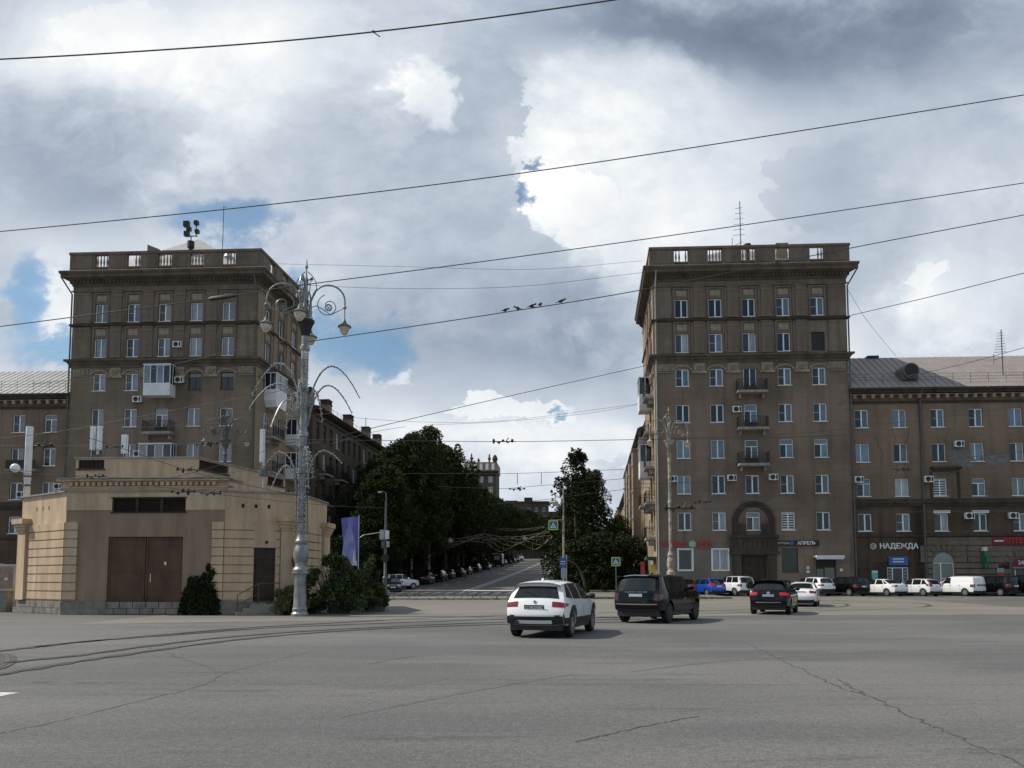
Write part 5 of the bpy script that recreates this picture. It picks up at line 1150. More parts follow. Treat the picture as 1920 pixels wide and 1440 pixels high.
tree_kind('spruce', 17, poplar, 190, .22, 'leaf_spruce', 'bark', .26, 0, .4, 1.8, .98)
tree_kind('lilac', 6, round_crown(6, 3.0, 50, -.05, .4), 260, .2, 'leaf_spruce', 'bark', .12, 6)
def tree(key, p, sc, lab, group, rz=None, sx=1.0):
    root = thing({'linden': 'leafy_tree', 'maple': 'leafy_tree', 'birch': 'birch_tree', 'spruce': 'pointed_tree', 'lilac': 'bush'}[key], lab, 'bush' if key == 'lilac' else 'tree', p, rnd.uniform(0, 6.28) if rz is None else rz, group)
    root.scale = (sc*sx, sc*sx, sc); a, b = TREES[key]; put('crown', a, root); put('trunk', b, root); return root
GL, GR = 'trees along the left pavement of the street', 'trees along the right pavement of the street'
def on_street(px, Y):
    P = Vector(((px-960)/FPX*Y, Y, 0)); P.z = gz(Y); return P
def fit(px, py, Y, H): return (zat(py, Y)-gz(Y))/H
L1 = [('linden', 742, 88, 875), ('maple', 735, 94, 862), ('linden', 768, 96, 832), ('maple', 762, 104, 836), ('birch', 822, 99, 803), ('linden', 792, 108, 818), ('birch', 790, 97, 815), ('linden', 850, 112, 845), ('maple', 838, 122, 836), ('linden', 868, 130, 880), ('maple', 880, 140, 895), ('linden', 892, 150, 900),
      ('linden', 912, 160, 918), ('maple', 925, 172, 928), ('linden', 940, 186, 935), ('linden', 955, 200, 942), ('maple', 968, 216, 950), ('linden', 982, 232, 955), ('linden', 995, 250, 958), ('maple', 1006, 270, 962)]
desc = {'linden': 'dark leafy tree', 'maple': 'broad dark tree', 'birch': 'slender birch with drooping sprays'}
for i, (k, px, Y, py) in enumerate(L1):
    H = {'linden': 19, 'maple': 17, 'birch': 20}[k]; P = on_street(px, Y)
    lab = ['%s at the left end of the row, nearest the left tower', '%s low against the apartment block behind the banner', '%s just right of the apartment block roof end', '%s behind the front trees beside the apartment block', 'tallest %s, its thin top rising above the whole row', '%s beside the tallest birch, a rounded top', 'shorter %s left of the tallest one', '%s on the right shoulder of the tall group', '%s half hidden on the right of the tall group', '%s under the distant tower on its left', '%s below the distant tower', '%s below the right edge of the distant tower'][i] % desc[k] if i < 12 else ('%s farther up the left pavement, ' % desc[k])+['first past the distant tower', 'second past the distant tower', 'third past the distant tower', 'fourth past the distant tower', 'fifth past the distant tower', 'sixth past the distant tower', 'last but one before the crest', 'last one at the crest of the street'][i-12]
    tree(k, P-SN*1.2, fit(px, py, Y, H), lab, GL, None, 1.05 if k != 'birch' else .95)
for i, (px, Y, s, lab) in enumerate([(690, 84, .95, 'dark bush at the left kerb behind the banner'), (735, 89, .8, 'dark bush under the first trees'), (800, 99, .85, 'dark bush under the tall birch'), (860, 118, .8, 'dark bush under the trees below the distant tower'), (905, 148, .9, 'dark bush at mid hill on the left pavement'), (950, 190, 1.0, 'dark bush far up the left pavement')]): tree('lilac', on_street(px, Y)-SN*2.2, s, lab, 'bushes under the street trees', None, 1.1)
R1 = [('spruce', 1082, 92, 842, 'tall dark pointed tree right of the street, its pointed top against the sky', 1.0), ('birch', 1118, 95, 884, 'dark birch filling the right side of the tall pointed tree', .8), ('maple', 1160, 100, 968, 'lower dark tree close to the right street block', .8), ('linden', 1082, 106, 895, 'dark tree behind the tall pointed tree on its left', .6), ('maple', 1150, 90, 985, 'low dark tree behind the small crossing sign', .6), ('spruce', 1100, 110, 880, 'second pointed tree half hidden behind the tall one', .8),
      ('maple', 1066, 130, 930, 'dark tree up the right pavement behind the pointed tree', .7), ('linden', 1060, 160, 950, 'dark tree far up the right pavement', .8), ('linden', 1060, 200, 975, 'last tree at the top of the right pavement', .8),
      ('linden', 1012, 292, 968, 'tree standing at the crest in the middle of the view up the street', 1.5), ('maple', 1036, 300, 970, 'tree closing the view at the crest of the street', 1.6), ('linden', 985, 305, 962, 'tree left of the middle at the crest of the street', 1.5)]
for k, px, Y, py, lab, sx in R1:
    H = {'linden': 19, 'maple': 17, 'spruce': 17, 'birch': 20}[k]; tree(k, on_street(px, Y), fit(px, py, Y, H), lab, GR, None, sx)
for px, Y, s, lab in [(1085, 84, .9, 'dark bush at the foot of the tall pointed tree'), (1130, 83, 1.0, 'dark bush between the poplar and the small crossing sign'), (1172, 86, .95, 'dark bush behind the small crossing sign'), (1084, 94, .7, 'dark bush on the right kerb behind the bus stop sign')]: tree('lilac', on_street(px, Y), s, lab, 'bushes right of the street', None, 1.1)
# bushes round the foot of the ornate lamp and by the gate
def bush(lab, clumps, n, size, loc, mat='leaf_bush', droop=0.0, stems=14, long=2.0, group=None, H=2.0, rad=1.0):
    r_ = random.Random(int(abs(loc[0]*100)+n)); root = thing('bush', lab, 'bush', loc, 0, group); b = MB()
    for c in clumps: leaves(b, c, n, size, r_, droop, long)
    b.build('foliage', M[mat], root); s = MB()
    for k in range(stems):
        a = r_.uniform(0, 6.28); q = rad*r_.uniform(.3, 1.0); h = H*r_.uniform(.6, 1.1); s.tube([(0.3*q*cos(a), .3*q*sin(a)*.5, -.05), (q*.7*cos(a), q*.4*sin(a), h*.6), (q*1.15*cos(a), q*.6*sin(a), h)], [.025, .016, .006], 4)
    s.build('stems', M['bark'], root); return root
r_ = random.Random(77)
def mound(w, d, h, n, s0, s1): 
    out = []
    for _ in range(n):
        x = r_.uniform(-1, 1); y = r_.uniform(-1, 1); z = r_.uniform(.05, 1)*(1-.55*x*x)*(1-.3*y*y); s = r_.uniform(s0, s1); out.append(((x*w, y*d, max(s*.4, z*h)), (s, s, s*r_.uniform(.7, 1.3))))
    return out
P = gnd(628, 1151); bush('big tangled green bush right of the ornate lamp foot', mound(1.75, .6, 2.7, 64, .12, .42)+[((1.75*sin(k*1.9), -.2+.3*cos(k*3.1), 2.1+.5*cos(k*1.3)), (.16, .14, .30)) for k in range(22)], 85, .11, (P.x, P.y-.1, 0), 'leaf_bush', .5, 34, 2.3, 'bushes by the pavilion', 2.5, 1.5)
P = gnd(688, 1149); bush('lower bush spilling over the stone planter', mound(.75, .6, 1.5, 30, .12, .34), 110, .10, (P.x, P.y+.9, .25), 'leaf_bush', .6, 14, 2.3, 'bushes by the pavilion', 1.9, .9)
P = gnd(548, 1152); bush('low grassy shrub left of the ornate lamp foot', mound(.85, .4, 1.3, 34, .12, .30), 120, .085, (P.x, P.y-.7, 0), 'leaf_grass', -.8, 16, 2.8, 'bushes by the pavilion', 1.3, .7)
P = gnd(390, 1152); bush('dark feathery shrub in front of the rusty gate', [((.82*sin(k*2.4)*(1-.3*k/60), .30*cos(k*2.4), .12+k*.026*(1-.35*abs(sin(k*2.4)))), (.24, .2, .26)) for k in range(60)]+[((.55+.12*sin(k*1.3)-.02*k, .05*sin(k), 1.3+k*.11), (.13, .11, .2)) for k in range(9)]+[((-.45+.1*sin(k*2), 0, 1.1+k*.09), (.13, .1, .2)) for k in range(6)]+[((.1, 0, 1.3+k*.09), (.1, .1, .2)) for k in range(6)], 120, .085, (P.x, P.y-.85, 0), 'leaf_spruce', -1.2, 16, 2.4, 'bushes by the pavilion', 2.0, .6)
P = gnd(700, 1147); root = thing('stone_planter', 'rough grey stone planter at the right end of the bushes', 'planter', (P.x, P.y+.8, 0)); b = MB(); b.box(-.55, .55, -.4, .5, -.05, .95); b.box(-.62, .62, -.47, .57, .95, 1.08); b.build('stone', M['plinth_stone'], root)
# grass tufts along the dusty kerbs: ground cover nobody could count
b = MB()
for _ in range(420):
    if r_.random() < .5: x, y = r_.uniform(-13, 5), r_.choice((57.9, 58.3, 66.3))+r_.uniform(-.15, .15)
    else: x, y = r_.uniform(4.8, 16), 59.9+r_.uniform(-.2, .3)
    h = r_.uniform(.05, .28)*(1 if r_.random() < .85 else 2.2)
    for k in range(4):
        a = r_.uniform(0, 6.28); q = Vector((x+r_.uniform(-.1, .1), y, gz(y))); d = Vector((cos(a), sin(a), 0))*.04; b.poly([q-d, q+d, q+Vector((r_.uniform(-.1, .1), r_.uniform(-.1, .1), h))])
tag(b.build('grass', M['leaf_grass']), 'thin dry grass tufts growing along the kerbs', 'grass', kind='stuff')
# ---------------------------------------------------------------- lettering
def text_mesh(s, size, mat, depth=.004, bold=0.0, space=1.0, align='CENTER'):
    c = bpy.data.curves.new('lettering', 'FONT'); c.body = s; c.size = size; c.extrude = depth; c.offset = bold; c.space_character = space; c.align_x = align; c.align_y = 'CENTER'; c.resolution_u = 3
    o = bpy.data.objects.new('lettering', c); COL.objects.link(o); bpy.context.view_layer.update()
    me = bpy.data.meshes.new_from_object(o); bpy.data.objects.remove(o); me.materials.clear(); me.materials.append(mat); me.name = 'lettering'; return me
def letter(par, s, size, mat, loc, rot, **k):
    o = put('lettering', text_mesh(s, size, mat, **k), par, loc); o.rotation_euler = rot; return o
# ---------------------------------------------------------------- cars
def paint(name, c, metal=0.0, rough=.32, coat=.9): return mk(name, c, rough, metal=metal, coat=coat, spec=.4 if coat > .5 else .35)
paint('paint_white', (.74, .75, .76)); paint('paint_black', (.0022, .0023, .003), 0, .10, .0); paint('paint_navy', (.003, .0034, .006), .0, .12, .0); paint('paint_blue', (.008, .07, .42), .2); paint('paint_red', (.23, .012, .02), .2)
paint('paint_green', (.03, .05, .045), .3); paint('paint_silver', (.42, .43, .44), .6); paint('paint_pearl', (.66, .68, .69)); paint('paint_graphite', (.03, .031, .034), .3, .3, .5)
mk('car_glass', (.010, .012, .014), .03, spec=.5, ior=1.5); mk('tail_red', (.17, .006, .010), .2, spec=.5, coat=.3); mk('tail_lit', (.30, .010, .014), .2, emit=(1, .10, .08, .10)); mk('lamp_clear', (.62, .64, .66), .1, spec=.9)
mk('tail_dark', (.05, .008, .010), .15, spec=.8); mk('rubber', (.014, .014, .014), .85); mk('alloy', (.38, .385, .39), .35, metal=.6); mk('alloy_dark', (.05, .05, .052), .4, metal=.5); mk('plate_white', (.70, .70, .69), .5); mk('plate_ink', (.02, .02, .02), .6); mk('chrome', (.6, .6, .61), .15, metal=1.0); mk('cladding', (.022, .022, .023), .75)
KINDS = {
 'suv': dict(p=[(-.95,.22),(-.985,.30),(-1,.40),(-.99,.47),(-.965,.57),(-.935,.66),(-.80,.915),(-.86,.955),(-.74,.978),(-.45,1.0),(-.1,1.0),(.16,.955),(.52,.665),(.72,.615),(.90,.54),(.975,.44),(1,.32),(.96,.2)], rw=(5.12,5.94), ws=(11.05,11.93), zb=.64, tum=.27, zs=.19,
    win=[((-.05,.66),(.40,.645),(.17,.93),(-.05,.945)), ((-.49,.67),(-.09,.66),(-.09,.945),(-.49,.94)), ((-.80,.70),(-.53,.672),(-.53,.938),(-.66,.915))], wh=(-.60,.62), lamp=(3.75,4.72)),
 'boxy': dict(p=[(-.95,.24),(-.985,.31),(-1,.40),(-.995,.52),(-.965,.64),(-.845,.93),(-.87,.96),(-.78,.985),(-.4,1.0),(.0,.998),(.14,.975),(.41,.70),(.60,.675),(.9,.63),(.98,.54),(1,.36),(.96,.22)], rw=(4.08,4.95), ws=(10.05,10.95), zb=.66, tum=.14, zs=.2,
    win=[((-.03,.68),(.33,.67),(.13,.95),(-.03,.955)), ((-.40,.68),(-.06,.68),(-.06,.955),(-.40,.955)), ((-.84,.685),(-.43,.68),(-.43,.955),(-.76,.95))], wh=(-.60,.60), lamp=(2.6,3.8)),
 'sedan': dict(p=[(-.95,.20),(-.985,.29),(-1,.42),(-.985,.53),(-.955,.655),(-.90,.70),(-.72,.725),(-.38,.955),(-.2,1),(.05,.995),(.18,.95),(.48,.675),(.7,.64),(.92,.53),(.985,.42),(1,.3),(.96,.18)], rw=(6.06,6.94), ws=(10.05,10.95), zb=.66, tum=.22, zs=.17,
    win=[((-.05,.68),(.38,.665),(.17,.93),(-.05,.95)), ((-.46,.69),(-.09,.68),(-.09,.95),(-.33,.93)), ((-.62,.72),(-.49,.695),(-.38,.915),(-.40,.91))], wh=(-.60,.60), lamp=(3.2,4.2)),
 'hatch': dict(p=[(-.95,.20),(-.985,.29),(-1,.40),(-.985,.53),(-.95,.65),(-.75,.93),(-.78,.965),(-.66,.985),(-.3,1),(0,1),(.16,.955),(.52,.67),(.72,.61),(.92,.5),(.985,.4),(1,.3),(.96,.18)], rw=(4.08,4.92), ws=(10.05,10.93), zb=.63, tum=.19, zs=.17,
    win=[((-.06,.65),(.40,.64),(.17,.93),(-.06,.95)), ((-.50,.66),(-.10,.65),(-.10,.95),(-.50,.94)), ((-.80,.69),(-.54,.665),(-.54,.935),(-.66,.91))], wh=(-.62,.62), lamp=(3.3,4.3)),
 'van': dict(p=[(-.97,.20),(-.985,.28),(-1,.40),(-.997,.55),(-.985,.70),(-.955,.93),(-.92,.975),(-.5,1),(.0,.995),(.16,.94),(.46,.645),(.7,.59),(.92,.5),(.985,.4),(1,.3),(.96,.18)], rw=(4.1,4.85), ws=(9.05,9.95), zb=.60, tum=.12, zs=.17,
    win=[((-.02,.62),(.36,.61),(.15,.90),(-.02,.92)), ((-.42,.62),(-.06,.62),(-.06,.92),(-.42,.92)), ((-.88,.63),(-.46,.62),(-.46,.92),(-.85,.91))], wh=(-.62,.63), lamp=(2.2,3.3)),
}
def lerp(a, b, t): return a+(b-a)*t
def car(lab, kind, L, W, H, col, loc, head, group=None, rear=True, cargo=False, cat='car', wheel_r=.335, rimmat='alloy', clad=False, plate=None, lit=False, tail='tail_red', detail=1, rails=None, platemat=None, front_plate=True):
    """head: heading in degrees, clockwise from straight ahead"""
    K = KINDS[kind]; hl = L/2; P = [Vector((x*hl, z*H)) for x, z in K['p']]; n = len(P); zb = K['zb']*H
    root = thing('parked_car' if 'parked' in lab else 'car', lab, cat, loc, R(90)-R(head), group); body = M[col]
    sec = [(.10, .90), (.28, .975), (.45, 1.0), (.56, .992), (K['zb']-.02, .965), (K['zb']+.02, .935), (.80, .935-K['tum']*.42), (.95, .935-K['tum']*.9), (1.02, .935-K['tum']*1.15)]
    def Yw(x, z):
        q = z/H; s = sec[0][1]
        for (a, va), (c, vc) in zip(sec, sec[1:]):
            if q >= a: s = lerp(va, vc, min(1, (q-a)/(c-a)))
        x0 = hl*.62; t = max(0, (abs(x)-x0)/(hl-x0)); s *= 1-(.15 if x < 0 else .24)*t**2.2
        return W/2*s
    def tang_(k): a = P[max(0, k-1)]; c = P[min(n-1, k+1)]; d = (c-a).normalized(); return Vector((-d.y, d.x))
    Nn = [tang_(k) for k in range(n)]; crown = .085
    E = [P[k]-Nn[k]*crown for k in range(n)]
    def strip_pt(kf, s, off=0.0):
        k = min(int(kf), n-2); t = kf-k; p = P[k].lerp(P[k+1], t); nn = Nn[k].lerp(Nn[k+1], t).normalized(); e = E[k].lerp(E[k+1], t); w = Yw(e.x, e.y)
        q = p-nn*(crown*abs(s)**3)+nn*off; return Vector((q.x, s*w, q.y))
    def side_pt(x, z, sd, off=0.0): return Vector((x, sd*(Yw(x, z)+off), z))
    ss = [-1, -.96, -.88, -.75, -.5, -.2, .2, .5, .75, .88, .96, 1]
    b = MB(); ks = sorted({k+t for k in range(n-1) for t in (0, .33, .66)}|{n-1}); b.grid([[strip_pt(k, s) for s in ss] for k in ks], flip=True)
    # side panels with wheel arches
    wr = wheel_r; ra = wr*1.16; xw = [K['wh'][0]*hl, K['wh'][1]*hl]; zs = K['zs']*H
    EE = [strip_pt(k, 1) for k in ks]; poly = [(p.x, p.z) for p in EE]
    def cut(x):
        zz = []
        m = len(poly)
        for i in range(m):
            (x0, z0), (x1, z1) = poly[i], poly[(i+1) % m]
            if (x0-x)*(x1-x) <= 0 and abs(x1-x0) > 1e-9: zz.append(z0+(z1-z0)*(x-x0)/(x1-x0))
        return (min(zz), max(zz)) if zz else None
    xs_ = sorted({round(p[0], 4) for p in poly}|{round(w_+ra*cos(R(a)), 4) for w_ in xw for a in range(0, 181, 15)}|{round(-hl*.9+i*hl*.1, 4) for i in range(19)})
    cols = []
    for x in xs_:
        c = cut(x)
        if not c: continue
        lo, hi = c; lo = max(lo, zs) if abs(x) < hl*.93 else lo
        for w_ in xw:
            if abs(x-w_) < ra: lo = max(lo, wr+math.sqrt(max(0, ra*ra-(x-w_)**2)))
        lo = min(lo, hi); cols.append((x, lo, hi))
    rows_ = [0, .12, .25, .4, .55, .7, .8, .9, 1]
    for sd in (1, -1):
        b.grid([[side_pt(x, lerp(lo, hi, t), sd) for t in rows_] for x, lo, hi in cols], flip=(sd < 0))
        for w_ in xw:                                      # arch lips turn inward
            ar = [(w_+ra*cos(R(a)), wr+ra*sin(R(a))) for a in range(0, 181, 15)]; b.grid([[side_pt(x, max(z, zs), sd), side_pt(x, max(z, zs), sd, -.16)] for x, z in ar], flip=(sd > 0))
    b.build('body', body, root, smooth=42)
    u = MB(); u.box(-hl*.93, hl*.93, -W*.40, W*.40, zs*.72, zs+.16); u.box(xw[0]+wr*1.1, xw[1]-wr*1.1, -W*.455, W*.455, zs*.8, zs+.1)
    for w_ in xw: u.box(w_-ra, w_+ra, -W*.36, W*.36, wr*.6, wr+ra*.98)
    u.build('underbody', M['black_plastic'], root)
    for w_ in xw:
        for sd in (1, -1):
            t = MB(); prof = [(wr*.64, -.105), (wr*.9, -.112), (wr*.985, -.09), (wr, -.05), (wr, .05), (wr*.985, .09), (wr*.9, .112), (wr*.64, .105)]
            t.lathe(prof, seg=22, cap=True); Mx = Matrix.Translation((w_, sd*(W/2-.145), wr)) @ Matrix.Rotation(R(-90*sd), 4, 'X'); tt = MB().add(t, Mx); o = tt.build('wheel', M['rubber'], root, smooth=40)
            r0 = MB(); r1 = MB(); r1.lathe([(wr*.60, .09), (wr*.66, .109), (wr*.66, .1135), (wr*.585, .1135)], seg=22, cap=False); r1.lathe([(.0, .10), (wr*.17, .10), (wr*.17, .125), (.0, .125)], seg=10, cap=False)
            for q in range(10 if detail else 5):
                a = q*2*pi/(10 if detail else 5); c_, s_ = cos(a), sin(a); w2 = wr*(.055 if detail else .12)
                r1.poly([(wr*.14*c_-w2*s_, wr*.14*s_+w2*c_, .122), (wr*.6*c_-w2*s_, wr*.6*s_+w2*c_, .1136), (wr*.6*c_+w2*s_, wr*.6*s_-w2*c_, .1136), (wr*.14*c_+w2*s_, wr*.14*s_-w2*c_, .122)][::-1])
            MB().add(r1, Mx).build('rim', M[rimmat], o, smooth=30)
            ds = MB(); ds.lathe([(.0, .106), (wr*.62, .106)], seg=18, cap=False); MB().add(ds, Mx).build('spoke_backdrop', M['alloy_dark'], o)  # dark disc stands in for the shade between the spokes
    def spatch(k0, k1, s0, s1, off, nk=6, ns=10, taper=0.0):
        q = MB(); rows = [[strip_pt(lerp(k0, k1, i/nk), lerp(s0, s1, j/ns)*(1-taper*(1 if s0 < 0 < s1 else 0)*i/nk), off) for j in range(ns+1)] for i in range(nk+1)]; q.grid(rows, flip=True)
        rim = rows[0]+[r[-1] for r in rows[1:]]+rows[-1][-2::-1]+[r[0] for r in rows[-2:0:-1]]
        return q
    def sidepatch(c4, sd, off, nu=6, nv=4):
        (a, b_, c, d) = [Vector(p) for p in c4]; q = MB()
        q.grid([[side_pt(*(a.lerp(b_, i/nu).lerp(d.lerp(c, i/nu), j/nv)), sd, off) for j in range(nv+1)] for i in range(nu+1)], flip=(sd < 0)); return q
    G = M['car_glass']
    if not (cargo and kind == 'van'): spatch(K['rw'][0], K['rw'][1], -.84, .84, .006, taper=.05).build('rear_window', G, root, smooth=True)
    spatch(K['ws'][0], K['ws'][1], -.88, .88, .006, taper=.02).build('windscreen', G, root, smooth=True)
    for i, c4 in enumerate(K['win']):
        if cargo and i > 0: continue
        for sd in (1, -1): sidepatch([(x*hl, z*H) for x, z in c4], sd, .006).build('side_window', G, root, smooth=True)
    # lamps
    k0, k1 = K['lamp']
    for sd in (1, -1):
        q = spatch(k0, k1, .60 if kind in ('suv', 'hatch', 'sedan') else .80, 1.0, .008, 4, 4) if sd > 0 else spatch(k0, k1, -1.0, -.60 if kind in ('suv', 'hatch', 'sedan') else -.80, .008, 4, 4)
        pa, pb = strip_pt(k0, 1), strip_pt(k1, 1); q2 = sidepatch([(pa.x+.01, pa.z), (pa.x+.26, pa.z+.05), (pb.x+.26, pb.z-.03), (pb.x+.01, pb.z)], sd, .008); q.add(q2, Matrix.Identity(4)); q.build('tail_light', M['tail_lit' if lit else tail], root, smooth=True)
        m_ = n-4; q = spatch(m_+.15, m_+.95, .58, 1.0, .008, 4, 4) if sd > 0 else spatch(m_+.15, m_+.95, -1.0, -.58, .008, 4, 4); pa = strip_pt(m_+.15, 1); pb = strip_pt(m_+.95, 1)
        q.add(sidepatch([(pa.x-.02-.28, pa.z-.02), (pa.x, pa.z), (pb.x-.02, pb.z), (pb.x-.2, pb.z+.02)], sd, .008), Matrix.Identity(4)); q.build('headlight', M['lamp_clear'], root, smooth=True)
        mr = MB(); mx = K['win'][0][1][0]*hl-.06; mz = K['zb']*H+.10; yy = Yw(mx, mz); mr.sphere((mx, sd*(yy+.14), mz), (.09, .12, .085), 10, 6); mr.box(mx-.03, mx+.03, sd*(yy-.01), sd*(yy+.08), mz-.06, mz-.02); mr.build('mirror', body if col != 'paint_white' else M['cladding'] if detail > 1 else body, root, smooth=True)
        if detail:
            for i in (0, 1):
                w4 = K['win'][i]; hx = w4[0][0]*hl+.12; hz = K['zb']*H-.10; d_ = MB(); d_.box(hx-.09, hx+.09, sd*Yw(hx, hz)-.005*sd, sd*(Yw(hx, hz)+.03), hz-.018, hz+.018); d_.build('door_handle', body, root)
            sm = MB()
            for x in (K['win'][0][0][0]*hl-.035, K['win'][0][1][0]*hl+.02, K['win'][1][0][0]*hl-.02):
                z1 = K['zb']*H+.02; z0 = zs+.12
                for w_ in xw:
                    if abs(x-w_) < ra: z0 = wr+math.sqrt(ra*ra-(x-w_)**2)+.03
                sm.add(sidepatch([(x-.006, z0), (x+.006, z0), (x+.006, z1), (x-.006, z1)], sd, .003, 1, 6), Matrix.Identity(4))
            sm.build('door_seam', M['black_plastic'], root)
        if clad:
            q = MB(); rows = [[side_pt(x, min(lo+t, hi), sd, .014) for t in (0, .09, .17)] for x, lo, hi in cols if abs(x) < hl*.96]; q.grid(rows, flip=(sd < 0)); q.build('cladding', M['cladding'], root, smooth=40)
    if clad:
        spatch(.1, 1.75, -1, 1, .014, 4, 12).build('bumper_cladding', M['cladding'], root, smooth=True); spatch(n-2.4, n-1.1, -.9, .9, .014, 4, 12).build('grille', M['cladding'], root, smooth=True)
    else:
        spatch(.0, .8, -.95, .95, .010, 3, 12).build('bumper_cladding', M['cladding'], root, smooth=True); spatch(n-2.6, n-1.3, -.7, .7, .010, 4, 12).build('grille', M['black_plastic'], root, smooth=True)
    if rails:
        for sd in (1, -1): q = MB(); q.tube([strip_pt(lerp(K['ws'][0]-.6, K['rw'][1]+1.6, i/8), sd*.86, .05 if 0 < i < 8 else 0.0) for i in range(9)], .02, 6); q.build('roof_rail', M[rails], root, smooth=True)
    # plates
    for end in (0, 1):
        if end == 0: pz = {'suv': 3.55, 'boxy': 3.35, 'sedan': 3.5, 'hatch': 3.1, 'van': 2.6}[kind]; p = strip_pt(pz, 0, .012); nn = Nn[int(pz)].lerp(Nn[int(pz)+1], pz-int(pz)); a = math.atan2(nn.y, -nn.x)
        else: p = strip_pt(n-2.2, 0, .02); a = 0
        q = MB(); q.box(-.26, .26, -.012, .0, -.056, .056); o = q.build('number_plate', M[platemat or 'plate_white'], root); o.location = p; o.rotation_euler = (a*.9 if end == 0 else 0, 0, -pi/2 if end == 0 else pi/2)
        if plate and end == 0:
            q = MB()
            for x0, x1, z0, z1 in ((-.285, .285, .056, .075), (-.285, .285, -.075, -.056), (-.285, -.26, -.056, .056), (.26, .285, -.056, .056)): q.box(x0, x1, -.016, .0, z0, z1)
            q.build('plate_frame', M['black_plastic'], o); letter(o, plate, .105, M['plate_ink'], (0, -.0125, 0), (R(90), 0, 0), depth=.001, bold=.002)
    root['_'] = 0; del root['_']
    return root, strip_pt, side_pt, spatch, sidepatch, Yw, P
def fwd(h): return Vector((sin(R(h)), cos(R(h)), 0))
def from_rear(rc, h, L): c = Vector((rc[0], rc[1], 0))+fwd(h)*L/2; c.z = gz(c.y); return c
MV = 'cars driving away across the square'
# white compact suv
h = 18; L = 4.45; r, sp_, sd_, spa, sda, Yw_, PP = car('white compact suv with wide red tail lights and silver rear skid plate', 'suv', L, 1.83, 1.61, 'paint_white', from_rear((.60, 21.4), h, L), h, MV, plate='Н821КО174', clad=True, lit=False, wheel_r=.345, detail=2)
q = spa(.45, 1.15, -.62, .62, .028, 3, 10); q.build('skid_plate', M['panel_white'], r, smooth=True)
q = MB(); q.add(MB().lathe([(.05, 0), (.05, .16)], seg=12), Matrix.Translation(sp_(.55, .62, -.03)) @ Matrix.Rotation(R(-90), 4, 'Y')); q.build('exhaust', M['iron'], r, smooth=40)
q = MB(); q.prism([(-.09, 0), (.09, 0), (-.05, .07)], -.025, .025); o = q.build('roof_fin', M['paint_white'], r); o.location = sp_(8.6, 0, -.005)
q = MB(); p = sp_(4.55, 0, .012); nn = math.atan2(.1, .42); o = MB().lathe([(.0, .0), (.045, .0), (.045, .012), (.0, .014)], seg=16, cap=False).build('emblem', M['chrome'], r, smooth=40); o.location = p; o.rotation_euler = (0, R(-72), 0); w_ = MB(); w_.lathe([(0, .015), (.02, .015)], seg=12, cap=False); w_.build('emblem_disc', M['paint_blue'], o)
q = MB(); q.tube([sp_(5.25, .0, .02), sp_(5.5, .3, .022), sp_(5.55, .42, .02)], .011, 5); q.build('rear_wiper', M['black_plastic'], r)
q = spa(5.9, 7.1, -.80, .80, .012, 3, 10); q.build('spoiler', M['paint_white'], r, smooth=True)
for s in (-1, 1): q = spa(1.7, 2.0, s*.72, s*.90, .012, 1, 3) if s > 0 else spa(1.7, 2.0, -.90, -.72, .012, 1, 3); q.build('reflector', M['tail_red'], r)
# black large suv
h = 32; L = 4.98; r, sp_, sd_, spa, sda, Yw_, PP = car('large glossy black boxy suv seen from the rear right corner', 'boxy', L, 2.0, 1.84, 'paint_black', from_rear((4.56, 28.75), h, L), h, MV, wheel_r=.39, rimmat='alloy_dark', detail=2, tail='tail_dark', plate=None)
p = sp_(3.9, 0, .016); o = letter(r, 'RANGE ROVER', .085, M['chrome'], p, (R(75), 0, -pi/2), depth=.003, space=1.7)
q = spa(1.75, 2.0, -.95, .95, .014, 1, 10); q.build('chrome_strip', M['chrome'], r, smooth=True)
q = MB(); q.prism([(-.11, 0), (.11, 0), (-.06, .06)], -.03, .03); o = q.build('roof_fin', M['paint_black'], r); o.location = sp_(8.2, 0, -.005)
for s in (-1, 1): q = sda([(-.1, .86), (.25, .88), (.25, .93), (-.1, .91)], s, .01, 2, 1); q.build('side_vent', M['chrome'], r)
# black crossover and the white sedan ahead of it
h = 26; L = 4.55; r, sp_, sd_, spa, sda, Yw_, PP = car('black crossover with glowing red tail lights and chrome bumper strip', 'suv', L, 1.85, 1.68, 'paint_navy', from_rear((11.8, 35.8), h, L), h, MV, lit=True, wheel_r=.36, rimmat='alloy_dark', detail=2)
q = spa(1.35, 1.6, -.7, .7, .016, 1, 10); q.build('chrome_strip', M['chrome'], r, smooth=True)
o = MB().lathe([(.0, .0), (.075, .0), (.075, .012), (.05, .014), (.05, .008), (0, .008)], seg=16, cap=False).build('emblem', M['chrome'], r, smooth=40); o.location = sp_(4.3, 0, .012); o.rotation_euler = (0, R(-72), 0)
h = 24; L = 4.55; car('white sedan half hidden ahead of the black crossover', 'sedan', L, 1.77, 1.47, 'paint_white', from_rear((17.15, 46.1), h, L), h, MV, wheel_r=.32)
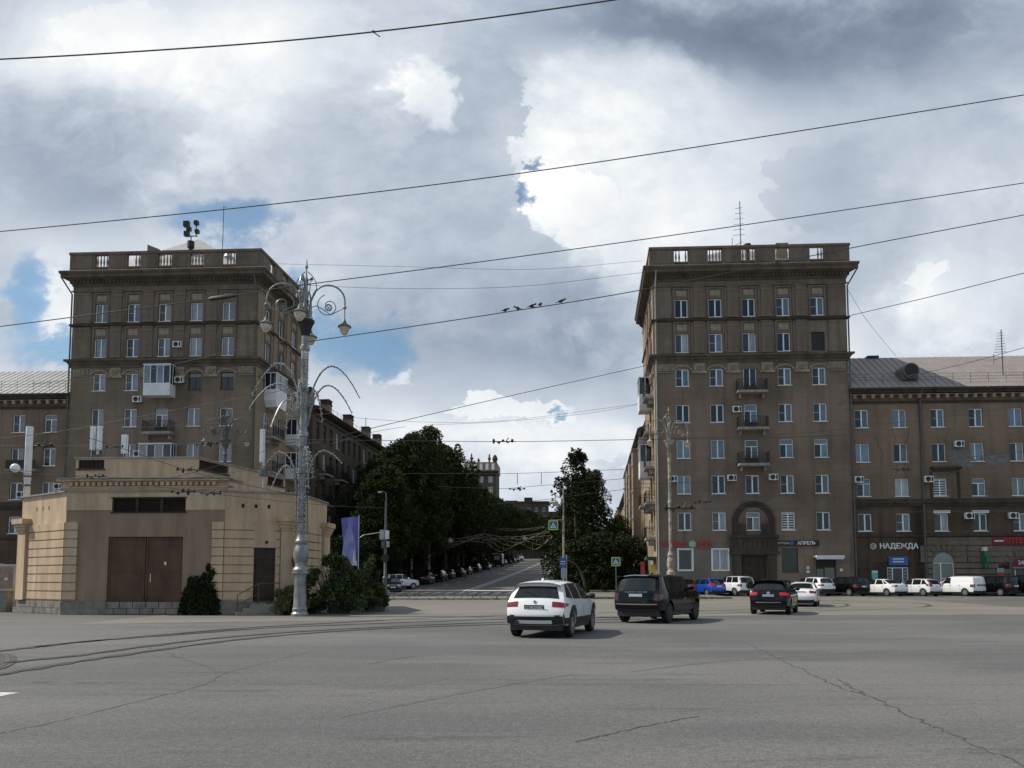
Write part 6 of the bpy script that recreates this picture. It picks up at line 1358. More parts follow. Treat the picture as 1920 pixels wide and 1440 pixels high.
# the row parked nose in before the buildings
PK = 'cars parked in a row before the buildings'; hd = -22
def parked(px, lab, kind, L, W, H, col, Y=65.9, h=hd, **k):
    x = (px-960)/FPX*Y; return car(lab, kind, L, W, H, col, from_rear((x, Y), h, L), h, PK, wheel_r=k.pop('wheel_r', .32), **k)
parked(1293, 'dark red parked hatchback showing behind the large black suv', 'hatch', 4.1, 1.72, 1.5, 'paint_red')
parked(1348, 'bright blue parked hatchback between the black suv and the white off-roader', 'hatch', 3.9, 1.68, 1.53, 'paint_blue', tail='tail_lit')
r, sp_, *_ = parked(1402, 'white parked off-roader with a dark spare wheel on its tailgate', 'boxy', 4.0, 1.78, 1.72, 'paint_white', wheel_r=.35)
q = MB(); q.lathe([(.0, 0), (.30, 0), (.335, .04), (.335, .16), (.30, .2), (.0, .2)], seg=20, cap=False); o = q.build('spare_wheel', M['rubber'], r, smooth=40); o.location = sp_(3.3, -.1, .0); o.rotation_euler = (0, R(-86), 0)
parked(1553, 'white parked crossover right of the pharmacy door canopy', 'suv', 4.27, 1.78, 1.63, 'paint_white', clad=True, wheel_r=.335)
parked(1618, 'black parked minivan left of the white sedan', 'van', 4.4, 1.8, 1.68, 'paint_black')
parked(1690, 'white parked sedan in front of the dark shop front', 'sedan', 4.57, 1.77, 1.47, 'paint_white')
parked(1755, 'white parked hatchback between the white sedan and the white van', 'hatch', 4.0, 1.69, 1.5, 'paint_pearl')
r, sp_, *_ = parked(1836, 'white parked delivery van without rear side windows', 'van', 4.5, 1.75, 1.72, 'paint_white', cargo=True, cat='van')
q = MB(); q.box(-.5, .5, -.03, 0, -.05, .05); o = q.build('door_strip', M['cladding'], r); o.location = sp_(3.0, -.1, .01); o.rotation_euler = (0, 0, -pi/2)
parked(1903, 'black parked minivan right of the white delivery van', 'van', 4.5, 1.82, 1.75, 'paint_black', rimmat='alloy')
parked(1962, 'dark parked van at the right end of the row', 'van', 4.6, 1.85, 1.85, 'paint_navy')
# cars along the street up the hill
ST = 'cars parked along the left kerb of the street'
def up(s, t, lab, kind, L, W, H, col, h=5.9, group=ST, **k):
    p = sp(s, t, .004); return car(lab, kind, L, W, H, col, p, h, group, detail=0, **k)
up(79.5, -7.0, 'dark green parked car at the mouth of the street by the left kerb', 'sedan', 4.3, 1.7, 1.42, 'paint_green', h=172)
up(85, -7.6, 'white parked small off-roader turned sideways behind the dark green car', 'boxy', 3.9, 1.75, 1.66, 'paint_white', h=62, rails='iron')
for s, lab, kind, col, hh in ((97, 'dark parked hatchback deep in tree shade, first beyond the white off-roader', 'hatch', 'paint_graphite', 1.48), (104, 'black parked crossover in tree shade, second beyond the white off-roader', 'suv', 'paint_black', 1.62), (112, 'graphite parked sedan in tree shade, third beyond the white off-roader', 'sedan', 'paint_graphite', 1.45),
        (120, 'grey parked hatchback catching some light under the trees', 'hatch', 'paint_graphite', 1.5), (128, 'black parked sedan just beyond the grey hatchback', 'sedan', 'paint_black', 1.45), (137, 'dark parked suv below the pale parked car on the hill', 'suv', 'paint_navy', 1.66), (152, 'pale parked hatchback just before the grey box van', 'hatch', 'paint_pearl', 1.5),
        (182, 'dark parked sedan just above the grey box van', 'sedan', 'paint_navy', 1.46), (192, 'dark parked hatchback high on the hill', 'hatch', 'paint_graphite', 1.5), (203, 'black parked suv high on the hill', 'suv', 'paint_black', 1.65), (214, 'silver parked sedan near the crest', 'sedan', 'paint_silver', 1.46), (226, 'white parked suv, last one before the crest', 'suv', 'paint_white', 1.66)):
    up(s, -7.3+rnd.uniform(-.15, .25), lab, kind, 4.3, 1.75, hh, col, h=5.9+rnd.uniform(-2, 2))
FARC = 'cars driving at the crest of the street'
up(252, 2.6, 'white car coming over the crest of the street', 'sedan', 4.5, 1.8, 1.5, 'paint_white', h=186, group=FARC); up(262, -3.0, 'dark car at the crest left of the white one', 'suv', 4.4, 1.8, 1.65, 'paint_navy', group=FARC); up(268, 6.0, 'silver car at the crest right of the white one', 'hatch', 4.2, 1.75, 1.5, 'paint_silver', h=186, group=FARC)
up(128, 7.4, 'white parked hatchback by the right kerb behind the bus stop sign', 'hatch', 4.2, 1.75, 1.5, 'paint_white', h=5.9, group='cars parked along the right kerb of the street'); up(140, 7.5, 'dark parked car beyond the white hatchback on the right kerb', 'sedan', 4.4, 1.75, 1.45, 'paint_black', h=5.9, group='cars parked along the right kerb of the street')
# grey box van on the hill
p = sp(169, -6.9); root = thing('box_van', 'grey box van with pale roof parked on the hill', 'van', p, R(90)-SA)
b = MB(); b.box(-2.6, 1.0, -1.05, 1.05, .75, 2.75); b.build('cargo_box', M['paint_graphite'], root); b = MB(); b.box(-2.65, 1.02, -1.1, 1.1, 2.75, 2.85); b.build('box_roof', M['panel_white'], root)
b = MB(); b.prism([(1.02, .5), (2.6, .5), (2.6, 1.2), (2.1, 1.35), (1.7, 2.2), (1.02, 2.25)], -.95, .95); b.build('cab', M['paint_graphite'], root); b = MB(); b.quad((2.11, -.85, 1.37), (2.11, .85, 1.37), (1.73, .85, 2.15), (1.73, -.85, 2.15)); b.build('windscreen', M['car_glass'], root)
for x in (-1.7, 1.8):
    for s in (-1, 1): MB().add(MB().lathe([(.2, -.12), (.36, -.12), (.38, 0), (.36, .12), (.2, .12)], seg=16), Matrix.Translation((x, s*.88, .38)) @ Matrix.Rotation(R(90), 4, 'X')).build('wheel', M['rubber'], root)
for s in (-1, 1): b = MB(); b.box(-2.64, -2.6, s*.85-.1, s*.85+.1, .85, 1.05); b.build('tail_light', M['tail_red'], root)
b = MB(); b.box(-2.63, -2.601, -.6, .6, 1.5, 2.4); b.build('rear_door', M['paint_silver'], root)
# ---------------------------------------------------------------- shop signs
mk('sign_red', (.48, .035, .035), .5, var=.2, scale=4); mk('sign_white', (.62, .63, .65), .5); mk('sign_blue', (.03, .10, .30), .5); mk('sign_green', (.03, .16, .07), .55); mk('sign_teal', (.12, .42, .38), .5); mk('sign_lime', (.46, .62, .06), .5); mk('sign_dark', (.02, .02, .022), .6); mk('sign_yellow', (.55, .42, .10), .5); mk('sign_deepred', (.14, .015, .02), .5); mk('sign_grey', (.33, .34, .36), .6)
def wsign(F, u, z, lab, out=.12):
    p = Vector((cos(F.th)*u+sin(F.th)*out, sin(F.th)*u-cos(F.th)*out, z))+F.loc+F.root.location
    return thing('shop_sign', lab, 'sign', p, F.th)
UPR = (R(90), 0, 0)
s = wsign(RF, 2.3, 4.88, 'red pharmacy lettering with a round globe above the left shop windows'); letter(s, 'АПТЕКА', .56, M['sign_red'], (-.75, -.03, 0), UPR, depth=.03, bold=.012); letter(s, 'ВИТА', .56, M['sign_red'], (2.05, -.03, .05), UPR, depth=.03, bold=.012)
b = MB(); b.add(MB().lathe([(0, .0), (.34, 0), (.34, .08), (0, .09)], seg=20, cap=False), Matrix.Translation((.95, 0, 0)) @ Matrix.Rotation(R(90), 4, 'X')); o = b.build('globe_disc', M['sign_teal'], s); b = MB(); b.add(MB().lathe([(0, .092), (.2, .092)], seg=16, cap=False), Matrix.Translation((.9, 0, .04)) @ Matrix.Rotation(R(90), 4, 'X')); b.build('globe_mark', M['sign_yellow'], o)
b = MB(); b.box(1.45, 2.7, -.05, 0, -.36, -.27); b.build('underline', M['sign_red'], s)
s = wsign(RF, 12.9, 4.95, 'small white pharmacy lettering left of the entrance canopy, reading from a dark strip'); b = MB(); b.box(-1.9, 1.9, -.02, .1, -.25, .25); b.build('strip', M['sign_dark'], s)
letter(s, 'АПТЕКА', .26, M['sign_white'], (-1.35, -.03, 0), UPR, depth=.01); letter(s, 'АПРЕЛЬ', .42, M['sign_white'], (.75, -.03, 0), UPR, depth=.02, bold=.014); b = MB(); b.add(MB().lathe([(0, .02), (.2, .02), (.2, .05), (0, .05)], seg=16, cap=False), Matrix.Rotation(R(90), 4, 'X') @ Matrix.Translation((-.62, 0, 0))); b.build('logo_disc', M['sign_blue'], s)
s = wsign(WF, 3.7, 4.62, 'white lettering with a round emblem on the dark shop front'); letter(s, 'НАДЕЖДА', .66, M['sign_white'], (.35, -.03, 0), UPR, depth=.04, bold=.016); b = MB(); b.add(MB().lathe([(.17, 0), (.3, 0), (.3, .06), (.17, .06)], seg=22, cap=False), Matrix.Translation((-1.95, 0, 0)) @ Matrix.Rotation(R(90), 4, 'X')); b.add(MB().lathe([(0, .02), (.12, .02)], seg=16, cap=False), Matrix.Translation((-1.9, 0, 0)) @ Matrix.Rotation(R(90), 4, 'X')); b.build('emblem_ring', M['sign_grey'], s)
s = wsign(WF, 3.95, 3.15, 'blue panel over the glazed door of the dark shop front', .14); b = MB(); b.box(-.85, .85, -.03, 0, -.28, .52); b.build('panel', M['sign_blue'], s); b = MB()
for z in (.25, .0): b.box(-.5, .5, -.04, -.031, z, z+.1)
b.build('text_lines', M['sign_white'], s)
s = wsign(WF, 1.85, 2.0, 'pale teal notice board left of the dark shop door', .03); b = MB(); b.box(-.28, .28, -.03, 0, -.4, .4); b.build('board', M['sign_teal'], s); b = MB(); b.box(-.24, .24, -.035, -.031, .2, .36); b.build('heading', M['sign_white'], s)
s = wsign(WF, 14.5, 5.08, 'long dark red pharmacy sign over the arched door at the right edge', .16); b = MB(); b.box(-2.1, 1.6, -.05, 0, -.36, .36); b.build('panel', M['sign_deepred'], s); letter(s, 'АПТЕКА', .66, M['sign_red'], (.15, -.07, 0), UPR, depth=.02, bold=.012); b = MB(); b.box(-1.95, -1.15, -.06, -.051, -.07, .07); b.build('stripe', M['sign_white'], s)
s = wsign(WF, 17.1, 5.08, 'green sign beside the long red pharmacy sign', .16); b = MB(); b.box(-.9, .9, -.05, 0, -.3, .3); b.build('panel', M['sign_green'], s); b = MB(); b.box(-.8, .8, -.06, -.051, -.2, -.1); b.box(-.8, .4, -.06, -.051, .02, .16); b.build('text_lines', M['sign_white'], s)
s = wsign(WF, 14.9, 2.98, 'round the clock sign with the number over the arched door', .02); b = MB(); b.prism(arc(.86, 0, 180, 14, (0, -.34)), .0, .04); b.build('tympanum', M['sign_deepred'], s); letter(s, '24', .52, M['sign_white'], (0, -.02, .12), UPR, depth=.02, bold=.012); letter(s, 'КРУГЛОСУТОЧНО', .17, M['sign_white'], (0, -.03, -.36), UPR, depth=.01); b = MB(); b.box(-.95, .95, -.02, 0, -.48, -.345); b.build('strip', M['sign_dark'], s)
s = wsign(WF, 11.5, 3.4, 'green pharmacy cross projecting between the two arches', .4); b = MB(); b.box(-.12, .12, -.3, .3, -.75, .75); b.box(-.119, .119, -.55, .55, -.25, .25); b.build('cross', M['sign_green'], s); b = MB(); b.box(-.06, .06, .25, .42, .6, .7); b.box(-.2, .15, -.28, .1, .76, 1.1); b.build('bracket', M['ac_white'], s)
s = wsign(WF, 13.0, 1.9, 'stack of three small notices left of the arched door', .13); b = MB(); b.box(-.3, .3, -.03, 0, .3, .7); b.build('board', M['sign_grey'], s); b = MB(); b.box(-.3, .3, -.03, 0, -.15, .25); b.build('board', M['sign_red'], s); b = MB(); b.box(-.3, .3, -.03, 0, -.6, -.2); b.build('board', M['sign_yellow'], s)
s = wsign(WLF, 32.2, 4.55, 'yellow lettering cut by the left edge of the photo'); letter(s, 'ка', .85, M['sign_yellow'], (0, -.03, 0), UPR, depth=.03, bold=.01)
# ---------------------------------------------------------------- road signs, poles, banner
def pole(b, r, h, x=0, y=0, z0=0): b.tube([(x, y, z0), (x, y, h)], r, 8)
def crossing_plate(root, z, s, y=-.05, x=0.0):
    b = MB(); b.box(x-s/2-.09, x+s/2+.09, y-.004, y+.02, z-s/2-.09, z+s/2+.09); o = b.build('backing', M['sign_lime'], root)
    b = MB(); b.box(x-s/2, x+s/2, y-.012, y-.005, z-s/2, z+s/2); p = b.build('plate', M['sign_blue'], root)
    b = MB(); b.prism([(x-s*.40, z-s*.36), (x+s*.40, z-s*.36), (x, z+s*.38)], y-.018, y-.013); b.build('triangle', M['sign_white'], p)
    b = MB(); q = lambda pts: b.prism([(x+a*s, z+c*s) for a, c in pts], y-.024, y-.019)
    q([(-.05, .0), (.05, .02), (.06, -.14), (-.04, -.14)]); q([(-.04, -.14), (.03, -.14), (-.10, -.33), (-.15, -.33)]); q([(.0, -.14), (.06, -.14), (.15, -.33), (.10, -.33)]); q([(.04, .0), (.06, -.03), (.14, -.12), (.11, -.14)]); q([(-.04, .0), (-.05, -.04), (-.13, -.12), (-.11, -.06)])
    b.add(MB().lathe([(0, 0), (.045*s, 0)], seg=10, cap=False), Matrix.Translation((x+.01*s, y-.0235, z+.07*s)) @ Matrix.Rotation(R(90), 4, 'X')); b.build('walking_figure', M['sign_dark'], p)
    return p
P = at(1155, 1088, 73); root = thing('crossing_sign', 'small square pedestrian crossing sign on a thin pole by the pavement', 'road sign', (P.x, 73, gz(73)), R(-6), 'pedestrian crossing signs')
b = MB(); pole(b, .03, zat(1062, 73)-gz(73)); b.build('pole', M['tin'], root); crossing_plate(root, zat(1053, 73)-gz(73), .66)
P = at(1057, 1088, 73.5); root = thing('street_lamp', 'pale lamp post with a hanging globe and a crossing sign by the street mouth', 'street lamp', (P.x, 73.5, gz(73.5)), R(-4)); zz = lambda py: zat(py, 73.5)-gz(73.5)
b = MB(); b.lathe([(.16, 0), (.15, .9), (.11, 1.0), (.10, zz(1000)), (.075, zz(960)), (.06, zz(917))], 0, 0, 10); b.build('pole', M['old_paint'], root, smooth=40)
b = MB(); b.tube([(0, 0, zz(945)), (-.35, 0, zz(932)), (-.7, 0, zz(930)), (-.82, 0, zz(937))], .035, 6); b.build('arm', M['old_paint'], root, smooth=40); lantern(root, (-.82, 0, zz(943)), M['old_paint'], .9)
b = MB(); b.tube([(0, -.05, zz(975)), (-1.3, -.05, zz(975))], .025, 6); b.build('sign_bracket', M['tin'], root)
root = thing('crossing_sign', 'square pedestrian crossing sign hanging from the bracket of the pale lamp post', 'road sign', (P.x, 73.4, gz(73.5)), R(-4), 'pedestrian crossing signs'); crossing_plate(root, zz(985), .74, -.08, -.98); b = MB(); b.tube([(-.98, -.05, zz(976)), (-.98, -.05, zz(979))], .02, 5); b.build('hanger', M['tin'], root)
P = at(1056, 1088, 70.5); root = thing('bus_stop_sign', 'blue bus stop sign with a white panel on a thin post', 'road sign', (P.x, 70.5, gz(70.5)), R(-4)); zz = lambda py: zat(py, 70.5)-gz(70.5)
b = MB(); pole(b, .035, zz(1044), 0, .04); pole(b, .05, zz(1040), .3, .1); b.build('pole', M['tin'], root); b = MB(); b.box(-.32, .28, -.03, 0, zz(1064), zz(1046)); b.build('panel', M['sign_blue'], root); b = MB(); b.box(-.22, .18, -.04, -.031, zz(1058), zz(1052)); b.build('white_field', M['sign_white'], root); b = MB(); b.box(-.2, .16, -.05, -.041, zz(1056.5), zz(1054)); b.build('bus_mark', M['sign_dark'], root); b = MB(); b.box(-.2, .3, -.02, 0, zz(1084), zz(1066)); b.build('timetable', M['sign_grey'], root)
P = at(1100, 1105, 76); root = thing('leaning_trunk', 'bent bare trunk arching over the pavement beside the bus stop sign', 'tree trunk', (P.x, 76, gz(76))); zz = lambda py: zat(py, 76)-gz(76)
b = MB(); b.tube([(0, 0, -.1), (-.25, 0, zz(1090)), (-.6, 0, zz(1072)), (-1.05, 0, zz(1058)), (-1.9, 0, zz(1050))], [.16, .13, .11, .08, .05], 8); b.build('trunk', M['bark'], root, smooth=40); b = MB(); leaves(b, ((0, 0, .5), (.4, .3, .5)), 300, .16, random.Random(5)); b.build('shoots', M['leaf_linden'], root)
# trolley pole with boxes, arm and banner
P = at(722, 1088, 66); zz = lambda py: zat(py, 66)-gz(66); root = thing('trolley_pole', 'grey trolley pole with pale boxes and a side arm left of the street mouth', 'pole', (P.x, 66, gz(66)), R(-4))
b = MB(); b.lathe([(.3, 0), (.28, .5), (.2, .6), (.2, 1.5), (.24, 1.6), (.13, 1.75), (.12, zz(1000)), (.07, zz(925))], 0, 0, 12); b.build('pole', M['iron_grey'], root, smooth=40)
b = MB(); b.tube([(0, 0, zz(924)), (-.3, 0, zz(921)), (-.6, 0, zz(922))], .03, 6); b.build('arm', M['iron_grey'], root); b = MB(); b.box(-.72, -.4, -.07, .07, zz(924), zz(921)); b.build('lamp_head', M['tin'], root)
b = MB(); b.box(-.42, -.02, -.4, -.14, zz(1012), zz(994)); b.build('signal_box', M['tin'], root); b = MB(); b.box(.04, .34, -.35, -.12, zz(1011), zz(995)); b.build('signal_box', M['panel_white'], root); b = MB(); b.box(-.3, .0, -.3, -.12, zz(1028), zz(1014)); b.build('signal_box', M['iron_grey'], root); b = MB(); b.box(.15, .38, -.3, -.1, zz(1026), zz(1015)); b.build('signal_box', M['tin'], root)
b = MB(); b.tube([(0, 0, zz(997)), (-1.9, -.1, zz(1003))], .03, 6); b.tube([(-1.9, -.1, zz(1003)), (-2.2, -.1, zz(1008))], .03, 6); b.build('side_arm', M['tin'], root)
b = MB(); b.add(MB().lathe([(0, 0), (.35, 0), (.35, .02), (0, .02)], seg=20, cap=False), Matrix.Translation((0, -.15, zz(1047))) @ Matrix.Rotation(R(90), 4, 'X')); b.build('round_sign', M['iron'], root)
P = at(671, 1075, 60); root = thing('banner', 'tall violet banner with pale pointed arch shapes on a post above the bushes', 'banner', (P.x, 60, gz(60)), R(-6)); zz = lambda py: zat(py, 60)-gz(60)
mk('banner_violet', (.12, .125, .34), .8, var=.25, scale=.8); mk('banner_pale', (.24, .25, .50), .8, var=.3, scale=1.0); mk('banner_white', (.52, .53, .62), .8, var=.3, scale=2)
b = MB(); pole(b, .035, zz(966), .03); b.build('post', M['tin'], root); x0, x1, xb = -1.40, 0.0, -1.05; zt, zb_ = zz(968.5), zz(1062)
b = MB(); n_ = 10; b.grid([[(lerp(lerp(x0, xb, i/n_), 0, j/6), .06*sin(j*.9+i*.4)*.5, lerp(zt-(.12 if j < 1 else .1*(1-j/6)), zb_, i/n_)) for j in range(7)] for i in range(n_+1)]); cl = b.build('cloth', M['banner_violet'], root, smooth=True)
def petal(cx, zt_, zb2, w, off, mat):
    b = MB(); pts = []
    for t in range(9): q = t/8; pts.append((cx-w*sin(q*pi/2)**.8, -off, lerp(zt_, zb2, q)))
    for t in range(8, -1, -1): q = t/8; pts.append((min(-.03, cx+w*sin(q*pi/2)**.8), -off, lerp(zt_, zb2, q)))
    b.poly(pts); b.build('motif', M[mat], cl)
petal(-.70, zz(981), zz(1046), .56, .045, 'banner_pale'); petal(-.52, zz(1018), zz(1058), .42, .055, 'banner_violet'); petal(-.52, zz(1019.5), zz(1058), .34, .065, 'banner_pale'); petal(-.30, zz(1030), zz(1060), .16, .075, 'banner_white')
b = MB(); b.box(xb+.05, -.05, -.09, -.085, zz(1060), zz(1052)); b.build('white_strip', M['banner_white'], cl)
# light garland netting hung across the street
def garland_net(lab, pts_a, pts_b, Y, rows=5, stars=()):
    a = at(*pts_a, Y); c = at(*pts_b, Y+3); root = thing('light_garland', lab, 'light garland', a, 0, 'light garlands across the street'); b = MB(); d = c-a; n = int(d.length/.55); r_ = random.Random(int(pts_a[0])); G_ = []
    for j in range(rows):
        G_.append([d*(i/n)+Vector((0, 0, -1.2*4*(i/n)*(1-i/n)*.6-j*.36*(.8+.3*sin(i*.7+j))+r_.uniform(-.06, .06))) for i in range(n+1)]); b.tube(G_[-1], .022, 3)
    for i in range(n):
        for j in range(rows-1): b.tube([G_[j][i], G_[j+1][i+(i+j) % 2 if i < n else i]], .014, 3)
    b.build('net', M['old_paint'], root)
    for t in stars:
        q = d*t+Vector((0, 0, -1.0)); s = MB(); pts = [(q.x+(.42 if k % 2 == 0 else .18)*sin(k*pi/5), q.z+(.42 if k % 2 == 0 else .18)*cos(k*pi/5)) for k in range(10)]; s.prism(pts, q.y-.06, q.y+.06); s.build('star', M['tin'], root)
garland_net('pale net garland with a star hanging across the left half of the street', (783, 997), (905, 1001), 98, 4, (.5,)); garland_net('denser pale net garland hanging before the crossing sign', (905, 1000), (1036, 992), 99, 6, (.6,)); garland_net('thin garland far up the street', (900, 985), (1030, 985), 150, 2)
# ---------------------------------------------------------------- overhead wires
mk('cable', (.05, .05, .054), .6); mk('cable_old', (.10, .095, .085), .7, var=.5, scale=3)
def wire(lab, pix, Y, r, Y1=None, mat='cable', group='overhead wires over the square', frame=0):
    Y1 = Y1 or Y; P0 = [at(px, py, lerp(Y, Y1, (px-pix[0][0])/(pix[-1][0]-pix[0][0]))) for px, py in pix]; Q = [P0[0]*2-P0[1]]+P0+[P0[-1]*2-P0[-2]]; out = []
    for i in range(1, len(Q)-2):
        for k in range(8):
            t = k/8; a, b_, c, d = Q[i-1:i+3]; out.append(.5*((2*b_)+(c-a)*t+(2*a-5*b_+4*c-d)*t*t+(3*b_-a-3*c+d)*t**3))
    out.append(P0[-1])
    if pix[0][0] < -90: out.insert(0, out[0]+(out[0]-out[1]).normalized()*28)
    if pix[-1][0] > 2040 or pix[-1][1] < 0: out.append(out[-1]+(out[-1]-out[-2]).normalized()*28)
    b = MB(); b.tube([p-P0[0] for p in out], r*.8, 6); o = b.build('overhead_wire', M[mat], None, P0[0], smooth=True); tag(o, lab, 'wire', group); return o
wire('thick highest wire crossing the upper left of the sky', [(-150, 116), (0, 111), (250, 97), (550, 75), (850, 42), (1150, 0), (1300, -26)], 13, .016, 13, 'cable_old')
a = at(700, 60, 13); b = MB(); b.tube([(0, 0, 0), (.05, 0, -.04), (.12, 0, -.09)], .01, 4); b.tube([(-.02, 0, .012), (.03, 0, .0)], .022, 5); o = b.build('wire_tie', M['cable_old'], None, a); tag(o, 'loose tie end dangling from the highest wire', 'wire tie')
wire('second wire from the top, rising across the whole sky', [(-150, 444), (0, 434), (500, 384), (960, 327), (1400, 261), (1920, 178), (2080, 151)], 17, .014)
wire('wire passing just behind the tip of the ornate lamp', [(-150, 628), (0, 612), (300, 573), (445, 553), (570, 534), (960, 483), (1400, 421), (1920, 343), (2080, 318)], 22, .018, 26)
b = MB(); p0 = at(390, 561, 24); p1 = at(445, 553, 24); b.tube([p0-p0, (p1-p0)*.12, (p1-p0)*.9, p1-p0], [.02, .07, .07, .02], 7); o = b.build('wire_insulator', M['iron'], None, p0, smooth=40); tag(o, 'long dark insulator on the wire in front of the left tower', 'insulator', 'insulators on the wires')
wire('wire with the perched birds', [(575, 641), (760, 614), (950, 585), (1195, 545), (1590, 466), (1920, 403), (2080, 372)], 30, .022)
wire('wire from the right tower wall to the right frame edge', [(1588, 593), (1750, 555), (1920, 512), (2080, 474)], 60, .032, 40)
wire('wire slanting from the left roofline up to the right tower', [(620, 822), (700, 802), (940, 746), (1200, 688), (1215, 684)], 60, .034, 71)
wire('wire over the right wing roof', [(1700, 706), (1800, 684), (1920, 652), (2080, 610)], 66, .028, 50)
wire('level wire with insulators above the street', [(520, 824), (720, 826), (960, 828), (1205, 824), (1420, 821), (1600, 815)], 58, .028, 58)
wire('thin faint wire near the cornice of the left tower', [(490, 494), (760, 500), (1000, 505), (1205, 489)], 70, .016, 71); wire('thin sagging wire above the birds', [(540, 533), (700, 540), (850, 541), (1000, 535), (1205, 511)], 68, .02, 71)
wire('faint wire across the low clouds', [(650, 782), (760, 790), (880, 792), (1000, 783), (1205, 756)], 75, .018, 78); wire('faint lower wire across the low clouds', [(800, 797), (950, 790), (1100, 775), (1205, 757)], 80, .018, 80)
wire('trolley wire crossing the street between the tree groups', [(760, 888), (935, 888), (1020, 886), (1170, 880)], 84, .03); wire('span wire under the trolley wire between the tree groups', [(820, 912), (935, 916), (1020, 910), (1175, 897)], 84, .03); wire('wire from the dark trees to the right street block', [(930, 945), (1010, 938), (1150, 920), (1240, 912)], 80, .03)
for px in (970, 1015):
    a = at(px, 887, 84); b = MB(); b.tube([(0, 0, 0), (0, 0, -1.25)], .035, 5); o = b.build('wire_hanger', M['cable'], None, a); tag(o, 'short vertical hanger between the trolley wires, %s one' % ('left' if px < 1000 else 'right'), 'wire hanger', 'hangers between the trolley wires')
W2 = 'trolley wires before the left tower and the pavilion'
wire('trolley wire falling from the left frame edge to the pavilion cornice', [(-120, 735), (0, 768), (60, 787), (220, 838), (345, 880), (420, 900), (560, 930)], 33, .018, 34, group=W2); wire('level trolley wire with a dark insulator over the pavilion roof', [(-120, 836), (0, 836), (100, 837), (380, 832), (600, 830)], 45, .022, 45, group=W2); wire('wire rising from the left frame edge toward the ornate lamp', [(-120, 838), (0, 822), (130, 806), (330, 768), (480, 742), (575, 722)], 38, .016, 36, group=W2)
wire('slack wire between the two ornate lamps below the roof line', [(-120, 880), (0, 886), (150, 892), (330, 898), (470, 880), (560, 862)], 34, .014, 35, group=W2); wire('wire along the pavilion front just over the cornice', [(-100, 872), (60, 884), (250, 906), (420, 928), (620, 948), (720, 952)], 31, .013, 34, group=W2)
wire('straight wire below the belt cornice of the left tower', [(60, 720), (240, 700), (420, 662), (560, 634)], 62, .026, 60, group=W2); wire('wire from the lower lamp branch to the left', [(300, 902), (420, 870), (520, 838), (565, 824)], 33, .013, 34.6, group=W2); wire('wire from the ornate lamp toward the street building', [(620, 832), (700, 810), (760, 800)], 40, .016, 55, group=W2); wire('thin wire over the lower balcony of the left tower', [(130, 806), (300, 800), (480, 790), (620, 775)], 55, .02, 55, group=W2)
W3 = 'trolley wires before the right tower'
wire('wire along the third floor of the right tower', [(1180, 908), (1330, 902), (1600, 880), (1920, 846), (2080, 830)], 50, .02, 46, group=W3); wire('wire across the arched niche of the right tower', [(1205, 961), (1300, 955), (1430, 952), (1600, 960), (1920, 958), (2080, 957)], 48, .018, 46, group=W3); wire('wire rising past the upper balconies of the right tower', [(1250, 822), (1500, 812), (1700, 790), (1920, 762), (2080, 740)], 54, .02, 50, group=W3)
wire('wire across the right wing under the belt cornice', [(1560, 905), (1700, 894), (1920, 868), (2080, 850)], 55, .02, 50, group=W3); wire('faint guy wire from the right tower to the wing roof', [(1588, 540), (1625, 600), (1680, 668)], 70, .02, 74, group=W3)
def fitting(px, py, Y, s, lab):
    a = at(px, py, Y); b = MB()
    for k in range(5): x = (-.5+k*.25)*s; z_ = s*(.02, -.05, .06, -.03, .05)[(k+int(px)) % 5]; b.sphere((x+.06*s*((int(px)*k) % 3-1), 0, z_), (.075*s, .05*s, (.05, .11, .07, .15, .06)[(k*2+int(py)) % 5]*s), 7, 5)
    b.tube([(-.6*s, 0, 0), (.6*s, 0, 0)], .03*s, 5); b.tube([(.1*s, 0, 0), (.25*s, 0, .22*s)], .025*s, 4); b.tube([(-.2*s, 0, 0), (-.28*s, 0, -.16*s)], .025*s, 4); o = b.build('wire_fitting', M['iron'], None, a); tag(o, lab, 'wire fitting', 'switch fittings on the trolley wires'); return o
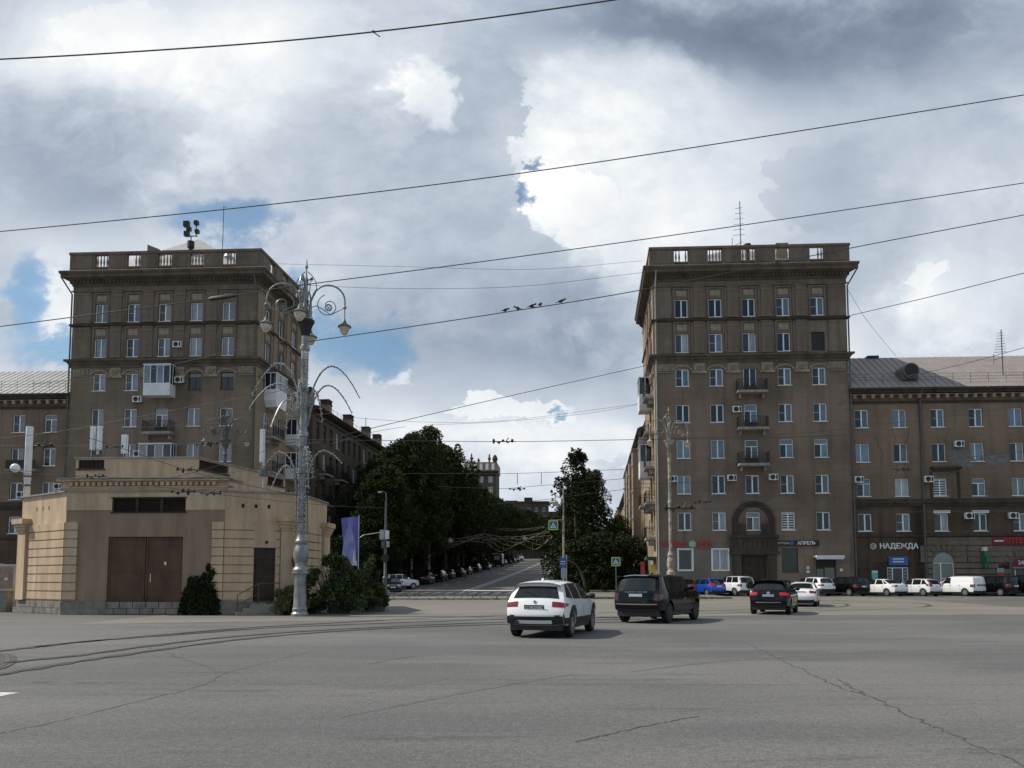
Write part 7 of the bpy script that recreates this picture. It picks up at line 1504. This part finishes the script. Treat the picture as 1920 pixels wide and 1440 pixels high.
for x in [(75, 836, 45, 1.5, 'dark fitting on the level trolley wire left of the white mast'), (388, 832, 45, 1.1, 'fitting on the level trolley wire before the left tower'), (215, 838, 33, .6, 'fitting near the left antenna panels'), (352, 881, 33.3, .8, 'fitting hanging over the right end of the pavilion cornice'), (180, 893, 34, .7, 'spiky fitting on the slack wire above the pavilion cornice'), (345, 922, 32, .9, 'fitting low in front of the pavilion front wall'), (395, 925, 32, .7, 'spiky fitting right of the one before the pavilion wall'),
          (945, 828, 58, 1.4, 'fitting in the middle of the level wire over the street'), (1275, 953, 48, 1.6, 'fitting beside the weathered lamp post'), (1318, 941, 48, .9, 'small fitting above the one beside the weathered lamp post'), (970, 917, 84, 1.5, 'fitting on the span wire between the tree groups'), (1690, 880, 52, .9, 'fitting before the right wing windows')]: fitting(*x)
mk('bird_dark', (.03, .03, .035), .7)
def bird(px, py, lab, a):
    p = at(px, py, 30); root = thing('bird', lab, 'bird', p, a, 'birds perched on the wire'); b = MB()
    rows = []
    for t in range(9):
        q = t/8; r = [.004, .022, .05, .066, .066, .055, .034, .028, .004][t]; x = lerp(-.13, .13, q); z = .055+.10*q**1.2
        rows.append([(x, r*cos(2*pi*k/8), z+r*1.05*sin(2*pi*k/8)) for k in range(8)])
    b.grid(rows, True); b.sphere((.13, 0, .175), (.043, .038, .04), 8, 6); b.prism([(.165, .165), (.165, .185), (.205, .172)], -.008, .008); b.poly([(-.10, -.025, .06), (-.10, .025, .06), (-.25, .03, .01), (-.25, -.03, .01)]); b.build('body', M['bird_dark'], root, smooth=40)
    w = MB()
    for s in (-1, 1): w.poly([(.05, s*.066, .13), (-.02, s*.074, .06), (-.17, s*.03, .03), (-.12, s*.05, .08)])
    w.build('wings', M['iron'], root); g = MB(); g.tube([(.0, .015, 0), (.01, .015, .06)], .006, 4); g.tube([(.0, -.015, 0), (.01, -.015, .06)], .006, 4); g.build('legs', M['iron'], root)
bird(948, 585.5, 'leftmost bird perched on the wire', .6); bird(970, 582, 'second bird from the left on the wire', 2.6); bird(998, 577.5, 'third bird on the wire, left of the dark fitting', .2); bird(1013, 575, 'bird on the wire right of the dark fitting', 1.2); bird(1053, 568.5, 'rightmost bird, apart from the others on the wire', 0.1)
fitting(1005, 576, 30, .34, 'small dark fitting among the birds')
